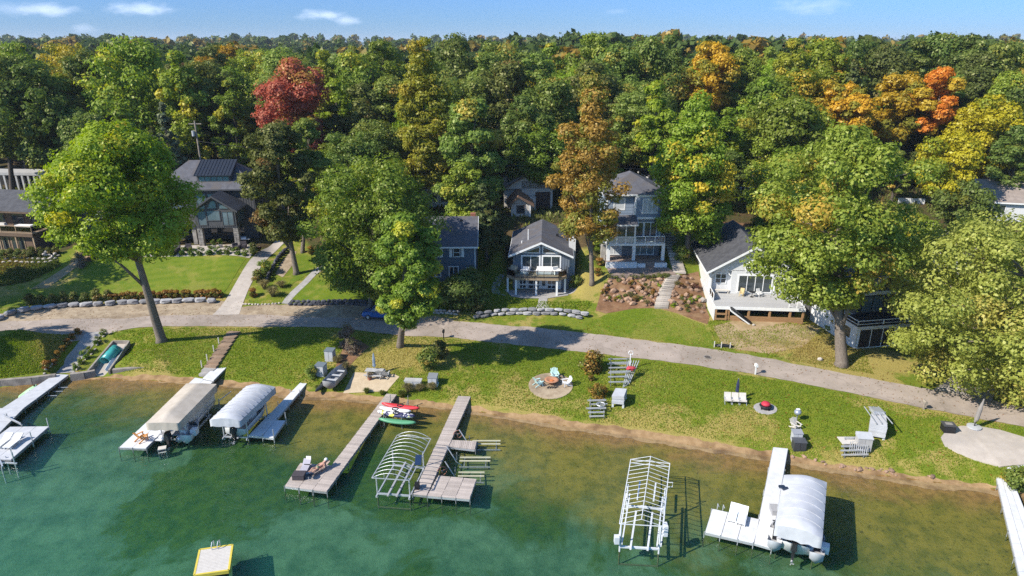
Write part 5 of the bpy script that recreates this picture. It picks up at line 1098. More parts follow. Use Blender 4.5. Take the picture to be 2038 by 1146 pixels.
# ================================================================ docks, lifts and boats
M_oldwood = mat('weathered_planks', (.50, .43, .375), (.33, .28, .245), 2.2, .9, .5, 10, stretch=(1, 7, 1), rand=.16)
M_alu = mat('aluminium', (.62, .63, .64), (.52, .53, .55), 3, .42, .0, metal=.55)
M_galv = mat('galvanised_steel', (.34, .35, .35), (.23, .24, .24), 4, .5, .2, metal=.4)
M_whitedeck = mat('white_deck_panel', (.66, .66, .66), (.58, .58, .58), 1.5, .6, .1, 12, rand=.035)
M_greypanel = mat('light_grey_deck_panel', (.52, .525, .54), (.45, .455, .47), 1.5, .6, .1, 12, rand=.04)
M_canvas_t = mat('tan_canvas', (.50, .44, .365), (.43, .375, .305), 1.3, .85, .4, 2.5)
M_canvas_w = mat('white_canvas', (.50, .51, .53), (.42, .43, .455), 1.2, .8, .4, 2.2)
M_hull = flatm('white_gelcoat', (.78, .78, .77), .25, .5); M_motor = flatm('black_cowling', (.02, .02, .022), .3, .5); M_vinyl = flatm('grey_vinyl', (.34, .34, .35), .7)
M_algae_dim = mat('algae_coated_metal', (.075, .085, .035), (.045, .055, .022), 4, .9)  # algae tone, also darkened to stand in for light lost in the water
M_solar = flatm('solar_cells', (.015, .03, .07), .15, .8)
def bil(q, u, v): return q[0].lerp(q[1], u).lerp(q[3].lerp(q[2], u), v)
def deck_quad(t, q, nu, nv, m, th=.07, planks=None, name='deck_panel', gap=.018, zoff=0, org=None):
    """q = far-left, far-right, near-right, near-left corners (world)"""
    o = org or t.location; Lu, Lv = ((q[1]-q[0]).length+(q[2]-q[3]).length)/2, ((q[3]-q[0]).length+(q[2]-q[1]).length)/2
    if planks:
        me = unit_box(m, name+t.name)
        n = int(round(Lv/planks))
        for k in range(n):
            a, b = bil(q, .004, (k+.5)/n)-o, bil(q, .996, (k+.5)/n)-o; j = rng.uniform(-.03, .03); d = (b-a).normalized()
            place_box('plank', me, t, a-d*max(0, j)+Vector((0, 0, zoff-th/2+rng.uniform(-.006, .006))), b+d*max(0, -j)+Vector((0, 0, zoff-th/2)), Lv/n*.90, th)
    else:
        for i in range(nu):
            for j in range(nv):
                gu, gv_ = gap/Lu, gap/Lv
                c = [bil(q, i/nu+gu, j/nv+gv_), bil(q, (i+1)/nu-gu, j/nv+gv_), bil(q, (i+1)/nu-gu, (j+1)/nv-gv_), bil(q, i/nu+gu, (j+1)/nv-gv_)]
                c = [p-o+Vector((0, 0, zoff)) for p in c]; MB().hexa([p-Vector((0, 0, th)) for p in c], c).build(name, m, t)
def frame_quad(t, q, m, h=.18, th=.07, drop=.07, nrib=0, name='frame', inset=.03):
    o = t.location; mb = MB(); c = sum(q, Vector())/4; k = [p+(c-p).normalized()*inset-o for p in q]
    for i in range(4): mb.beam(k[i]-Vector((0, 0, drop+h/2)), k[(i+1) % 4]-Vector((0, 0, drop+h/2)), th, h)
    for r_ in range(1, nrib): a, b = bil(q, .02, r_/nrib)-o, bil(q, .98, r_/nrib)-o; mb.beam(a-Vector((0, 0, drop+h/2)), b-Vector((0, 0, drop+h/2)), th, h*.8)
    mb.build(name, m, t)
def split_leg(t, x, y, zb, zt, zw, r, m):
    if zb < zw-.1:
        l = MB().tube([(x, y, zw), (x, y, zt)], r, 7).build('leg', m, t); MB().tube([(x, y, zb), (x, y, zw)], r*.92, 6).build('submerged_foot', M_algae_dim, l)
    else: MB().tube([(x, y, zb), (x, y, zt)], r, 7).build('leg', m, t)
def legs(t, q, vs_, us=(0, 1), m=None, top=.0, r=.035, out=.06):
    o = t.location
    for v in vs_:
        for u in us:
            p = bil(q, u, v); c = bil(q, .5, v); p = p+(p-c).normalized()*out
            zb = H(p.x, p.y)
            split_leg(t, p.x-o.x, p.y-o.y, zb-.1-o.z, p.z+top-o.z, -.02-o.z, r, m or M_galv)
ZK = .55
def Q(*pp, z=ZK): return [pz(a, b, z) for a, b in pp]
# 1: far left dock and platform
q1 = Q((110, 744), (137, 745.5), (47, 812), (4, 812)); t = thing('dock', 'light grey dock running out from the seawall at the far left', 'dock', q1[0])
deck_quad(t, q1, 1, 4, M_greypanel); frame_quad(t, q1, M_galv, nrib=5); legs(t, q1, (.25, .5, .75, 1))
for v in (.3, .42, .55):
    p = bil(q1, 1, v)-t.location; MB().beam(p+Vector((.15, 0, -.45)), p+Vector((1.15, .1, -.45)), .06, .06).build('side_bracket', M_alu, t)
q1b = Q((-60, 812), (47, 812), (-8, 868), (-120, 868)); deck_quad(t, q1b, 2, 2, M_greypanel); frame_quad(t, q1b, M_galv)
t2 = thing('dock', 'light grey sun deck platform with tall white posts at the left edge', 'dock', Q((18, 849))[0]); q2 = Q((20, 849), (98, 848), (22, 914), (-70, 916))
deck_quad(t2, q2, 3, 1, M_greypanel); frame_quad(t2, q2, M_galv, nrib=2); legs(t2, q2, (.03, .48, .97), (1,), M_alu, 1.0, .05)
t2b = thing('gangway', 'small folded metal gangway between the two left platforms', 'gangway', pz(30, 835, ZK)); a, b = pz(8, 828, .75)-t2b.location, pz(44, 846, .75)-t2b.location
for dz in (0, .28): MB().beam(a+Vector((0, -.4*dz, dz)), b+Vector((0, -.4*dz, dz)), .07).build('rail', M_alu, t2b)
MB().beam(a+Vector((.3, 0, -.5)), a+Vector((.3, 0, .3)), .07).build('post', M_alu, t2b); MB().beam(a+Vector((.05, -.02, .14)), b+Vector((-.05, -.02, .14)), .05, .16).build('step', M_galv, t2b)
def lounger(label, p, rz, m, group=None, wd=.66, cover=None, pillow=None):
    t = thing('sun_lounger', label, 'sun lounger', p, rz, group); h_ = wd/2
    MB().box(-h_, h_, -.95, .35, .28, .36).build('seat', m, t); MB().hexa([(-h_, .36, .28), (h_, .36, .28), (h_, 1.0, .62), (-h_, 1.0, .62)], [(-h_, .33, .36), (h_, .33, .36), (h_, .96, .70), (-h_, .96, .70)]).build('backrest', m, t)
    for sx in (-1, 1):
        for y in (-.8, .25): MB().box(sx*(h_-.05)-.03, sx*(h_-.05)+.03, y-.03, y+.03, 0, .278).build('leg', m, t)
    if pillow: MB().hexa([(-h_*.7, .78, .60), (h_*.7, .78, .60), (h_*.7, .98, .71), (-h_*.7, .98, .71)], [(-h_*.7, .74, .70), (h_*.7, .74, .70), (h_*.7, .94, .80), (-h_*.7, .94, .80)]).build('pillow', pillow, t)
    return t
dirq2 = (q2[0]-q2[3]); az2 = math.atan2(dirq2.y, dirq2.x)-R(90)
lounger('white padded lounger nearer the left edge on the left sun deck', pz(8, 884, ZK+.003), az2, M_cushion, wd=.75)
lounger('white padded lounger nearer the tall posts on the left sun deck', pz(28, 885, ZK+.003), az2, M_cushion, wd=.75)
t = thing('boat_lift', 'tangle of white lift legs standing in the water at the lower left edge', 'boat lift', pz(10, 925, 0)); zb = H(*t.location[:2])
for dx, dy, tz in ((-1.2, 0, .9), (0, .3, .7), (1.1, -.2, 1.5), (.4, -.9, .4)): MB().tube([(dx, dy, zb-.1), (dx, dy, tz)], .06, 7).build('leg', M_alu, t)
MB().beam((-1.4, 0, .3), (1.3, -.2, .3), .12).build('crossbeam', M_alu, t); MB().beam((-1.2, .9, .5), (.6, -1.0, .5), .12).build('crossbeam', M_alu, t)
def board(name, label, cat, p, q, wd, m, th=.10, rocker=.12, m2=None, canoe=False, group=None, lift=0.0):
    """a pointed hull or board from p to q (world)"""
    c = (p+q)/2; d = q-p; L_ = d.length; t = thing(name, label, cat, c, math.atan2(d.y, d.x), group); n = 14; v = []; f = []; mb = MB(); rows = []
    prof = 8
    for i in range(n+1):
        s = -1+2*i/n; w_ = wd/2*max(.03, (1-abs(s)**2.4))**.75; x = s*L_/2; zr = rocker*s*s
        ring = []
        for j in range(prof):
            a = 2*math.pi*j/prof; ring.append((x, w_*math.cos(a), lift+zr+th/2+th/2*math.sin(a)*(1 if abs(s) < .98 else .5)))
        rows.append(len(mb.v)); mb.v += ring
    for i in range(n):
        for j in range(prof): mb.f.append((rows[i]+j, rows[i]+(j+1) % prof, rows[i+1]+(j+1) % prof, rows[i+1]+j))
    mb.f.append(tuple(rows[0]+j for j in range(prof))); mb.f.append(tuple(rows[n]+j for j in range(prof)))
    mb.build('hull', m, t, True)
    return t, L_
t, L_ = board('paddle_board', 'pale green paddle board floating beside the left dock', 'paddle board', pz(38, 794, .04), pz(73, 768, .04), .95, flatm('mint_foam', (.42, .72, .38), .5)); MB().box(-.5, .5, -.22, .22, .13, .15).build('traction_pad', flatm('pale_pad', (.55, .78, .50), .8), t); MB().box(L_/2-.45, L_/2-.25, -.02, .02, .14, .32).build('fin', M_black, t)
# 2: dock with the beige canopy
q = Q((388, 751), (426, 757), (290, 892), (237, 890)); t = thing('dock', 'long white-grey dock beside the tan boat canopy', 'dock', q[0]); deck_quad(t, q, 2, 7, M_whitedeck); frame_quad(t, q, M_galv, nrib=7); legs(t, q, (.3, .6, 1.0), (0, .5, 1))
qb = [bil(q, 1.03, .70), bil(q, 1.30, .70), bil(q, 1.30, .90), bil(q, 1.03, .90)]; deck_quad(t, qb, 1, 2, M_whitedeck)
qq = Q((429, 728), (452, 730), (425, 757), (403, 752.5), z=.75); t = thing('dock_ramp', 'short bright white dock ramp at the foot of the timber steps', 'dock ramp', qq[0]); deck_quad(t, qq, 1, 2, M_whitedeck, .09); frame_quad(t, qq, M_galv, .14, drop=.09)
t = thing('chair', 'orange wooden adirondack chair on the end of the long white-grey dock', 'chair', pz(284, 876, ZK+.003), R(150))
def adirondack(t, m, s=1.0):
    for k in range(5): x = (-.26+k*.13)*s; MB().hexa([(x-.055*s, .20*s, .30*s), (x+.055*s, .20*s, .30*s), (x+.055*s, .24*s, .30*s), (x-.055*s, .24*s, .30*s)], [(x*1.25-.055*s, .50*s, (1.0-abs(k-2)*.06)*s), (x*1.25+.055*s, .50*s, (1.0-abs(k-2)*.06)*s), (x*1.25+.055*s, .54*s, (1.0-abs(k-2)*.06)*s), (x*1.25-.055*s, .54*s, (1.0-abs(k-2)*.06)*s)]).build('back_slat', m, t)
    for k in range(4): y = (-.30+k*.135)*s; z = (.38-k*.03)*s; MB().box(-.28*s, .28*s, y-.055*s, y+.055*s, z-.02*s, z).build('seat_slat', m, t)
    for sx in (-1, 1):
        MB().box((sx*.36-.07)*s, (sx*.36+.07)*s, -.38*s, .36*s, .56*s, .59*s).build('armrest', m, t); MB().box((sx*.32-.025)*s, (sx*.32+.025)*s, -.33*s, -.25*s, 0, .559*s).build('leg', m, t); MB().beam((sx*.32*s, -.2*s, .33*s), (sx*.32*s, .55*s, .03*s), .05*s, .1*s).build('leg', m, t)
adirondack(t, flatm('orange_wood', (.62, .26, .05), .6), 1.1)
t = thing('step', 'small wooden step float in the water at the dock end below the motor', 'step', pz(323, 893, .05), R(20)); MB().box(-.35, .35, -.3, .3, .05, .13).build('tread', M_stucco, t); MB().box(-.35, .35, -.35, .3, -.25, -.19).build('tread', M_stucco, t); [MB().box(x-.03, x+.03, -.3, .3, -.9, .05).build('side', M_galv, t) for x in (-.32, .32)]
# canopies
def lift_canopy(label, c, zt, m, skirt, rise, ridge='gable', nb=1, posts=True, group=None, dy=0, hipk=.12, frame=None, label2=''):
    """c: far-left, far-right, near-right, near-left pixels of the eave at height zt"""
    q = [pz(a, b, zt) for a, b in c]; t = thing('boat_lift', label, 'boat lift', Vector((q[3].x, q[3].y, 0))); o = t.location
    nu, nv = 12, 18; V = []; F = []
    for j in range(nv+1):
        for i in range(nu+1):
            u, v = i/nu, j/nv; p = bil(q, u, v)-o
            if ridge == 'gable': hgt = rise*(1-abs(2*u-1)); e = min(v, 1-v)/hipk; hgt *= min(1, .15+e*.85) if e < 1 else 1
            else: hgt = rise*(1-(2*u-1)**2); e = min(v, 1-v)/.05; hgt *= min(1, .45+e*.55) if e < 1 else 1
            wav = .035*abs(math.sin(v*math.pi*nb)) if nb > 1 else 0
            V.append((p.x, p.y, p.z+hgt-wav*(.4+.6*(hgt/max(rise, .01)))))
    for j in range(nv):
        for i in range(nu): a = j*(nu+1)+i; F.append((a, a+1, a+nu+2, a+nu+1))
    mb = MB().add(V, F); me = mb.mesh('canopy', m, True); cv = link('canopy', me, parent=t)
    edge = [(0, j) for j in range(nv+1)]+[(i, nv) for i in range(1, nu+1)]+[(nu, j) for j in range(nv-1, -1, -1)]+[(i, 0) for i in range(nu-1, 0, -1)]
    SV = []; SF = []; n = len(edge)
    for k, (i, j) in enumerate(edge):
        p = Vector(V[j*(nu+1)+i]); cc = sum(q, Vector())/4-o; out = Vector((p.x-cc.x, p.y-cc.y, 0)).normalized()
        SV.append(tuple(p)); w_ = .035*math.sin(k*2.3)+.02*math.sin(k*5.1); zz = min(p.z, zt)-skirt+(.05*math.sin(k*1.7))
        SV.append(tuple(Vector((p.x, p.y, 0))+out*(.04+w_)+Vector((0, 0, zz))))
    for k in range(n): a, b = 2*k, 2*((k+1) % n); SF.append((a, b, b+1, a+1))
    link('skirt', MB().add(SV, SF).mesh('skirt', m, True), parent=cv)
    if nb > 1:
        for k in range(1, nb):
            v = k/nb; pts = []
            for i in range(nu+1): pp_ = bil(q, i/nu, v)-o; hg = rise*(1-(2*i/nu-1)**2) if ridge != 'gable' else rise*(1-abs(2*i/nu-1)); pts.append((pp_.x, pp_.y, pp_.z+hg+.012))
            MB().tube(pts, .03, 5).build('rib', m, cv, True)
    lift_frame(t, q, zt)
    return t, q
def lift_frame(t, q, zt, zb=.55, legv=(.24, .80), ins=.10, post_top=None):
    o = t.location; mm = M_alu
    for v in legv:
        for u in (ins, 1-ins):
            p = bil(q, u, v)-o; g = H(p.x+o.x, p.y+o.y)
            split_leg(t, p.x, p.y, g-.1, post_top or zt-.15, -.02, .06, mm)
    for u in (ins, 1-ins): a, b = bil(q, u, legv[0]-.05)-o, bil(q, u, legv[1]+.05)-o; MB().beam((a.x, a.y, .25), (b.x, b.y, .25), .11, .16).build('side_beam', mm, t)
    for v in legv:
        a, b = bil(q, ins, v)-o, bil(q, 1-ins, v)-o; MB().beam((a.x, a.y, zb-.25), (b.x, b.y, zb-.25), .12, .14).build('crossbeam', mm, t)
    for u in (.38, .62): a, b = bil(q, u, legv[0]-.06)-o, bil(q, u, legv[1]+.06)-o; MB().beam((a.x, a.y, zb-.1), (b.x, b.y, zb-.1), .16, .12).build('bunk', M_vinyl, t)
def outboard(name, label, p, rz, m=M_motor, s=1.0, parent=None):
    t = parent
    def B(nm, mb, mm): return mb.build(nm, mm, t)
    Mx = Matrix.Translation(p) @ Matrix.Rotation(rz, 4, 'Z') @ Matrix.Scale(s, 4)
    def tf(mb): mb.v = [tuple(Mx @ Vector(v)) for v in mb.v]; return mb
    cw = tf(MB().hexa([(-.22, -.55, .55), (.22, -.55, .55), (.24, .12, .55), (-.24, .12, .55)], [(-.15, -.50, 1.15), (.15, -.50, 1.15), (.19, .05, 1.22), (-.19, .05, 1.22)])).build('outboard_motor', m, t)
    tf(MB().hexa([(-.09, -.30, -.45), (.09, -.30, -.45), (.09, .0, -.45), (-.09, .0, -.45)], [(-.14, -.40, .548), (.14, -.40, .548), (.14, .05, .548), (-.14, .05, .548)])).build('midsection', m, cw)
    tf(MB().lathe([(.02, -.3), (.09, -.15), (.09, .15), (.03, .28)], n=8)).build('gearcase', M_alu, cw) if False else tf(MB().tube([(0, -.55, -.5), (0, -.2, -.5), (0, .15, -.5)], [.04, .1, .03], 8)).build('gearcase', M_alu, cw)
    for k in range(3): a = k*2.094; tf(MB().beam((0, -.58, -.5), (.18*math.cos(a), -.6, -.5+.18*math.sin(a)), .1, .02)).build('propeller_blade', M_alu, cw)
def pontoon(label, pc, rz, L_=7.0, wd=2.5, z=.25, m_side=None, cover=False):
    t = thing('pontoon_boat', label, 'pontoon boat', (pc.x, pc.y, z), rz)
    for sx in (-1, 1): MB().tube([(sx*.85, -L_/2, .3), (sx*.85, L_/2-.9, .3), (sx*.85, L_/2-.2, .42), (sx*.85, L_/2, .52)], [.32, .32, .24, .04], 10).build('pontoon', M_alu, t, True)
    MB().box(-wd/2, wd/2, -L_/2+.2, L_/2-.4, .62, .70).build('deck', M_vinyl, t)
    mb = MB()
    for sx in (-1, 1): mb.box(sx*wd/2-.03, sx*wd/2+.03, -L_/2+.8, L_/2-.5, .72, 1.35)
    mb.box(-wd/2, wd/2, L_/2-.55, L_/2-.49, .72, 1.35); mb.box(-wd/2, -.4, -L_/2+.77, -L_/2+.83, .72, 1.35); mb.build('side_panel', m_side or M_hull, t)
    for (x0, x1, y0, y1) in ((-wd/2+.1, -wd/2+.7, -1, 2.4), (wd/2-.7, wd/2-.1, .5, 2.4), (-wd/2+.1, .2, -L_/2+.9, -L_/2+1.6)): MB().box(x0, x1, y0, y1, .702, 1.1).build('bench_seat', M_cushion, t)
    MB().box(.5, 1.0, -.9, -.4, .702, 1.55).build('console', M_hull, t); outboard('', '', Vector((0, -L_/2-.05, .1)), 0, parent=t)
    return t
def runabout(label, pc, rz, L_=6.2, wd=2.3, z=.35, m=None, cover=None, name='motor_boat', cat='motor boat', motor=True):
    t = thing(name, label, cat, (pc.x, pc.y, z), rz); m = m or M_hull; n = 12; mb = MB(); rows = []
    for i in range(n+1):
        s = i/n; y = -L_/2+L_*s; w_ = wd/2*(1 if s < .45 else max(.02, 1-((s-.45)/.55)**2.1)); kz = .0+.55*max(0, (s-.55)/.45)**2; top = .95+.25*s
        rows.append(len(mb.v)); mb.v += [(-w_, y, top), (-w_*.92, y, kz+.38), (0, y, kz), (w_*.92, y, kz+.38), (w_, y, top)]
    for i in range(n):
        for j in range(4): mb.f.append((rows[i]+j, rows[i]+j+1, rows[i+1]+j+1, rows[i+1]+j))
    mb.f.append(tuple(rows[0]+j for j in range(5))); mb.build('hull', m, t, True)
    top = MB(); k0 = []
    for i in range(n+1):
        s = i/n; y = -L_/2+L_*s; w_ = wd/2*(1 if s < .45 else max(.02, 1-((s-.45)/.55)**2.1))*1.01; tz = .95+.25*s; k0.append(len(top.v)); hm = tz+(.22 if cover else (.10 if s > .6 else -.35)); top.v += [(-w_, y, tz), (-w_*.55, y, hm-(.05 if cover else 0)), (w_*.55, y, hm-(.05 if cover else 0)), (w_, y, tz)]
    for i in range(n):
        for j in range(3): top.f.append((k0[i]+j, k0[i]+j+1, k0[i+1]+j+1, k0[i+1]+j))
    top.build('boat_cover' if cover else 'cockpit', cover or M_vinyl, t, True)
    if not cover:
        MB().hexa([(-wd*.36, .4, .95), (wd*.36, .4, .95), (wd*.36, .5, .95), (-wd*.36, .5, .95)], [(-wd*.3, .15, 1.5), (wd*.3, .15, 1.5), (wd*.3, .2, 1.5), (-wd*.3, .2, 1.5)]).build('windscreen', M_glass, t)
        for x in (-.5, .5): MB().box(x-.28, x+.28, -.8, -.2, .62, 1.2).build('seat', M_cushion, t)
    if motor: outboard('', '', Vector((0, -L_/2-.05, .15)), 0, parent=t)
    return t
def axis_of(q): a = (q[0]+q[1])/2; b = (q[2]+q[3])/2; d = a-b; return (a+b)/2, math.atan2(d.y, d.x)-R(90), d.length
lt, q = lift_canopy('boat lift under a long tan canvas canopy with a low ridge', [(371, 763), (431, 764), (355, 842), (290, 842)], 3.0, M_canvas_t, .75, .45, 'gable')
c, az, L_ = axis_of(q); off_ = Vector((math.cos(az), math.sin(az), 0))
pontoon('pontoon boat with a black outboard under the tan canopy', c-off_*.25-Vector((math.sin(az), -math.cos(az), 0))*1.0, az, 7.6, 2.3, .25)
t = runabout('small white boat bow beside the pontoon boat under the tan canopy', c+off_*1.35+Vector((math.sin(az), -math.cos(az), 0))*(L_*.20), az, 2.6, 1.1, .15, name='jet_ski', cat='jet ski', motor=False)
a = pz(437, 806, .6); lt2 = thing('lift_winch', 'slanted metal winch arm standing beside the tan canopy', 'winch', Vector((a.x, a.y, 0))); MB().tube([(0, 0, H(a.x, a.y)), (0, 0, 1.3)], .05, 7).build('leg', M_alu, lt2); MB().beam((0, 0, 1.1), (1.0, .9, 1.7), .06).build('arm', M_alu, lt2); MB().tube([(0, 0, 1.0), (-.3, .1, .2)], .04, 6).build('strut', M_alu, lt2)
lt, q = lift_canopy('boat lift under a rounded white ribbed canopy left of the blue-shaded dock', [(490, 768), (548, 770), (478, 838), (417, 836)], 2.9, M_canvas_w, .65, .55, 'round', 10)
c, az, L_ = axis_of(q); runabout('white motor boat under the rounded white ribbed canopy', c-Vector((math.sin(az), -math.cos(az), 0))*.9, az, 6.0, 2.2, .35)
# 3: dock in the canopy's shade
q = Q((597, 761.5), (611, 762.5), (521, 868), (494.7, 866)); t = thing('dock', 'slim white dock partly in blue canopy shade with an L-shaped end', 'dock', q[0]); deck_quad(t, q, 1, 7, M_whitedeck); frame_quad(t, q, M_alu, nrib=7); legs(t, q, (.2, .45, .7, 1.0), m=M_alu, top=.35)
q = Q((547.6, 836), (568, 836.5), (544, 871), (521.5, 868.5)); deck_quad(t, q, 1, 2, M_whitedeck); frame_quad(t, q, M_alu); legs(t, q, (.0, 1.0), (1,), M_alu, .9, .045)
# 4: old wooden dock
q = Q((769.6, 783), (789.6, 784.7), (649.5, 978), (622.5, 974.5)); t = thing('dock', 'long weathered wooden dock with sun loungers at its end', 'dock', q[0]); deck_quad(t, q, 1, 1, M_oldwood, .06, .19); frame_quad(t, q, M_galv, nrib=8); legs(t, q, (.15, .3, .45, .6, .75, .9, 1.0))
qp = Q((598, 921), (659.5, 926), (621.8, 974.3), (567, 967)); qa = [qp[0], bil(qp, .49, 0), bil(qp, .49, 1), qp[3]]; qb = [bil(qp, .51, 0), qp[1], qp[2], bil(qp, .51, 1)]
for k in (qa, qb): deck_quad(t, k, 1, 1, M_oldwood, .06, .19); frame_quad(t, k, M_alu); legs(t, k, (1.0,))
dq = qp[0]-qp[3]; azl = math.atan2(dq.y, dq.x)-R(90); DK4 = azl
lounger('grey lounger with its back raised on the end of the long wooden dock', pz(607, 938, ZK+.003), azl+R(4), flatm('lounger_grey', (.40, .38, .42), .8))
t = thing('storage_bin', 'dark wicker storage bin at the foot of the grey lounger', 'bin', pz(596, 951, ZK+.003), azl+R(4)); md = flatm('dark_wicker', (.06, .05, .055), .8); MB().box(-.5, .5, -.38, .38, 0, .42).build('body', md, t); MB().box(-.53, .53, -.41, .41, .423, .48).build('lid', md, t)
t = thing('side_table', 'small glass side table between the loungers on the wooden dock', 'side table', pz(616, 953, ZK+.003)); MB().lathe([(.33, .46), (.35, .475), (.33, .49)], n=14).build('tabletop', M_clear, t); [MB().tube([(.26*math.cos(a), .26*math.sin(a), 0), (.22*math.cos(a), .22*math.sin(a), .458)], .02, 5).build('leg', M_alu, t) for a in (.5, 2.6, 4.7)]
LG_P = pz(636, 938, ZK+.003); LG_A = azl-R(32)
lounger('dark lounger carrying a sunbathing person on the wooden dock', LG_P, LG_A, flatm('lounger_tan', (.36, .27, .21), .8))
t = thing('folding_chair', 'black and white folding chair behind the sunbather on the wooden dock', 'chair', pz(613, 930, ZK+.003), azl); MB().box(-.24, .24, -.22, .22, .40, .44).build('seat', M_black, t); MB().hexa([(-.24, .2, .42), (.24, .2, .42), (.24, .23, .42), (-.24, .23, .42)], [(-.22, .36, .92), (.22, .36, .92), (.22, .39, .92), (-.22, .39, .92)]).build('backrest', M_cushion, t)
for sx in (-.22, .22): MB().beam((sx, -.25, 0), (sx, .2, .6), .03).build('leg', M_black, t); MB().beam((sx, .25, 0), (sx, -.2, .42), .03).build('leg', M_black, t)
# kayak rack
p0, p1 = pz(765, 838, 0), pz(800, 840, 0); t = thing('kayak_rack', 'galvanised kayak rack fixed to the long wooden dock', 'kayak rack', Vector((p0.x, p0.y, 0)))
for (a, b) in (((765, 845), (778, 808)), ((800, 848), (813, 810))):
    A, B_ = pz(*a, 0)-t.location, pz(*b, 0)-t.location
    for P_ in (A, B_): MB().tube([(P_.x, P_.y, -1.0), (P_.x, P_.y, 1.35)], .045, 7).build('post', M_galv, t)
    for z in (.35, .82): MB().beam((A.x, A.y, z), (B_.x, B_.y, z), .06).build('arm', M_galv, t)
K = {'red': flatm('red_plastic', (.62, .045, .055), .4), 'green': flatm('green_plastic', (.10, .30, .16), .4), 'white': flatm('white_plastic', (.72, .71, .69), .4), 'camo': None}
nt = NT('camo_plastic'); v1 = nt.noise(1.7, 2); v2 = nt.noise(1.1, 2, nt.map((1, 1, 1), (0, 0, 1.2)))
cc = nt.mix(nt.rng(v1, .49, .51), (.70, .69, .66), (.035, .035, .10)); cc = nt.mix(nt.rng(v2, .56, .58), cc, (.62, .60, .08)); K['camo'] = nt.fin(cc, .4, None, .4)
def kayak(lab, a, b, z, m, wd=.75, th=.34, seat=True, nm='kayak'):
    t, L_ = board(nm, lab, nm, pz(*a, z), pz(*b, z), wd, m, th, .10)
    if seat: MB().lathe([(.36, th-.02), (.33, th+.03), (.26, th+.02), (.24, th-.06)], (0, 0, 0), 14).build('cockpit_rim', M_black, t)
    return t
kayak('red kayak on the top of the rack, farthest from the camera', (760, 807), (835, 817), 1.02, K['red'])
kayak('white kayak under the red one on the dock rack', (756, 815), (818, 823), .90, K['white'], .78)
kayak('multicoloured white, navy and yellow kayak on the front of the dock rack', (752, 824), (826, 833), .86, K['camo'], .86, .42)
kayak('green canoe on the lowest arms of the dock rack', (754, 838), (828, 846), .38, K['green'], .8, .36, False, 'canoe')
# 5: second wooden dock with the wide end
q = Q((912, 787.8), (936.8, 788.7), (849, 985.7), (822.6, 982.5)); t = thing('dock', 'weathered wooden dock with a wide platform end right of the bare canopy frame', 'dock', q[0]); deck_quad(t, q, 1, 1, M_oldwood, .06, .19); frame_quad(t, q, M_galv, nrib=8); legs(t, q, (.2, .4, .6, .8, 1.0))
qp = Q((872, 946), (948.6, 953), (934.5, 993), (850, 986)); 
for i in range(3): k = [bil(qp, i/3+.006, 0), bil(qp, (i+1)/3-.006, 0), bil(qp, (i+1)/3-.006, 1), bil(qp, i/3+.006, 1)]; deck_quad(t, k, 1, 1, M_oldwood, .06, .19); frame_quad(t, k, M_alu); legs(t, k, (1.0,), (1,))
q = Q((895.6, 875), (948.6, 877.8), (945, 894), (893, 888), z=.5); t = thing('dock_section', 'short grey slatted side dock attached to the second wooden dock', 'dock', q[0])
qr = [q[3], q[0], q[1], q[2]]; deck_quad(t, qr, 1, 1, M_oldwood, .06, .17); frame_quad(t, q, M_alu); legs(t, q, (0, 1), (1,))
def wheel(t, p, rz, r=.42):
    w_ = MB().tube([(r*math.cos(a), 0, r*math.sin(a)) for a in [k*math.pi/10 for k in range(20)]], .035, 6, True).build('winch_wheel', flatm('rusty_paint', (.32, .14, .10), .7), t); w_.location = p-t.location; w_.rotation_euler = (0, 0, rz)
    MB().tube([(0, -.05, 0), (0, .05, 0)], .07, 8).build('hub', M_galv, w_)
    for k in range(3): a = k*2.094+.4; MB().beam((0, 0, 0), (r*math.cos(a), 0, r*math.sin(a)), .04).build('spoke', MATS['rusty_paint'], w_)
for i, (a, b, lab) in enumerate([((940, 874), (996, 890), 'low watercraft lift rails in the shallows nearest the shore'), ((915, 907), (976, 924), 'low watercraft lift rails in the water, middle of the three'), ((912, 938), (964, 953), 'low watercraft lift rails beside the wide dock platform')]):
    p = pz(a[0], (a[1]+b[1])/2, 0); t = thing('watercraft_lift', lab, 'watercraft lift', p); e = pz(b[0], (a[1]+b[1])/2, 0)-p; n_ = Vector((-e.y, e.x, 0)).normalized()
    for k, z in ((-.75, -.25), (-.28, .10), (.28, .10), (.75, -.25)): MB().beam(n_*k+Vector((0, 0, z)), e+n_*k+Vector((0, 0, z)), .09, .10).build('rail', M_galv if abs(k) > .5 else flatm('pale_bunk', (.55, .52, .36), .8), t)
    for f_ in (.15, .85): MB().beam(e*f_-n_*.8+Vector((0, 0, -.3)), e*f_+n_*.8+Vector((0, 0, -.3)), .08).build('crossbar', M_galv, t)
    d0 = pz(a[0]-26, a[1]-12, .9)-p; MB().tube([d0+Vector((0, 0, .4)), Vector((-.3, 0, -.2)), Vector((.2, 0, -.6))], .05, 6).build('winch_arm', M_alu, t); MB().tube([(-.3, .5, -.3), (-.3, .5, .5)], .05, 6).build('post', M_galv, t)
    if i != 1: wheel(t, pz(911, 864, .5) if i == 0 else pz(880, 937, .5), R(15))
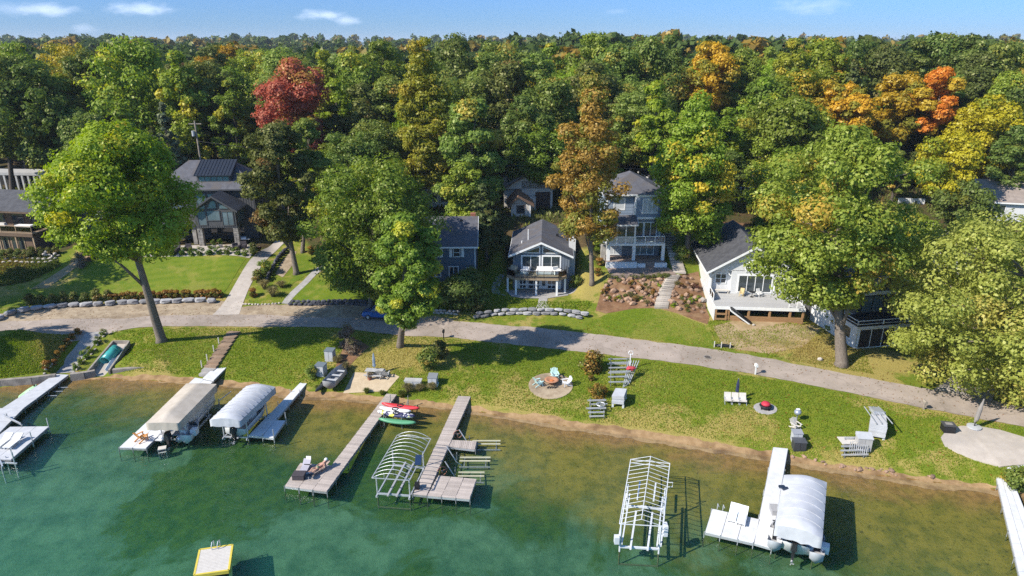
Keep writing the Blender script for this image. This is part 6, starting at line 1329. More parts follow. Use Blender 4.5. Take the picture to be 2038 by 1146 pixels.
# bare canopy frame
q = [pz(790.7, 866, 2.2), pz(857.4, 873, 2.2), pz(815, 956, 2.2), pz(740, 951, 2.2)]; t = thing('boat_lift', 'empty boat lift with a bare curved canopy frame between the wooden docks', 'boat lift', Vector((q[3].x, q[3].y, 0))); o = t.location
for u in (0, 1): MB().beam(bil(q, u, 0)-o, bil(q, u, 1)-o, .07).build('canopy_rail', M_alu, t)
for k in range(12):
    v = k/11; MB().tube([bil(q, i/8, v)-o+Vector((0, 0, .55*(1-(2*i/8-1)**2))) for i in range(9)], .028, 5).build('canopy_bow', M_alu, t, True)
for v in (0, 1): MB().beam(bil(q, 0, v)-o, bil(q, 1, v)-o, .06).build('end_bar', M_alu, t)
for u in (.33, .66): p = bil(q, u, 1)-o; MB().beam(p, p+Vector((0, 0, .48)), .04).build('end_strut', M_alu, t)
lift_frame(t, q, 2.2, .6, (.30, .93), .06)
for v in (.30, .93): a, b = bil(q, .06, v)-o, bil(q, .94, v)-o; MB().beam((a.x, a.y, -1.0), (b.x, b.y, -1.0), .09).build('base_bar', M_algae_dim, t)
p = bil(q, .98, .62)-o; MB().cbox(p+Vector((.1, 0, .35)), (.55, .9, .05), 0, ('X', R(35))).build('solar_panel', M_solar, t); MB().beam(p, p+Vector((.1, 0, .3)), .05).build('panel_post', M_alu, t)
p = bil(q, 1.06, .80)-o; MB().box(p.x-.2, p.x+.2, p.y-.25, p.y+.25, .5, 1.05).build('winch_box', M_black, t)
# open gabled frame
ZG = 2.5; q = [pz(1255.4, 914, ZG), pz(1333, 922, ZG), pz(1319, 1047, ZG), pz(1233, 1042, ZG)]; t = thing('boat_lift', 'empty white boat lift with a gabled pipe canopy frame standing alone in the water', 'boat lift', Vector((q[3].x, q[3].y, 0))); o = t.location
M_pipe = flatm('white_pipe', (.62, .64, .66), .45)
for u in (0, 1): MB().beam(bil(q, u, 0)-o, bil(q, u, 1)-o, .07).build('canopy_rail', M_pipe, t)
MB().beam(bil(q, .5, 0)-o+Vector((0, 0, .5)), bil(q, .5, 1)-o+Vector((0, 0, .5)), .06).build('ridge_rail', M_pipe, t)
for k in range(16): v = k/15; MB().tube([bil(q, 0, v)-o, bil(q, .5, v)-o+Vector((0, 0, .5)), bil(q, 1, v)-o], .024, 5).build('canopy_bow', M_pipe, t)
for v in (0, .06, 1): MB().beam(bil(q, 0, v)-o-Vector((0, 0, .02)), bil(q, 1, v)-o-Vector((0, 0, .02)), .05).build('end_bar', M_pipe, t)
for u in (.3, .7):
    a, b = bil(q, u, .18)-o, bil(q, u, .45)-o; MB().beam((a.x, a.y, 1.4), (b.x, b.y, 1.3), .12).build('guide_post', M_pipe, t)
    a, b = bil(q, u, .52)-o, bil(q, u, 1.05)-o; MB().beam((a.x, a.y, .6), (b.x, b.y, .6), .14).build('bunk', M_pipe, t)
for v in (.42, 1.0):
    for u in (.04, .96):
        p = bil(q, u, v)-o; split_leg(t, p.x, p.y, H(p.x+o.x, p.y+o.y)-.1, ZG-.05, -.02, .07, M_pipe)
    a, b = bil(q, .04, v)-o, bil(q, .96, v)-o; MB().beam((a.x, a.y, .42), (b.x, b.y, .42), .12, .16).build('crossbeam', M_pipe, t); MB().beam((a.x, a.y, -1.2), (b.x, b.y, -1.2), .10).build('base_bar', M_algae_dim, t)
for u in (.0, .09, .91, 1.0): a, b = bil(q, u, .36)-o, bil(q, u, 1.03)-o; MB().beam((a.x, a.y, 1.2), (b.x, b.y, .9), .10, .14).build('side_beam', M_pipe, t)
p = bil(q, 1.06, .88)-o; MB().box(p.x-.15, p.x+.15, p.y-.3, p.y+.3, 1.0, 1.9).build('motor_box', M_pipe, t); p = bil(q, 1.06, .35)-o; MB().tube([(p.x+.3*math.cos(a), p.y, 2.4+.3*math.sin(a)) for a in [k*math.pi/2+.78 for k in range(4)]], .04, 5, True).build('hand_frame', M_pipe, t); p = bil(q, -.04, 1.02)-o; MB().box(p.x-.18, p.x+.18, p.y-.2, p.y+.2, .9, 1.5).build('motor_box', M_pipe, t)
# 6: bright white L dock
q = Q((1539, 889.5), (1568.5, 892.5), (1534.3, 1089.7), (1501, 1080)); t = thing('dock', 'bright white L-shaped dock beside the large white boat canopy', 'dock', q[0]); deck_quad(t, q, 1, 7, M_whitedeck); frame_quad(t, q, M_alu, nrib=7); legs(t, q, (.25, .5, .75, 1.0), m=M_alu)
q = Q((1417.7, 1012), (1512.6, 1033.5), (1500.6, 1080), (1403.6, 1058)); deck_quad(t, q, 3, 1, M_whitedeck); frame_quad(t, q, M_alu, .22); legs(t, q, (0, 1.0), (0, .33, .66), M_alu); DK6 = q
for u in (.10, .22): p = bil(q, u, -.02)-t.location; MB().tube([p+Vector((0, 0, -.8)), p+Vector((0, 0, .55)), p+Vector((.0, -.35, .5))], .03, 6).build('ladder_rail', M_alu, t)
qd = DK6[0]-DK6[3]; az6 = math.atan2(qd.y, qd.x)-R(90)
for a, b, lab in ((1459, 1029, 'white and pale blue lounge chair on the left of the L-shaped white dock'), (1476, 1034, 'white and pale blue lounge chair nearer the canopy on the L-shaped white dock')):
    lo = lounger(lab, pz(a, b, ZK+.003), az6, flatm('white_resin', (.78, .79, .80), .5), None, .72); MB().box(-.30, .30, -.9, .3, .363, .39).build('towel', mat('striped_towel', (.62, .72, .80), (.78, .80, .82), 7, .9, stretch=(.1, 5, 1)), lo)
t = thing('deck_box', 'small grey box on the white dock beside the large canopy', 'box', pz(1541, 1019, ZK+.003), R(-5)); MB().box(-.3, .3, -.45, .45, 0, .38).build('body', M_vinyl, t); MB().box(-.32, .32, -.47, .47, .383, .44).build('lid', M_vinyl, t)
lt, q = lift_canopy('boat lift under the largest smooth white canopy at the right-hand white dock', [(1560, 945), (1646, 960), (1637, 1072), (1542.6, 1046)], 3.0, M_canvas_w, .85, .6, 'round', 7)
for v in (.28, .33): p = bil(q, .0 if v < .3 else .08, v)-lt.location; MB().box(p.x-.22, p.x+.22, p.y-.13, p.y+.13, 3.05 if v < .3 else 3.18, 3.20 if v < .3 else 3.33).build('solar_panel', M_solar, lt)
c, az, L_ = axis_of(q); runabout('white covered motor boat with a black outboard under the largest canopy', c-Vector((math.cos(az), math.sin(az), 0))*.1-Vector((math.sin(az), -math.cos(az), 0))*1.1, az, 7.6, 2.5, .35, cover=M_canvas_w)
for sx, lab in ((-1, 'jet ski left of the black outboard under the largest canopy'), (1, 'jet ski right of the black outboard under the largest canopy')):
    pc_ = c+Vector((math.cos(az), math.sin(az), 0))*sx*1.45+Vector((math.sin(az), -math.cos(az), 0))*(L_*.22); t = runabout(lab, pc_, az, 2.8, 1.0, .25, name='jet_ski', cat='jet ski', motor=False, m=flatm('silver_hull', (.5, .52, .55), .3, .6)); MB().box(-.22, .22, -.9, .2, .75, 1.15).build('saddle', M_black, t); MB().beam((-.4, .4, 1.45), (.4, .4, 1.45), .06).build('handlebar', M_black, t)
# 7: right-hand dock, raft, lake-side bits
q = Q((1982, 945), (2015, 953), (2112, 1195), (2042, 1200)); t = thing('dock', 'white slatted dock running out of the picture at the lower right corner', 'dock', q[0]); deck_quad(t, q, 3, 5, M_whitedeck); frame_quad(t, q, M_alu, nrib=5); legs(t, q, (.1, .3, .5, .7))
t = thing('storage_box', 'pale storage box with a grey pitched lid by the lower right dock', 'box', at(2026, 950), R(12)); MB().box(-.75, .75, -.5, .5, 0, .7).build('body', flatm('beige_plastic', (.55, .50, .46), .6), t); MB().prism([(-.55, .703), (.55, .703), (.42, .88), (-.42, .88)], 'x', -.8, .8).build('lid', M_greypanel, t)
q = Q((397.5, 1093), (462.5, 1083.4), (455, 1133.7), (386.4, 1143.5), z=.4); t = thing('swim_raft', 'square swim raft with a yellow rim and a small ladder', 'swim raft', Vector((q[3].x, q[3].y, 0))); o = t.location
M_yel = flatm('yellow_rim', (.66, .52, .08), .5); ins = [bil(q, a, b) for a, b in ((.05, .05), (.95, .05), (.95, .93), (.05, .93))]
for i in range(4): a, b = q[i]-o, q[(i+1) % 4]-o; MB().beam(a-Vector((0, 0, .14)), b-Vector((0, 0, .14)), .14, .27).build('rim', M_yel, t)
for k in range(16): c4 = [bil(q, .03, .03+k*.94/16+.003), bil(q, .97, .03+k*.94/16+.003), bil(q, .97, .03+(k+1)*.94/16-.003), bil(q, .03, .03+(k+1)*.94/16-.003)]; c4 = [p-o+Vector((0, 0, -.02)) for p in c4]; MB().hexa([p-Vector((0, 0, .05)) for p in c4], c4).build('plank', M_stucco, t)
MB().hexa([bil(q, a, b)-o-Vector((0, 0, .75)) for a, b in ((.05, .05), (.95, .05), (.95, .95), (.05, .95))], [bil(q, a, b)-o-Vector((0, 0, .29)) for a, b in ((.05, .05), (.95, .05), (.95, .95), (.05, .95))]).build('float', M_black, t)
for u in (.42, .60): p = bil(q, u, -.01)-o; MB().tube([p+Vector((0, .15, -1.2)), p+Vector((0, .15, .45)), p+Vector((0, -.1, .52)), p+Vector((0, -.3, .3)), p+Vector((0, -.3, .0))], .035, 6).build('ladder_rail', M_alu, t)
# ---- the sunbather
def person_on(label, p, rz):
    t = thing('person', label, 'person', p, rz)
    J = {'pel': (0, -.15, .47), 'sp': (0, .12, .50), 'ch': (0, .40, .56), 'ne': (0, .56, .64), 'hd': (0, .62, .67), 'h2': (0, .78, .76),
         'hl': (-.10, -.22, .46), 'kl': (-.13, -.58, .60), 'al': (-.12, -.95, .42), 'fl': (-.13, -1.05, .50), 'hr': (.10, -.22, .46), 'kr': (.14, -.62, .48), 'ar': (.15, -1.02, .42), 'fr': (.16, -1.10, .52),
         'sl': (-.19, .46, .56), 'el': (-.33, .22, .50), 'wl': (-.24, -.02, .52), 'pl': (-.20, -.08, .53), 'sr': (.19, .46, .56), 'er': (.34, .20, .48), 'wr': (.30, -.06, .46), 'pr': (.29, -.13, .45)}
    RD = {'pel': .145, 'sp': .125, 'ch': .145, 'ne': .055, 'hd': .085, 'h2': .095, 'hl': .095, 'kl': .062, 'al': .040, 'fl': .034, 'hr': .095, 'kr': .062, 'ar': .040, 'fr': .034, 'sl': .060, 'el': .043, 'wl': .030, 'pl': .034, 'sr': .060, 'er': .043, 'wr': .030, 'pr': .034}
    E_ = [('pel', 'sp'), ('sp', 'ch'), ('ch', 'ne'), ('ne', 'hd'), ('hd', 'h2'), ('pel', 'hl'), ('hl', 'kl'), ('kl', 'al'), ('al', 'fl'), ('pel', 'hr'), ('hr', 'kr'), ('kr', 'ar'), ('ar', 'fr'), ('ch', 'sl'), ('sl', 'el'), ('el', 'wl'), ('wl', 'pl'), ('ch', 'sr'), ('sr', 'er'), ('er', 'wr'), ('wr', 'pr')]
    for sd, w_, p_ in (('l', 'wl', 'pl'), ('r', 'wr', 'pr')):
        d = (Vector(J[p_])-Vector(J[w_])).normalized(); s = d.cross(Vector((0, 0, 1))).normalized()
        for k in range(5):
            off = s*((k-2)*.017) if k < 4 else s*(-.05 if sd == 'r' else .05); ln = (.075, .085, .08, .062, .05)[k]
            b = Vector(J[p_])+off*.8+d*(.01 if k < 4 else -.02); J[f'f{sd}{k}a'] = tuple(b+d*ln*.5+off*.2); J[f'f{sd}{k}b'] = tuple(b+d*ln+Vector((0, 0, -.015))); RD[f'f{sd}{k}a'] = .009; RD[f'f{sd}{k}b'] = .008; E_ += [(p_, f'f{sd}{k}a'), (f'f{sd}{k}a', f'f{sd}{k}b')]
    ks = list(J); me = bpy.data.meshes.new('body'); me.from_pydata([J[k] for k in ks], [(ks.index(a), ks.index(b)) for a, b in E_], [])
    o = link('body', me, flatm('sunlit_skin', (.56, .31, .22), .55), t); o.modifiers.new('skin', 'SKIN')  # one even pinkish skin colour
    for i, k in enumerate(ks): v = me.skin_vertices[0].data[i]; v.radius = (RD[k], RD[k]); v.use_root = (k == 'pel')
    sb = o.modifiers.new('sub', 'SUBSURF'); sb.levels = 2; sb.render_levels = 2
    MB().lathe([(.135, -.05), (.15, 0), (.135, .10), (.06, .155), (.01, .16)], (0, .80, .80), 14).build('cap', M_cushion, t, True); MB().prism([(-.10, .64), (.10, .64), (.08, .76), (-.08, .76)], 'z', .835, .85).build('cap_brim', M_cushion, t)
    MB().tube([(0, -.26, .475), (0, -.15, .475), (0, -.04, .485)], [.165, .172, .150], 12).build('swim_shorts', flatm('olive_cloth', (.22, .24, .14), .9), t, True)
    for sx in (-1, 1): MB().blob((sx*.035, .745, .842), .012, seed=3).build('eye', M_black, t)
    MB().blob((0, .725, .848), .018, (.8, 1.2, 1), 4).build('nose', MATS['sunlit_skin'], t); MB().box(-.028, .028, .69, .698, .815, .825).build('mouth', flatm('lips', (.40, .14, .12), .6), t)
person_on('person in a white cap and shorts lying back on the dark lounger', LG_P, LG_A)
# ================================================================ walls of stones, boulders and steps
def stone_mesh(seed, m, sq=(1, .7, .6), n=2, jag=.13, flat=False):
    b = MB().blob((0, 0, 0), .5, sq, seed, n, jag)
    if flat: b.v = [(x, y, max(-.5*sq[2]*.75, min(.5*sq[2]*.62, z))) for x, y, z in b.v]
    return b.mesh('stone', m)
M_lime = mat('grey_limestone', (.33, .325, .325), (.21, .205, .21), 2.0, .9, .8, 5, rand=.34); M_slate = mat('dark_boulder', (.085, .085, .10), (.05, .05, .062), 2.0, .85, .7, 6, rand=.3); M_bould = mat('tan_boulder', (.33, .215, .145), (.21, .13, .085), 1.6, .9, .7, 5, rand=.32); M_pebble = mat('pale_stone', (.46, .41, .35), (.33, .29, .25), 2, .9, .6, 6, rand=.25)
def stones(m, flat=False, sq=(1, .7, .6)): return [stone_mesh(i*7+len(m.name), m, sq, 1 if not flat else 2, .16, flat) for i in range(6)]
ST_L, ST_S, ST_B, ST_P = stones(M_lime, True, (1, .62, .55)), stones(M_slate), stones(M_bould, False, (1, .8, .75)), stones(M_pebble)
def path_pts(px, step, jitter=0.0):
    l = smooth_line([at(*p)[:2] for p in px]); l = np.array(l); d = np.r_[0, np.cumsum(np.hypot(*np.diff(l, axis=0).T))]; q = np.arange(0, d[-1], step)
    return [(float(np.interp(k, d, l[:, 0])), float(np.interp(k, d, l[:, 1])), math.atan2(np.interp(k+.1, d, l[:, 1])-np.interp(k-.1, d, l[:, 1]), np.interp(k+.1, d, l[:, 0])-np.interp(k-.1, d, l[:, 0]))) for k in q]
def stone_wall(name, label, px, meshes, size, rows=1, step=1.0, dy=.0, cat='stone wall', hgt=.5):
    pp = path_pts(px, size*step); t = thing(name, label, cat, G(*pp[0][:2]))
    for r_ in range(rows):
        for i, (x, y, a) in enumerate(pp):
            k = rng.uniform(.82, 1.22); xx, yy = x-math.sin(a)*dy*r_+rng.uniform(-.06, .06), y+math.cos(a)*dy*r_+rng.uniform(-.08, .08)
            o = link('stone', meshes[rng.randrange(len(meshes))], parent=t); o.location = Vector((xx+(.45*size if r_ % 2 else 0), yy, H(x, y)+hgt*size*(.42+r_*.86)))-t.location
            o.scale = (size*1.06*k, size*rng.uniform(.85, 1.15), size*rng.uniform(.85, 1.1)*hgt/.5); o.rotation_euler = (rng.uniform(-.06, .06), rng.uniform(-.06, .06), a+rng.uniform(-.12, .12)+(math.pi if rng.random() < .5 else 0))
    return t
stone_wall('stone_edging', 'row of big grey limestone blocks below the left lawn', [(-30, 645), (0, 635), (40, 621), (110, 612), (180, 609), (250, 605), (330, 603), (400, 601), (437, 604)], ST_L, 1.55, 1, .98, hgt=.5)
stone_wall('stone_wall', 'low wall of grey stone blocks below the cottage lawn', [(948, 633), (985, 628), (1030, 626), (1075, 626), (1120, 628), (1168, 637)], ST_L, 1.15, 2, 1.0, .3, hgt=.42)
stone_wall('stone_wall', 'dark boulder retaining wall below the small bright lawn', [(578, 607), (620, 608), (665, 606), (700, 606), (735, 610)], ST_S, .85, 2, .85, .15, hgt=.5)
stone_wall('boulder_edging', 'dark boulder edging beside the gravel strip by the driveway', [(530, 560), (542, 535), (556, 512), (572, 498)], ST_S, .8, 2, .9, .2, hgt=.5)
stone_wall('stone_edging', 'line of small pale stones at the foot of the grass bed by the driveway', [(484, 606), (510, 607), (535, 606), (556, 604)], ST_P, .45, 1, 1.0)
stone_wall('stone_edging', 'row of pale stones along the lane edge right of the blue car', [(838, 622), (862, 624), (890, 625), (915, 627)], ST_P, .6, 2, 1.0, .2)
stone_wall('stone_edging', 'pale stones edging the shrubs on the left of the dock path', [(88, 745), (105, 725), (122, 700), (150, 672)], ST_P, .45, 1, 1.6)
stone_wall('stone_edging', 'pale stones edging the shrubs on the right of the dock path', [(148, 742), (172, 715), (196, 684), (214, 662)], ST_P, .45, 1, 1.6)
stone_wall('stone_pile', 'scatter of pale stones in the bank below the brown house', [(-20, 528), (20, 522), (60, 524), (100, 522), (120, 508)], ST_P, .7, 3, 1.2, .9, 'stones')
t = thing('shore_stones', 'loose stones lying along the grass edge at the right shore', 'stones', at(1700, 930))
for k in range(26):
    px_ = rng.uniform(1550, 1870); q_ = at(px_, np.interp(px_, [1550, 1620, 1700, 1870], [902, 917, 931, 952])+rng.uniform(-4, 5)); s = rng.uniform(.18, .6); o = link('stone', ST_B[rng.randrange(6)], parent=t); o.location = q_-t.location+Vector((0, 0, s*.1)); o.scale = (s*1.3, s, s*.7); o.rotation_euler = (0, 0, rng.uniform(0, 6))
# boulders of the rock garden
gard = [(1196, 600), (1200, 575), (1213, 556), (1330, 554), (1385, 552), (1402, 628), (1350, 616), (1262, 608)]
def inside(p, poly):
    x, y = p; r_ = False; j = len(poly)-1
    for i in range(len(poly)):
        if (poly[i][1] > y) != (poly[j][1] > y) and x < (poly[j][0]-poly[i][0])*(y-poly[i][1])/(poly[j][1]-poly[i][1])+poly[i][0]: r_ = not r_
        j = i
    return r_
walkc = lambda y: 1342-(y-548)*.62+.0035*(y-548)**2
nb = 0; used = []; BL = {}; ORD = 'first second third fourth fifth sixth seventh eighth ninth tenth eleventh twelfth thirteenth fourteenth fifteenth sixteenth seventeenth eighteenth nineteenth twentieth'.split()
while nb < 84:
    p = (rng.uniform(1190, 1405), rng.uniform(553, 626))
    if not inside(p, gard) or abs(p[0]-walkc(p[1])) < 16 or any(abs(p[0]-a)+abs(p[1]-b)*1.6 < 9 for a, b in used): continue
    used.append(p); w_ = at(*p); s = rng.uniform(.5, 1.1)*(1.25 if rng.random() < .2 else 1); side = 'left' if p[0] < walkc(p[1]) else 'right'; hgt_ = 'upper' if p[1] < 578 else 'lower' if p[1] > 602 else 'middle'
    o = link('boulder', ST_B[rng.randrange(6)]); o.location = w_+Vector((0, 0, s*.16)); o.scale = (s*rng.uniform(.8, 1.2), s, s*rng.uniform(.75, 1.15)); o.rotation_euler = (rng.uniform(-.3, .3), rng.uniform(-.3, .3), rng.uniform(0, 6.28))
    hgt_ = ['top', 'second', 'third', 'fourth', 'fifth', 'bottom'][min(5, int((p[1]-553)/12.2))]; BL.setdefault((hgt_, side), []).append((p[0], o)); nb += 1
for (hg_, sd_), l in BL.items():
    for i, (_, o) in enumerate(sorted(l, key=lambda q: q[0])): tag(o, f'{ORD[i]} boulder from the left in the {hg_} row of the rock garden, {sd_} of steps', 'boulder', 'boulders of the rock garden')
for px, py, s, lab in [(1632, 717, .75, 'lone pale boulder on the grass right of the bare ground'), (1398, 600, 1.2, 'large boulder against the white house side wall'), (1500, 648, .5, 'small pale rock on the bare ground below the deck')]:
    o = link('boulder', ST_P[rng.randrange(6)]); o.location = at(px, py)+Vector((0, 0, s*.2)); o.scale = (s, s, s*1.1); tag(o, lab, 'boulder')
t = thing('garden_steps', 'curving flight of pale stone steps through the rock garden', 'steps', at(1309, 610))
for k in range(17):
    y = 612-k*3.9; p = at(walkc(y)-1, y); a = R(12 if k > 8 else -2); o = MB().cbox((0, 0, 0), (1.75, .62, .22), a).build('step', M_pebble, t); o.location = p-t.location+Vector((0, 0, .06))
t = thing('side_steps', 'stone steps climbing beside the right wall of the blue house', 'steps', at(1352, 540))
for k in range(15): p = at(1352-k*1.6, 542-k*5.4); o = MB().cbox((0, 0, 0), (1.7, .7, .25), R(-4)).build('step', M_pebble, t); o.location = p-t.location+Vector((0, 0, .06))
t = thing('bank_steps', 'dark timber steps up the mulched bank behind the white house', 'steps', at(1425, 480))
for k in range(7): p = at(1424-k*3, 486-k*6); o = MB().cbox((0, 0, 0), (1.8, .5, .3), R(10)).build('step', M_barkd, t); o.location = p-t.location+Vector((0, 0, .08))
t = thing('wooden_gate', 'small weathered wooden garden gate beside the pale trunk', 'gate', at(1400, 492), R(10))
for x in (-1.2, -.1, .1, 1.2): MB().box(x-.06, x+.06, -.06, .06, -.3, 1.25).build('post', M_pole, t)
for z in (.3, .75, 1.15): MB().box(-1.14, -.16, -.03, .03, z-.05, z+.05).build('rail', M_pole, t); MB().box(.16, 1.14, -.03, .03, z-.05, z+.05).build('rail', M_pole, t)
# ---- seawall, boat ramp, timber steps on the left shore
M_wallc = mat('stained_concrete', (.33, .29, .245), (.20, .175, .15), 1.2, .9, .5, 7)
def seawall(label, px, top, wd=.45):
    t = thing('seawall', label, 'seawall', pz(*px[0], top)); pp = [pz(a, b, top)-t.location for a, b in px]
    for k, (p, q) in enumerate(zip(pp[:-1], pp[1:])):
        d = (q-p).normalized(); MB().beam(p+d*.01+Vector((0, wd/2, -.75)), q-d*.01+Vector((0, wd/2, -.75)), wd, 1.5).build('wall_block', M_wallc, t)
seawall('stained concrete seawall at the left edge beside the grey dock', [(-160, 776), (-60, 764), (0, 757), (60, 752), (108, 746)], .85)
seawall('short concrete seawall between the grey dock and the boat ramp', [(137, 745), (165, 742), (186, 738)], .85)
seawall('tapering concrete seawall right of the boat ramp', [(222, 736), (260, 733), (300, 730), (346, 727)], .85)
t = thing('boat_ramp', 'sunken concrete boat ramp cut into the left lawn', 'boat ramp', at(222, 715)); o = t.location
c4 = [pz(226, 684, 1.15), pz(258, 684, 1.15), pz(219, 748, .12), pz(178, 748, .12)]; c4 = [p-o for p in c4]
MB().hexa([p-Vector((0, 0, .4)) for p in c4], [p+Vector((0, 0, .03)) for p in c4]).build('ramp_slab', M_conc, t)
for i, j in ((0, 3), (1, 2), (0, 1)): MB().beam(c4[i]+Vector((0, 0, .12)), c4[j]+Vector((0, 0, .12 if j == 1 else .45)), .2, .6).build('side_wall', M_wallc, t)
a, b = pz(209, 719, .95), pz(232, 694, 1.55); t = thing('barrel_float', 'blue-green plastic culvert pipe lying on the boat ramp', 'pipe', (a+b)/2)
n = 20; d = (b-a); dn = d.normalized(); sx = dn.cross(Vector((0, 0, 1))).normalized(); sz = sx.cross(dn); V = []; r_ = .62
for rr_, e in ((r_, -.5), (r_, .5), (r_*.9, .5), (r_*.9, -.5)):
    for k in range(n): g = 2*math.pi*k/n; V.append(tuple(d*e+sx*rr_*math.cos(g)+sz*rr_*math.sin(g)))
F = [(q*n+k, q*n+(k+1) % n, ((q+1) % 4)*n+(k+1) % n, ((q+1) % 4)*n+k) for q in range(4) for k in range(n)]
nt = NT('teal_plastic'); cc = nt.mix(nt.rng(nt.noise(.8, 3), .4, .6), (.03, .26, .27), (.05, .34, .30)); link('pipe_shell', MB().add(V, F).mesh('pipe_shell', nt.fin(cc, .35, None, .5), True), parent=t)
for e in (-.3, 0, .3): MB().tube([tuple(d*e+sx*(r_+.01)*math.cos(2*math.pi*k/n)+sz*(r_+.01)*math.sin(2*math.pi*k/n)) for k in range(n)], .03, 5, True).build('hoop', nt.m, t)
a, b = pz(216, 738, .55), pz(245, 692, 1.35); t = thing('slide_trough', 'pale blue half-pipe slide lying beside the teal pipe', 'slide', (a+b)/2); d = b-a; dn = d.normalized(); sx = dn.cross(Vector((0, 0, 1))).normalized(); sz = sx.cross(dn); V = []; m_ = 9
for e in (-.5, .5):
    for rr_ in (.34, .30):
        for k in range(m_): g = math.pi+math.pi*k/(m_-1); V.append(tuple(d*e+sx*rr_*math.cos(g)+sz*(rr_*math.sin(g)+.25)))
F = []
for k in range(m_-1): F += [(k, k+1, 2*m_+k+1, 2*m_+k), (m_+k, m_+k+1, 3*m_+k+1, 3*m_+k), (k, k+1, m_+k+1, m_+k), (2*m_+k, 2*m_+k+1, 3*m_+k+1, 3*m_+k)]
F += [(0, m_, 3*m_, 2*m_), (m_-1, 2*m_-1, 4*m_-1, 3*m_-1)]; link('trough', MB().add(V, F).mesh('trough', flatm('pale_blue_plastic', (.56, .66, .72), .4), True), parent=t)
t = thing('timber_steps', 'flight of brown timber steps up the left shore lawn', 'steps', at(440, 700)); M_tie = mat('timber_tie', (.30, .205, .135), (.21, .145, .095), 3, .9, .5, 9, rand=.15)
for k in range(11):
    f_ = k/10; p = at(412+f_*52, 744-f_*80); o = MB().cbox((0, 0, 0), (1.45, .95, .3), R(-8)).build('step', M_tie if k > 1 else M_pave, t); o.location = p-t.location+Vector((0, 0, .02))
for i, (a, b) in enumerate([(402, 731), (413, 718), (426, 700), (436, 684)]):
    o = MB().box(-.05, .05, -.05, .05, -.2, .85).build('stake', M_stucco, None, loc=at(a, b)); tag(o, ['pale stake left of the timber steps, lowest of four', 'pale stake left of the timber steps, second from the water', 'pale stake left of the timber steps, third from the water', 'pale stake left of the timber steps, topmost of four'][i], 'stake')
# ================================================================ shrubs and border plants
def shrub_proto(seed, kind, w, h, nb_, nl_, leaf, shape='round'):
    B, q, lf, pt = crown_data(seed, w, h, .02, nb_, nl_, leaf, shape, (.16, .26)); q[:, 2] = np.maximum(q[:, 2], .01); return leaf_mesh('foliage', q, lf, pt, LEAF[kind])
def grass_proto(seed, m, n=260, h=1.1, w=.75):
    rg = np.random.RandomState(seed); q = []
    for i in range(n):
        a = rg.uniform(0, 6.28); r0 = rg.uniform(0, .16); lean = rg.uniform(.15, 1)*w; hh = h*rg.uniform(.6, 1); c, s = math.cos(a), math.sin(a); wd = .018
        b = np.array([c*r0, s*r0, 0]); m1 = b+np.array([c*lean*.35, s*lean*.35, hh*.75]); tp = b+np.array([c*lean, s*lean, hh*(1-.35*lean/w)]); sd_ = np.array([-s, c, 0])*wd
        q += [b-sd_, b+sd_, m1+sd_, m1-sd_, m1-sd_, m1+sd_, tp+sd_*.3, tp-sd_*.3]
    q = np.array(q); k = len(q)//4; return leaf_mesh('blades', q, rg.uniform(0, 1, k), rg.uniform(0, 1, k), m)
LEAF['straw'] = leaf_mat('straw_grass', (.20, .18, .07), (.36, .30, .14), (.12, .14, .04), .3); LEAF['reed'] = leaf_mat('reed_green', (.07, .12, .02), (.14, .18, .035), (.25, .2, .05), .2); LEAF['twig'] = leaf_mat('dry_twigs', (.17, .125, .095), (.28, .215, .175), (.16, .15, .06), .2); LEAF['plum'] = leaf_mat('plum_leaves', (.075, .025, .025), (.12, .045, .035), (.14, .08, .03), .2); LEAF['rust'] = leaf_mat('rusty_leaves', (.24, .12, .025), (.36, .20, .04), (.10, .12, .02), .35); LEAF['box'] = leaf_mat('boxwood_leaves', (.075, .14, .012), (.14, .215, .022), (.2, .2, .03), .08)
SP = {'box': shrub_proto(1, 'box', 1.3, 1.1, 14, 900, .13), 'rust': shrub_proto(2, 'rust', 1.25, 1.0, 14, 800, .14), 'green': shrub_proto(3, 'mid', 2.0, 1.9, 22, 1800, .17), 'olive': shrub_proto(4, 'olive', 1.8, 1.5, 20, 1400, .17), 'plum': shrub_proto(5, 'plum', 1.2, .8, 12, 700, .14), 'twig': shrub_proto(6, 'twig', 1.7, 1.7, 20, 1300, .13, 'oval'), 'lime': shrub_proto(7, 'lime', 1.2, .9, 14, 800, .15), 'hydr': shrub_proto(8, 'rust', 2.2, 1.6, 24, 1500, .20), 'straw': grass_proto(1, LEAF['straw'], 420, 1.25, .85), 'reed': grass_proto(2, LEAF['reed'], 300, .8, .45), 'conifer': shrub_proto(9, 'green', 1.3, 3.6, 40, 2600, .16, 'oval'), 'ground': shrub_proto(10, 'olive', 1.3, .45, 14, 600, .13)}
MEAN = {'box': 'box shrub', 'rust': 'shrub', 'green': 'green shrub', 'olive': 'olive shrub', 'plum': 'plum shrub', 'twig': 'bush', 'lime': 'lime shrub', 'hydr': 'hydrangea', 'straw': 'grass clump', 'reed': 'reed clump', 'conifer': 'arborvitae', 'ground': 'ground cover'}
def shrub(kind, px, py, s, label, group=None, cat=None, sz=None, name=None, p=None):
    t = link(name or {'straw': 'ornamental_grass', 'reed': 'reed_clump', 'conifer': 'arborvitae'}.get(kind, 'shrub'), SP[kind]); q = p or at(px, py); t.location = q-Vector((0, 0, .05)); t.scale = (s, s, sz or s*rng.uniform(.9, 1.1)); t.rotation_euler = (0, 0, rng.uniform(0, 6.28)); return tag(t, label, cat or MEAN[kind], group)
ORD = 'first second third fourth fifth sixth seventh eighth ninth tenth eleventh twelfth thirteenth fourteenth fifteenth sixteenth seventeenth eighteenth nineteenth twentieth'.split()
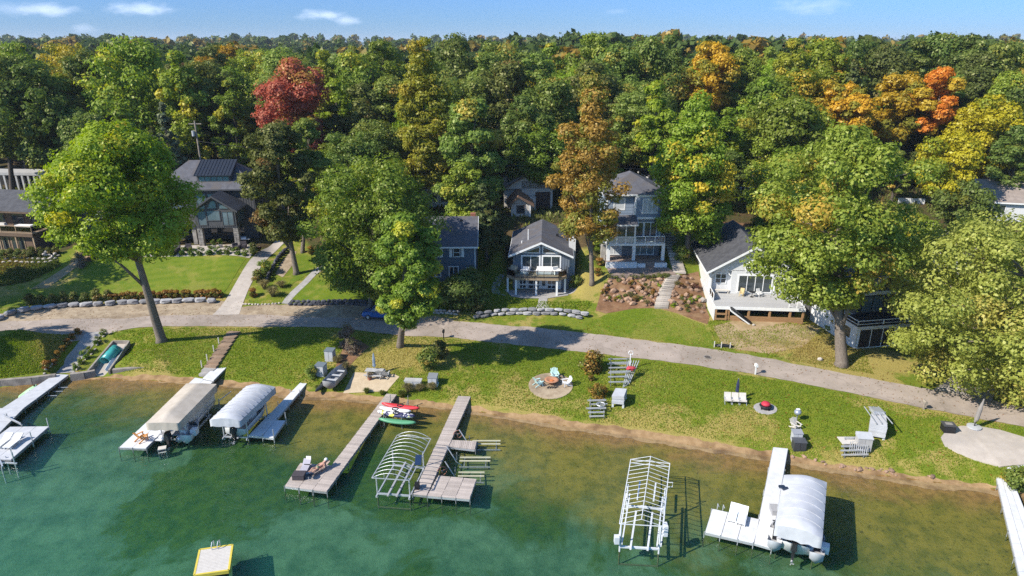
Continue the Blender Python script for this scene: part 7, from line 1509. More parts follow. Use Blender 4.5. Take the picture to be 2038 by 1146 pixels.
def row(kind, pts, n, s, label, group, j=.12):
    l = [at(*p) for p in pts]; d = [0]
    for a, b in zip(l[:-1], l[1:]): d.append(d[-1]+(b-a).length)
    for i in range(n):
        k = d[-1]*i/max(1, n-1); x = float(np.interp(k, d, [p.x for p in l]))+rng.uniform(-j, j); y = float(np.interp(k, d, [p.y for p in l]))+rng.uniform(-j, j)
        shrub(kind, 0, 0, s*1.2*rng.uniform(.85, 1.15), f'{ORD[i]} from the left: {label}', group, p=G(x, y))
row('rust', [(222, 596), (330, 592), (438, 592)], 19, 1.0, 'rusty gold shrub in the row above the limestone blocks', 'rusty hedge shrubs below the left lawn')
row('olive', [(60, 606), (140, 601), (215, 597)], 8, .75, 'dull green shrub at the shaded end above the limestone blocks', 'shaded hedge shrubs below the left lawn')
row('box', [(235, 507), (330, 507), (420, 506), (488, 508)], 15, .95, 'round green boxwood along the dark house terrace', 'boxwoods along the terrace')
row('rust', [(95, 735), (118, 706), (140, 680), (158, 664)], 7, .72, 'rusty shrub along the left side of the dock path', 'shrubs left of the dock path')
row('box', [(152, 735), (175, 708), (195, 682), (206, 668)], 6, .72, 'yellow-green shrub along the right side of the dock path', 'shrubs right of the dock path')
for k, (x, y, s, kind, lab) in enumerate([(543, 590, 1.0, 'straw', 'large pale ornamental grass at the lane end of the driveway bed'), (526, 575, .9, 'straw', 'tall ornamental grass in the middle of the driveway bed'), (560, 572, .8, 'straw', 'feathery ornamental grass on the path side of the driveway bed'), (505, 590, .9, 'rust', 'rusty shrub at the driveway edge of the bed'), (515, 560, .9, 'olive', 'olive shrub against the boulder edging'), (528, 545, .8, 'green', 'green shrub halfway up the boulder edging'), (620, 505, .9, 'rust', 'gold shrub behind the twin trunks'), (180, 505, 1.0, 'straw', 'tawny ornamental grass at the left end of the terrace'), (172, 520, .9, 'twig', 'grey twiggy bush on the bank left of the terrace'), (160, 532, .9, 'twig', 'grey twiggy bush lower on the bank left of the terrace'), (190, 512, .8, 'olive', 'olive shrub between terrace and twiggy bushes'),
    (692, 690, 1.15, 'twig', 'tall pinkish twiggy bush beside the lane left of the pale trunk'), (700, 705, .9, 'twig', 'lower twiggy bush behind the upper grey cabinet'), (672, 722, .6, 'straw', 'dry grass between the two grey cabinets'), (690, 735, .6, 'straw', 'dry grass clump behind the aluminium rowboat'), (622, 752, .62, 'green', 'leafy bush left of the lower grey cabinet'), (633, 775, .7, 'reed', 'green reeds beside the dark kayak'), (655, 770, .6, 'reed', 'green reeds between the kayak and rowboat'), (730, 782, .7, 'reed', 'low green plants at the water edge of the sand pit'), (760, 785, .6, 'reed', 'low green plants by the foot of the wooden dock'), (800, 790, .9, 'reed', 'dark green reeds right of the long wooden dock'), (812, 780, .7, 'straw', 'yellow grass clump below the grill benches'), (835, 778, .6, 'straw', 'dry plants in front of the grey benches'), (860, 775, .6, 'straw', 'dry plants right of the grey benches'),
    (850, 735, 1.0, 'green', 'big leafy green bush behind the grey benches'), (876, 712, .9, 'olive', 'yellowing bush in shade above the leafy green bush'), (866, 700, .6, 'straw', 'dry yellow plant by the black mailbox post'), (1180, 738, 1.45, 'hydr', 'large pinkish-brown hydrangea bush right of the fire pit circle'), (1176, 757, .5, 'rust', 'small rusty plant below the large hydrangea'), (1190, 790, .95, 'hydr', 'brownish leafy bush above the pile of grey lift parts'), (1188, 503, .95, 'conifer', 'bright green arborvitae left of the blue house'), (1193, 527, .9, 'rust', 'rusty bush below the arborvitae'), (1190, 548, .8, 'rust', 'rusty bush at the top left corner of the rock garden'), (1145, 572, .8, 'green', 'dark green shrub at the right side of the cottage patio'), (1385, 575, .8, 'plum', 'plum shrub against the white house in the rock garden'), (938, 570, 1.2, 'green', 'shaded green shrub left of the cottage walk'), (905, 590, 1.3, 'olive', 'shaded olive shrub under the dense tree'), (950, 620, .9, 'olive', 'shrub above the left end of the cottage stone wall'), (1660, 660, 1.0, 'green', 'leafy shrub left of the thick pale oak trunk'), (1700, 655, .9, 'green', 'green shrub between oak trunk and lakefront house'), (1715, 690, .9, 'plum', 'brownish shrub at the foot of the lakefront house'), (1390, 478, 1.0, 'lime', 'lime-green shrub beside the wooden garden gate'), (1430, 455, 1.0, 'green', 'green shrub at the top of the mulched bank'), (1450, 462, .8, 'lime', 'lime-green shrub on the mulched bank'), (2015, 975, .8, 'green', 'leafy bush beside the lower right dock'), (2035, 968, .8, 'green', 'leafy bush at the right edge by the pale storage box'), (460, 300, 1.0, 'lime', 'yellow-green shrub behind the dark house roof'), (505, 505, .8, 'olive', 'olive shrub at the driveway end of the terrace'), (515, 499, .7, 'plum', 'brown shrub at the corner of the terrace and driveway'), (1345, 500, .9, 'lime', 'lime-green shrub beside the blue house steps'), (1355, 520, .9, 'green', 'dark green shrub lower beside the blue house steps')]):
    shrub(kind, x, y, s*(1.0 if kind == 'hydr' else 1.38), lab)
gk = 0; GP = {}
while gk < 60:
    p = (rng.uniform(1195, 1400), rng.uniform(553, 622))
    if not inside(p, gard) or abs(p[0]-walkc(p[1])) < 14: continue
    kind = rng.choice(['plum', 'rust', 'rust', 'lime', 'straw', 'ground', 'rust']); side = 'left' if p[0] < walkc(p[1]) else 'right'
    gl_ = shrub(kind, p[0], p[1], rng.uniform(.45, .8), f'small {dict(plum="plum", rust="rusty", lime="lime-green", olive="olive", straw="straw-coloured", ground="low olive")[kind]} plant among boulders {side} of the garden steps', f'{kind} plants {side} of the garden steps'); GP.setdefault((gl_['label']), []).append((p[0], gl_)); gk += 1
for lb_, l in GP.items():
    for i, (_, o) in enumerate(sorted(l, key=lambda q: q[0])): o['label'] = f'{ORD[i]} from the left: {lb_}'
row('ground', [(1215, 552), (1260, 551), (1325, 551)], 10, .8, 'low grey-green plant at the brown terrace foot', 'plants along the terrace foot')
row('olive', [(10, 515), (70, 510), (112, 505)], 8, .7, 'small olive plant below the brown house', 'plants below the brown house')
# ================================================================ things on the lawns
def cabinet(label, px, py, w_, d, h_, rz, m, lid, name='storage_cabinet', cat='cabinet', pitch=.12):
    t = thing(name, label, cat, at(px, py), rz); MB().box(-w_/2, w_/2, -d/2, d/2, -.1, h_).build('body', m, t); MB().prism([(-d/2-.05, h_+.003), (d/2+.05, h_+.003), (d/2+.05, h_+pitch), (-d/2-.05, h_+.06)], 'x', -w_/2-.05, w_/2+.05).build('lid', lid, t)
    for sx in (-1, 1): MB().box(sx*w_/4-w_/4+.02, sx*w_/4+w_/4-.02, -d/2-.025, -d/2-.003, .05, h_-.04).build('door', m, t)
    return t
M_resin = flatm('grey_resin', (.44, .45, .46), .6); M_resin_d = flatm('slate_resin', (.14, .17, .19), .6)
cabinet('grey storage cabinet with a slate lid, upper one beside the twiggy bush', 658, 716, 1.0, .9, 1.25, R(-8), M_resin, M_resin_d); cabinet('grey storage cabinet with a slate lid, lower one near the dark kayak', 640, 745, 1.05, .9, 1.2, R(-14), M_resin, M_resin_d)
a, b = at(660, 777), at(686, 737); d = b-a; t = runabout('aluminium rowboat pulled up beside the sand pit', (a+b)/2, math.atan2(d.y, d.x)-R(90), 4.4, 1.5, H(*((a+b)/2)[:2])-.05, flatm('dull_aluminium', (.33, .34, .35), .5, .5), name='rowboat', cat='rowboat', motor=False)
for ch in list(t.children):
    if ch.name.split('.')[0] in ('windscreen', 'seat', 'cockpit'): bpy.data.objects.remove(ch)
for y in (-1.4, -.3, .8): MB().box(-.68, .68, y-.14, y+.14, .74, .80).build('thwart', M_resin, t)
MB().box(-.62, .62, -2.1, 1.2, .40, .43).build('floor', M_vinyl, t); MB().tube([(-.75*s_, y, .97) if False else (s_*.75, y, 1.0+.0*y) for s_ in (1,) for y in (-2.1, 0)], .03, 5).build('gunwale', M_galv, t)
kayak('dark kayak lying at the water edge left of the rowboat', (628, 783), (660, 752), .45, flatm('black_plastic', (.035, .04, .045), .45), .7, .32)
t = thing('picnic_table', 'grey picnic table under a closed blue-grey umbrella', 'picnic table', at(746, 748), R(-6)); gm2 = M_greydeck
for k in range(5): MB().box(-1.0, 1.0, -.42+k*.17, -.27+k*.17, .72, .76).build('top_board', gm2, t)
for y in (-.78, .78): MB().box(-1.0, 1.0, y-.14, y+.14, .42, .46).build('bench', gm2, t)
for x in (-.75, .75):
    MB().beam((x, -.85, .38), (x, .85, .38), .06, .08).build('crosspiece', gm2, t)
    for s_ in (-1, 1): MB().beam((x, s_*.7, -.02), (x, s_*.25, .72), .07, .09).build('leg', gm2, t)
def closed_umbrella(label, p, hgt, m, lean=(0, 0), base=True):
    t = thing('closed_umbrella', label, 'umbrella', p); L_ = Vector((lean[0], lean[1], hgt)); MB().tube([(0, 0, 0), L_], .03, 7).build('pole', M_alu, t)
    n = 20; mb = MB(); pr = [(.05, .34), (.18, .40), (.15, .55), (.16, .70), (.09, .9), (.02, 1.0)]; k = 0
    for r_, z in pr:
        for j in range(n): g = 2*math.pi*j/n; rr_ = r_*(1 if j % 2 else .72); c = L_*z; mb.v.append((c.x+rr_*math.cos(g), c.y+rr_*math.sin(g), c.z))
    for i in range(len(pr)-1):
        for j in range(n): mb.f.append((i*n+j, i*n+(j+1) % n, (i+1)*n+(j+1) % n, (i+1)*n+j))
    mb.build('canopy', m, t)
    if base: MB().lathe([(.3, 0), (.3, .06), (.06, .12)], n=14).build('base', M_resin, t)
    return t
closed_umbrella('closed blue-grey umbrella standing in the picnic table', at(746, 746), 2.75, flatm('blue_grey_cloth', (.33, .40, .47), .9))
for a, b, lab in ((758, 749, 'weathered grey adirondack chair at the right of the picnic table, left one'), (767, 750, 'weathered grey adirondack chair at the right of the picnic table, right one')):
    t = thing('adirondack_chair', lab, 'chair', at(a, b), R(170)); adirondack(t, M_greydeck, 1.05)
t = thing('potted_plant', 'dry brown potted plant at the edge of the sand pit', 'potted plant', at(736, 756)); MB().lathe([(.16, 0), (.24, .38), (.20, .38), (.18, .30)], n=12).build('pot', M_brick, t); o = link('foliage', SP['twig'], parent=t); o.scale = (.42, .42, .35); o.location = (0, 0, .34)
t = thing('garden_bench', 'row of grey backless benches with a lidded box at the edge of the grass', 'bench', at(830, 768), R(-4)); 
for k in range(4): MB().box(-1.35, .55, -.45+k*.22, -.27+k*.22, .72, .77).build('top_slat', M_greydeck, t)
for x in (-1.2, -.3, .4): MB().box(x-.05, x+.05, -.42, .38, -.1, .718).build('leg', M_greydeck, t)
for x in (-.75, .1): MB().box(x-.38, x+.38, -.47, -.43, .0, .68).build('front_panel', M_resin, t)
cabinet('grey lidded box at the right end of the grey benches', 862, 765, .95, .85, .95, R(-6), M_resin, flatm('dark_grey_lid', (.20, .21, .22), .6), 'deck_box', 'box', .25)
t = thing('wash_tub', 'small pale blue tub beside the lidded box', 'tub', at(868, 768)); MB().lathe([(.22, 0), (.30, .35), (.27, .35), (.2, .05)], n=14).build('tub_shell', flatm('pale_teal', (.40, .58, .60), .5), t); MB().tube([(.3*math.cos(a), .3*math.sin(a), .35) for a in [k*math.pi/8 for k in range(16)]], .02, 5, True).build('rim', MATS['pale_teal'], t)
# fire pit circle
fc = at(1096, 767); n = 28; q = [(fc.x+2.4*math.cos(2*math.pi*k/n), fc.y+2.4*math.sin(2*math.pi*k/n)) for k in range(n)]
drape('fire_pit_patio', q, M_gravel, .06, 'round gravel circle around the fire bowl', px=False, skirt=.15)
t = thing('fire_pit', 'round terracotta fire bowl on the gravel circle', 'fire pit', at(1098, 764)+Vector((0, 0, .06))); MB().lathe([(.35, 0), (.30, .18), (.62, .42), (.78, .45), (.78, .50), (.55, .50), (.30, .33), (.02, .30)], n=20).build('bowl', flatm('terracotta', (.42, .20, .11), .8), t, True); MB().blob((0, 0, .36), .2, (1, 1, .5), 5, 1, .3).build('ash', flatm('embers', (.5, .16, .05), .9), t)
for px, py, rz, m_, lab in ((1104, 753, 8, flatm('mint_resin', (.55, .75, .70), .5), 'pale mint adirondack chair behind the fire bowl'), (1072, 768, 118, MATS['mint_resin'], 'pale mint adirondack chair left of the fire bowl'), (1127, 768, -75, M_hull, 'white plastic chair right of the fire bowl')):
    t = thing('adirondack_chair', lab, 'chair', at(px, py)+Vector((0, 0, .06)), R(rz)); adirondack(t, m_, 1.05)
t = thing('firewood', 'few split logs lying in front of the fire bowl', 'firewood', at(1096, 773)+Vector((0, 0, .07)))
for k in range(4): MB().tube([(-.4+k*.25, -.1, .08), (-.1+k*.28, .15, .1)], .08, 7).build('log', M_barkd, t)
# dock hardware stacked on the grass
def dock_frames(label, p, rz, n, L_, wd, z0=.3, wheel_=False, dz=.22, lean=False):
    t = thing('dock_frame_stack', label, 'dock frames', p, rz)
    for k in range(n):
        mb = MB(); z = z0+k*dz; dx = rng.uniform(-.25, .25)
        for y in (-wd/2, wd/2): mb.beam((-L_/2+dx, y, z), (L_/2+dx, y, z), .07, .1)
        for x in np.linspace(-L_/2, L_/2, 5): mb.beam((x+dx, -wd/2, z), (x+dx, wd/2, z), .05, .07)
        mb.build('dock_frame', M_alu, t)
    for x in (-L_*.4, L_*.4):
        for y in (-wd*.45, wd*.45): MB().box(x-.05, x+.05, y-.05, y+.05, -.1, z0-.05).build('leg', M_alu, t)
    for k in range(5): MB().tube([(L_*.25+k*.12, -wd*.6, .1), (L_*.5+k*.12, wd*.3-k*.1, z0+n*dz+.5)], .035, 6).build('pipe', M_alu, t)
    return t
def frame_pile(label, px0, px1, py0, py1, rows, cat='lift parts', tall=1.1):
    """bare rails laid crosswise over trestles between two pixel rows"""
    p = at((px0+px1)/2, (py0+py1)/2); t = thing('lift_parts', label, cat, p); A, B_ = at(px0, py1), at(px1, py1); C_, D2 = at(px0, py0), at(px1, py0)
    for k in range(rows):
        f_ = k/(rows-1); a, b = A.lerp(C_, f_)-p, B_.lerp(D2, f_)-p; z = tall*(.45+.4*((k*7) % 3)/2); MB().beam(a+Vector((rng.uniform(-.2, .2), 0, z)), b+Vector((rng.uniform(-.2, .2), 0, z+.05)), .10, .13).build('rail', M_alu, t)
    for f_ in (.12, .88):
        a, b = A.lerp(B_, f_)-p, C_.lerp(D2, f_)-p; MB().beam(a+Vector((0, 0, tall*.4)), b+Vector((0, 0, tall*.4)), .07).build('trestle', M_galv, t)
        for g in (.03, .35, .65, .97): q_ = a.lerp(b, g); MB().box(q_.x-.04, q_.x+.04, q_.y-.04, q_.y+.04, q_.z-.15, q_.z+tall*(.4 if g < .5 else .85)).build('leg', M_galv, t)
    return t
t = frame_pile('stack of silver dock frames and pipes left of the closed lane edge', 1210, 1252, 728, 770, 8, 'dock frames', 1.3); t['label'] = 'stack of silver dock frames and pipes between the hydrangea and the lane'
p = at(1253, 735)-t.location; MB().tube([p, p+Vector((.05, .1, 1.9))], .06, 7).build('pole', M_hull, t); MB().tube([p+Vector((.05+.25*math.cos(a), .1, 2.0+.25*math.sin(a))) for a in [k*math.pi/8 for k in range(16)]], .045, 6, True).build('hand_wheel', M_hull, t)
for k in range(5): MB().tube([at(1240+k*3, 772-k*2)-t.location, at(1250+k*5, 742)-t.location+Vector((0, 0, 1.5))], .05, 6).build('pipe', M_alu, t)
t = thing('folded_tarp', 'crumpled red cloth on the stack of silver dock frames', 'cloth', at(1254, 752)+Vector((0, 0, 1.05))); MB().blob((0, 0, .12), .42, (1.3, .9, .45), 9, 2, .25).build('cloth', flatm('red_cloth', (.48, .06, .07), .9), t)
def panel_stack(label, corners, n, m, h0=.35, th=.16, name='dock_panel_stack'):
    """corners far-left, far-right, near-right, near-left on the ground"""
    c = [at(*p) for p in corners]; o = sum(c, Vector())/4; t = thing(name, label, 'dock panels', o); c = [Vector((p.x-o.x, p.y-o.y, 0)) for p in c]
    for p in c: q_ = p*.86; MB().box(q_.x-.09, q_.x+.09, q_.y-.09, q_.y+.09, -.2, h0-.01).build('block', M_hull, t)
    for k in range(n):
        z = h0+k*(th+.012); j = Vector((rng.uniform(-.04, .04), rng.uniform(-.04, .04), 0)); MB().hexa([p+j+Vector((0, 0, z)) for p in c], [p+j+Vector((0, 0, z+th)) for p in c]).build('dock_panel', m, t)
    return t
panel_stack('neat stack of light grey dock panels on white blocks right of the lift parts', [(1225, 791), (1247, 792), (1241, 813), (1217, 811)], 5, M_greypanel, .35, .17)
t = frame_pile('pile of grey boat lift parts by the beach below the brownish bush', 1170, 1206, 802, 834, 7, 'lift parts', .7); p = at(1195, 818)-t.location
MB().tube([p+Vector((.42*math.cos(a), .42*math.sin(a), .8)) for a in [k*math.pi/10 for k in range(20)]], .05, 6, True).build('hand_wheel', M_alu, t); MB().tube([p, p+Vector((0, 0, .9))], .06, 7).build('shaft', M_galv, t)
t = panel_stack('tall stack of grey dock sections with pipes on top at the right lawn', [(1731, 838), (1758, 842), (1760, 878), (1726, 872)], 8, M_greypanel, .15, .15)
for k in range(4): MB().tube([(-.9+k*.5, -1.3, 1.55), (-.7+k*.45, 1.5, 1.75)], .05, 6).build('pipe', M_alu, t)
MB().hexa([(-.3, .4, 1.5), (.7, .4, 1.5), (.7, 1.3, 1.5), (-.3, 1.3, 1.5)], [(-.3, .4, 1.9), (.7, .4, 1.8), (.7, 1.3, 1.8), (-.3, 1.3, 1.9)]).build('folded_step', M_alu, t)
t = frame_pile('pile of silver dock legs and frames by the beach at the right', 1674, 1724, 884, 912, 6, 'dock legs', .8)
for k in range(9): p = at(1690+k*4.2, 902+k*.9)-t.location; MB().tube([p, p+Vector((0, .1, 1.15))], .045, 6).build('pipe', M_alu, t)
p = at(1688, 886)-t.location; MB().box(p.x-.85, p.x+.85, p.y-.6, p.y+.6, .62, .70).build('deck_square', M_stucco, t)
cabinet('weathered grey wooden hutch beside the pile of dock legs', 1716, 893, 1.25, .8, 1.25, R(-8), M_greydeck, M_resin, 'hutch', 'hutch', .3)
# chairs, grill, boxes, mailbox
t = thing('chair_stack', 'group of pale folded lawn chairs under the closed navy umbrella', 'chairs', at(1463, 803), R(-6))
for k, x in enumerate((-.75, 0, .75)):
    MB().hexa([(x-.34, -.3, .38), (x+.34, -.3, .38), (x+.34, .3, .36), (x-.34, .3, .36)], [(x-.34, -.3, .44), (x+.34, -.3, .44), (x+.34, .3, .42), (x-.34, .3, .42)]).build('seat', M_stucco, t); MB().hexa([(x-.34, .26, .4), (x+.34, .26, .4), (x+.34, .32, .4), (x-.34, .32, .4)], [(x-.34, .5, 1.0), (x+.34, .5, 1.0), (x+.34, .56, 1.0), (x-.34, .56, 1.0)]).build('backrest', M_stucco, t)
    for sx in (-.32, .32): MB().beam((x+sx, -.32, 0), (x+sx, .3, .6), .04).build('leg', M_alu, t); MB().beam((x+sx, .3, 0), (x+sx, -.3, .6), .04).build('leg', M_alu, t)
closed_umbrella('closed navy umbrella behind the pale lawn chairs', at(1465, 796), 2.5, flatm('navy_cloth', (.035, .045, .10), .9))
pc_ = at(1523, 813); q = [(pc_.x+1.15*math.cos(2*math.pi*k/20), pc_.y+1.0*math.sin(2*math.pi*k/20)) for k in range(20)]; drape('fire_ring_base', q, M_pave, .05, 'small grey gravel ring under the red fire pit', px=False, skirt=.1)
t = thing('fire_pit', 'small black fire pit with a red cover on the right lawn', 'fire pit', pc_+Vector((0, 0, .05))); MB().lathe([(.45, 0), (.55, .25), (.62, .30), (.55, .36), (.2, .40)], n=16).build('bowl', M_black, t); MB().lathe([(.42, .38), (.46, .50), (.34, .66), (.02, .72)], n=16).build('cover', flatm('red_cover', (.50, .035, .06), .6), t, True)
for k in range(4): a = k*math.pi/2+.4; MB().box(.5*math.cos(a)-.05, .5*math.cos(a)+.05, .5*math.sin(a)-.05, .5*math.sin(a)+.05, -.05, .2).build('leg', M_black, t)
t = thing('kettle_grill', 'silver kettle grill on a post on the right lawn', 'grill', at(1585, 838)); MB().cyl((0, 0, -.1), .06, .85, 8).build('post', M_galv, t); MB().lathe([(.05, .72), (.30, .82), (.36, 1.0), (.30, 1.18), (.1, 1.27), (.02, 1.28)], n=16).build('bowl', flatm('silver', (.42, .46, .52), .3, .5, .5), t, True); MB().box(-.16, .16, -.12, .12, 1.28, 1.36).build('lid_handle', M_hull, t)
t = thing('lawn_chair', 'pale resin lawn chair behind the grey bins by the beach', 'chair', at(1583, 853), R(20)); adirondack(t, M_stucco, 1.0)
cabinet('narrow grey storage bin behind the black bin near the white dock', 1584, 878, .85, .75, 1.0, R(-6), M_resin, flatm('grey_lid', (.30, .31, .34), .6), 'storage_bin', 'bin', .1); cabinet('black lidded storage bin near the head of the white dock', 1589, 892, 1.1, .8, .8, R(-4), flatm('black_resin', (.045, .047, .052), .5), flatm('charcoal_lid', (.075, .08, .09), .5), 'storage_bin', 'bin', .1)
def mailbox(label, px, py, m, h_=1.25):
    t = thing('utility_post', label, 'post', at(px, py)); MB().box(-.06, .06, -.06, .06, -.2, h_-.3).build('post', m, t); MB().prism([(-.14, h_-.3), (.14, h_-.3), (.14, h_-.08), (.08, h_+.02), (-.08, h_+.02), (-.14, h_-.08)], 'y', -.24, .24).build('box', m, t)
mailbox('white post with a small white box at the lane edge on the right lawn', 1503, 745, M_hull); mailbox('black post box in tree shade at the lane edge left of centre', 883, 673, M_black, 1.1); mailbox('thin post at the lane edge beneath the right-hand tree', 1838, 815, M_pole, 1.0)
t = thing('manhole_cover', 'round dark manhole cover in the lane', 'manhole cover', at(1408, 711)+Vector((0, 0, .04))); MB().lathe([(.46, 0), (.46, .02), (.36, .02)], n=20).build('ring', M_stone, t); MB().lathe([(.35, .0), (.35, .024), (.02, .026)], n=20).build('lid', flatm('cast_iron', (.09, .075, .065), .7), t)
t = thing('fire_table', 'black square fire table at the left end of the oval patio', 'fire table', at(1885, 859)+Vector((0, 0, .10)), R(-10)); MB().box(-.5, .5, -.42, .42, 0, .68).build('body', M_black, t); MB().box(-.56, .56, -.48, .48, .683, .75).build('tabletop', flatm('charcoal_top', (.07, .07, .075), .5), t); MB().box(-.3, .3, -.2, .2, .753, .79).build('burner', M_stone, t)
t = thing('closed_umbrella', 'tall closed grey cantilever umbrella leaning over the oval patio', 'umbrella', at(1938, 852)+Vector((0, 0, .10))); MB().lathe([(.62, 0), (.62, .12), (.1, .16)], n=18).build('base', M_resin, t); MB().tube([(0, 0, .1), (.12, .0, 2.9)], .05, 8).build('pole', M_black, t)
MB().tube([(-.12, -.05, .55), (.0, -.05, .9), (.10, -.05, 2.0), (.22, -.05, 3.05)], [.05, .20, .20, .05], 10).build('canopy', flatm('taupe_cloth', (.26, .235, .21), .9), t)
t = thing('boat_cover', 'dark folded tarp on a low frame at the corner of the bare ground', 'tarp', at(1440, 690), R(-12)); MB().blob((0, 0, .1), .9, (1.2, .35, .28), 8, 2, .18).build('cover', M_black, t)
for x in (-1.1, -.3, .7): MB().box(x-.05, x+.05, -.35, -.27, -.1, .75).build('stake', M_stucco, t)
# terrace furniture of the dark house
for k, (px, py, lab) in enumerate([(310, 497, 'dark wicker chair at the left of the terrace fire table'), (332, 494, 'dark wicker chair behind the terrace fire table'), (352, 501, 'dark wicker chair in front of the terrace, right of the leaning trunk'), (375, 499, 'dark wicker chair beside the stone column on the terrace'), (470, 497, 'dark chair at the right end of the terrace'), (485, 494, 'dark chair beside the terrace grill')]):
    armchair(lab, 'chair', at(px, py)+Vector((0, 0, .06)), R(rng.uniform(-60, 60)), .85, MATS['dark_wicker'], 'patio_chair')
t = thing('fire_table', 'low grey fire table among dark chairs on the terrace', 'fire table', at(330, 502)+Vector((0, 0, .06))); MB().box(-.8, .8, -.45, .45, 0, .5).build('base', M_stone, t); MB().box(-.9, .9, -.55, .55, .503, .58).build('tabletop', M_pave, t)
t = thing('grill', 'steel grill with pale side shelves at the right end of the terrace', 'grill', at(487, 486)+Vector((0, 0, .06)), R(5)); MB().box(-.4, .4, -.3, .3, 0, .8).build('cabinet', M_black, t); MB().box(-.95, .95, -.3, .3, .803, .86).build('shelf', M_alu, t); MB().prism([(-.3, .863), (.3, .863), (.28, 1.1), (.0, 1.25), (-.26, 1.1)], 'x', -.42, .42).build('hood', M_alu, t)
for px, py, lab in ((427, 494, 'potted shrub beside the glass wing on the terrace'), (440, 492, 'second potted shrub beside the glass wing, nearer the driveway')):
    t = thing('potted_plant', lab, 'potted plant', at(px, py)+Vector((0, 0, .06))); MB().lathe([(.22, 0), (.36, .5), (.31, .5), (.28, .4)], n=12).build('pot', M_stucco, t); o = link('foliage', SP['box'], parent=t); o.scale = (.7, .7, .8); o.location = (0, 0, .42)
# ---- parked blue car under the dense tree
def car(label, p, rz, m):
    t = thing('parked_car', label, 'car', p, rz); L_ = 4.5; W_2 = .92
    prof = [(-2.22, .42), (-2.25, .80), (-2.05, 1.02), (-1.0, 1.06), (1.95, 1.08), (2.2, .98), (2.25, .45)]
    secs = [(-2.25, .74, .40, .80), (-2.0, .88, .34, .98), (-1.2, .92, .32, 1.03), (0, .92, .32, 1.05), (1.2, .92, .32, 1.06), (2.0, .90, .34, 1.02), (2.25, .80, .42, .92)]
    mb = MB(); rows = []
    for x, w_, z0, z1 in secs:
        rows.append(len(mb.v)); mb.v += [(x, -w_*.92, z0), (x, -w_, z0+.25), (x, -w_*.96, z1-.1), (x, -w_*.80, z1), (x, w_*.80, z1), (x, w_*.96, z1-.1), (x, w_, z0+.25), (x, w_*.92, z0)]
    for i in range(len(secs)-1):
        for j in range(8): mb.f.append((rows[i]+j, rows[i]+(j+1) % 8, rows[i+1]+(j+1) % 8, rows[i+1]+j))
    mb.f.append(tuple(rows[0]+j for j in range(8))); mb.f.append(tuple(rows[-1]+j for j in range(8))[::-1]); mb.build('body', m, t)
    MB().hexa([(-1.15, -.80, 1.04), (2.05, -.80, 1.04), (2.05, .80, 1.04), (-1.15, .80, 1.04)], [(-.45, -.64, 1.62), (1.75, -.64, 1.60), (1.75, .64, 1.60), (-.45, .64, 1.62)]).build('cabin', M_glass, t)
    rf = MB().hexa([(-.50, -.66, 1.60), (1.78, -.66, 1.58), (1.78, .66, 1.58), (-.50, .66, 1.60)], [(-.42, -.60, 1.68), (1.70, -.60, 1.66), (1.70, .60, 1.66), (-.42, .60, 1.68)]).build('roof', m, t)
    for y in (-.55, .55): MB().beam((-.3, y, 1.72), (1.6, y, 1.70), .05).build('roof_rail', M_black, t)
    for sy in (-1, 1):
        for x0, x1 in ((-1.18, -.48), (.45, .38), (1.42, 1.30), (2.06, 1.77)): MB().beam((x0, sy*.805, 1.05), (x1, sy*.655, 1.60), .08, .05).build('pillar', m, t)
        for x in (-1.4, 1.35):
            w_ = MB().tube([(x, sy*.72, .34), (x, sy*.95, .34)], .34, 16).build('wheel', flatm('tyre_rubber', (.02, .02, .02), .8), t); MB().tube([(x, sy*.93, .34), (x, sy*.965, .34)], .2, 10).build('rim', M_alu, w_)
        d_ = MB().box(-.85, 1.55, *sorted((sy*.925, sy*.94)), .45, .98).build('door', m, t); MB().box(.1, .3, *sorted((sy*.941, sy*.96)), .82, .86).build('handle', M_black, d_)
        MB().box(-2.27, -2.12, *sorted((sy*.50, sy*.76)), .72, .88).build('headlight', M_clear, t); MB().box(2.14, 2.27, *sorted((sy*.6, sy*.82)), .74, .95).build('tail_light', flatm('red_lens', (.4, .02, .02), .3), t); MB().box(-.85, -.68, *sorted((sy*.94, sy*1.1)), 1.02, 1.16).build('mirror', m, t)
    MB().box(-2.30, -2.2, -.6, .6, .35, .55).build('bumper', M_black, t); MB().box(2.2, 2.30, -.6, .6, .4, .62).build('bumper', M_black, t)
    return t
car('blue parked car half hidden under the dense tree beside the lane', at(757, 632)+Vector((0, 0, .05)), R(-3), mat('blue_car_paint', (.035, .13, .36), (.03, .115, .32), 2, .25, 0, spec=.6))
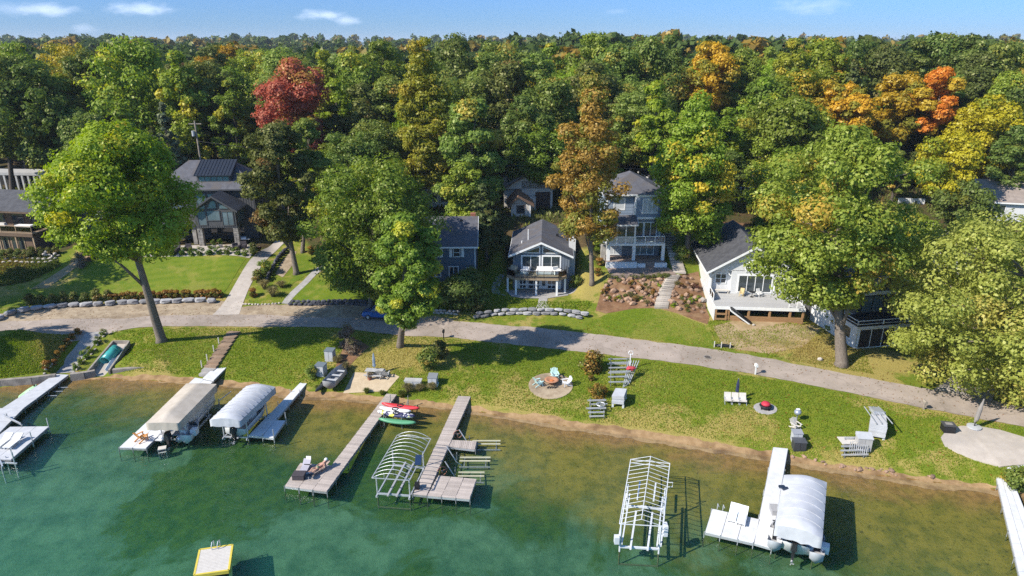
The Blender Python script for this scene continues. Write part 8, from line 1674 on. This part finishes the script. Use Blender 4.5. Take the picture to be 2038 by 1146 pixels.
# fallen leaves and grass tufts over the lawns
def scatter(name, label, m, n, poly, size, up=.5, seed=1, hgt=None):
    rg = np.random.RandomState(seed); P = np.array([at(*p)[:2] for p in poly]); lo, hi = P.min(0), P.max(0); x = rg.uniform(lo[0], hi[0], n*3); y = rg.uniform(lo[1], hi[1], n*3)
    ins_ = np.zeros(len(x), bool); j = len(P)-1
    for i in range(len(P)):
        c = ((P[i, 1] > y) != (P[j, 1] > y)) & (x < (P[j, 0]-P[i, 0])*(y-P[i, 1])/(P[j, 1]-P[i, 1]+1e-9)+P[i, 0]); ins_ ^= c; j = i
    for E_ in EXCL:
        k_ = np.zeros(len(x), bool); j = len(E_)-1
        for i in range(len(E_)): k_ ^= ((E_[i, 1] > y) != (E_[j, 1] > y)) & (x < (E_[j, 0]-E_[i, 0])*(y-E_[i, 1])/(E_[j, 1]-E_[i, 1]+1e-9)+E_[i, 0]); j = i
        ins_ &= ~k_
    x, y = x[ins_][:n], y[ins_][:n]; z = Hn(x, y); k = len(x); c = np.stack([x, y, z+.045], 1); a = rg.uniform(0, 6.28, k); s = size*rg.uniform(.5, 1.3, k)
    if hgt is None: u = np.stack([np.cos(a), np.sin(a), rg.uniform(-.3, .3, k)], 1)*s[:, None]; v = np.stack([-np.sin(a), np.cos(a), rg.uniform(-.3, .3, k)], 1)*s[:, None]*.7; q = np.stack([c-u, c-v, c+u, c+v], 1)
    else:
        u = np.stack([np.cos(a), np.sin(a), a*0], 1)*s[:, None]*.5; ln = rg.randn(k, 3)*.35*hgt; ln[:, 2] = hgt*rg.uniform(.5, 1.2, k); q = np.stack([c-u-[0, 0, .05], c+u-[0, 0, .05], c+u*.6+ln, c-u*.6+ln], 1)
    o = link(name, leaf_mesh(name, q.reshape(-1, 3), rg.uniform(0, 1, k), np.clip(.5+.28*(np.sin(x*.31+1.3*np.sin(y*.23))+np.sin(y*.47+x*.19+2))*np.cos(x*.11-y*.17)+1.6*dry_at(x, y)+rg.randn(k)*.13, 0, 1) if hgt else rg.uniform(0, 1, k), m)); tag(o, label, kind='stuff')
LEAF['blade'] = leaf_mat('grass_blades', (.140, .220, .012), (.250, .300, .026), (.44, .36, .11), .26, .42, .16)
EXCL += [np.array([at(*p)[:2] for p in q_]) for q_ in ([(224, 681), (261, 681), (222, 750), (174, 750)], [(104, 746), (166, 656), (214, 656), (150, 746)], [(400, 748), (456, 662), (482, 664), (426, 750)])]
shoreL = [(222, 659), (440, 652), (645, 653), (790, 668), (880, 673), (1000, 685), (1300, 719), (1600, 766), (1850, 817), (2038, 852), (2038, 972), (1850, 945), (1620, 912), (1430, 876), (1300, 856), (1150, 834), (930, 801), (760, 783), (700, 779), (640, 773), (560, 766), (470, 755), (350, 745), (250, 740)]
scatter('grass', 'short shaggy grass of the shore lawn', LEAF['blade'], 70000, shoreL, .10, seed=2, hgt=.05)
scatter('grass', 'short grass of the far left shore lawn', LEAF['blade'], 9000, [(0, 672), (150, 664), (95, 740), (0, 752)], .13, seed=3, hgt=.075)
scatter('fallen_leaves', 'scattered fallen leaves on the lawns', LEAF['rust'], 4200, [(0, 600), (440, 590), (900, 620), (1400, 640), (1700, 700), (2000, 770), (2000, 950), (1500, 880), (900, 790), (300, 735), (0, 740)], .09, seed=4)
scatter('ground_plants', 'low weeds and brush on the shaded slope', LEAF['olive'], 16000, [(0, 470), (250, 440), (640, 440), (900, 470), (1180, 440), (1480, 430), (2038, 420), (2038, 330), (1500, 350), (900, 360), (400, 340), (0, 380)], .30, seed=6, hgt=.5)
scatter('grass', 'shaded rough grass beside the grey cottage', LEAF['blade'], 12000, [(790, 610), (890, 560), (1000, 520), (1000, 590), (1060, 600), (1180, 600), (1165, 625), (960, 620), (860, 628)], .12, seed=7, hgt=.13)
scatter('grass', 'rough grass right of the white house deck', LEAF['blade'], 9000, [(1590, 600), (1660, 600), (1720, 700), (1740, 745), (1560, 715), (1640, 660), (1600, 640)], .10, seed=8, hgt=.05)
scatter('bank_plants', 'rough weeds on the bank below the brown house', LEAF['reed'], 5000, [(-60, 545), (0, 520), (110, 505), (120, 530), (60, 560), (-60, 580)], .16, seed=9, hgt=.28)
scatter('grass', 'sparse grass creeping over the edge of the bare ground', LEAF['blade'], 4200, [(1405, 640), (1440, 636), (1475, 660), (1580, 640), (1650, 640), (1620, 700), (1535, 712), (1500, 690), (1430, 700)], .12, seed=12, hgt=.07)
scatter('grass', 'short grass of the lawn below the rock garden', LEAF['blade'], 9000, [(1165, 645), (1210, 624), (1262, 616), (1310, 615), (1345, 624), (1400, 645), (1425, 692), (1330, 681), (1240, 670), (1170, 663)], .09, seed=13, hgt=.035)
# ---- thin autumn haze over the far woods
hz = bpy.data.materials.new('haze_air'); hz.use_nodes = True; hn = hz.node_tree.nodes; hn.remove(hn['Principled BSDF'])
hv_ = hn.new('ShaderNodeVolumePrincipled'); hv_.inputs['Color'].default_value = (.80, .90, 1.0, 1); hv_.inputs['Density'].default_value = .00011; hz.node_tree.links.new(hv_.outputs[0], hn['Material Output'].inputs['Volume'])
tag(MB().box(-7600, 7600, -950, 9300, -30, 110).build('haze', hz), 'thin pale haze in the air', kind='stuff')
# woods that would read alike: say which of them stands farther left
_same = {}
for o in COL.objects:
    if o.name.startswith('forest_tree') and o.parent is None: _same.setdefault(o['label'], []).append(o)
for lab, l in _same.items():
    if len(l) > 1:
        l.sort(key=lambda o: o.location.x)
        for i, o in enumerate(l): o['label'] = ('left-hand ' if i == 0 else 'right-hand ' if i == len(l)-1 else 'middle ')+lab
for o in COL.objects:
    if o.parent is None and o.get('label') and len(o['label'].replace('-', ' ').split()) > 16: o['label'] = o['label'].replace('half-turned green and orange', 'half-turned').replace('left-hand', 'left').replace('right-hand', 'right')
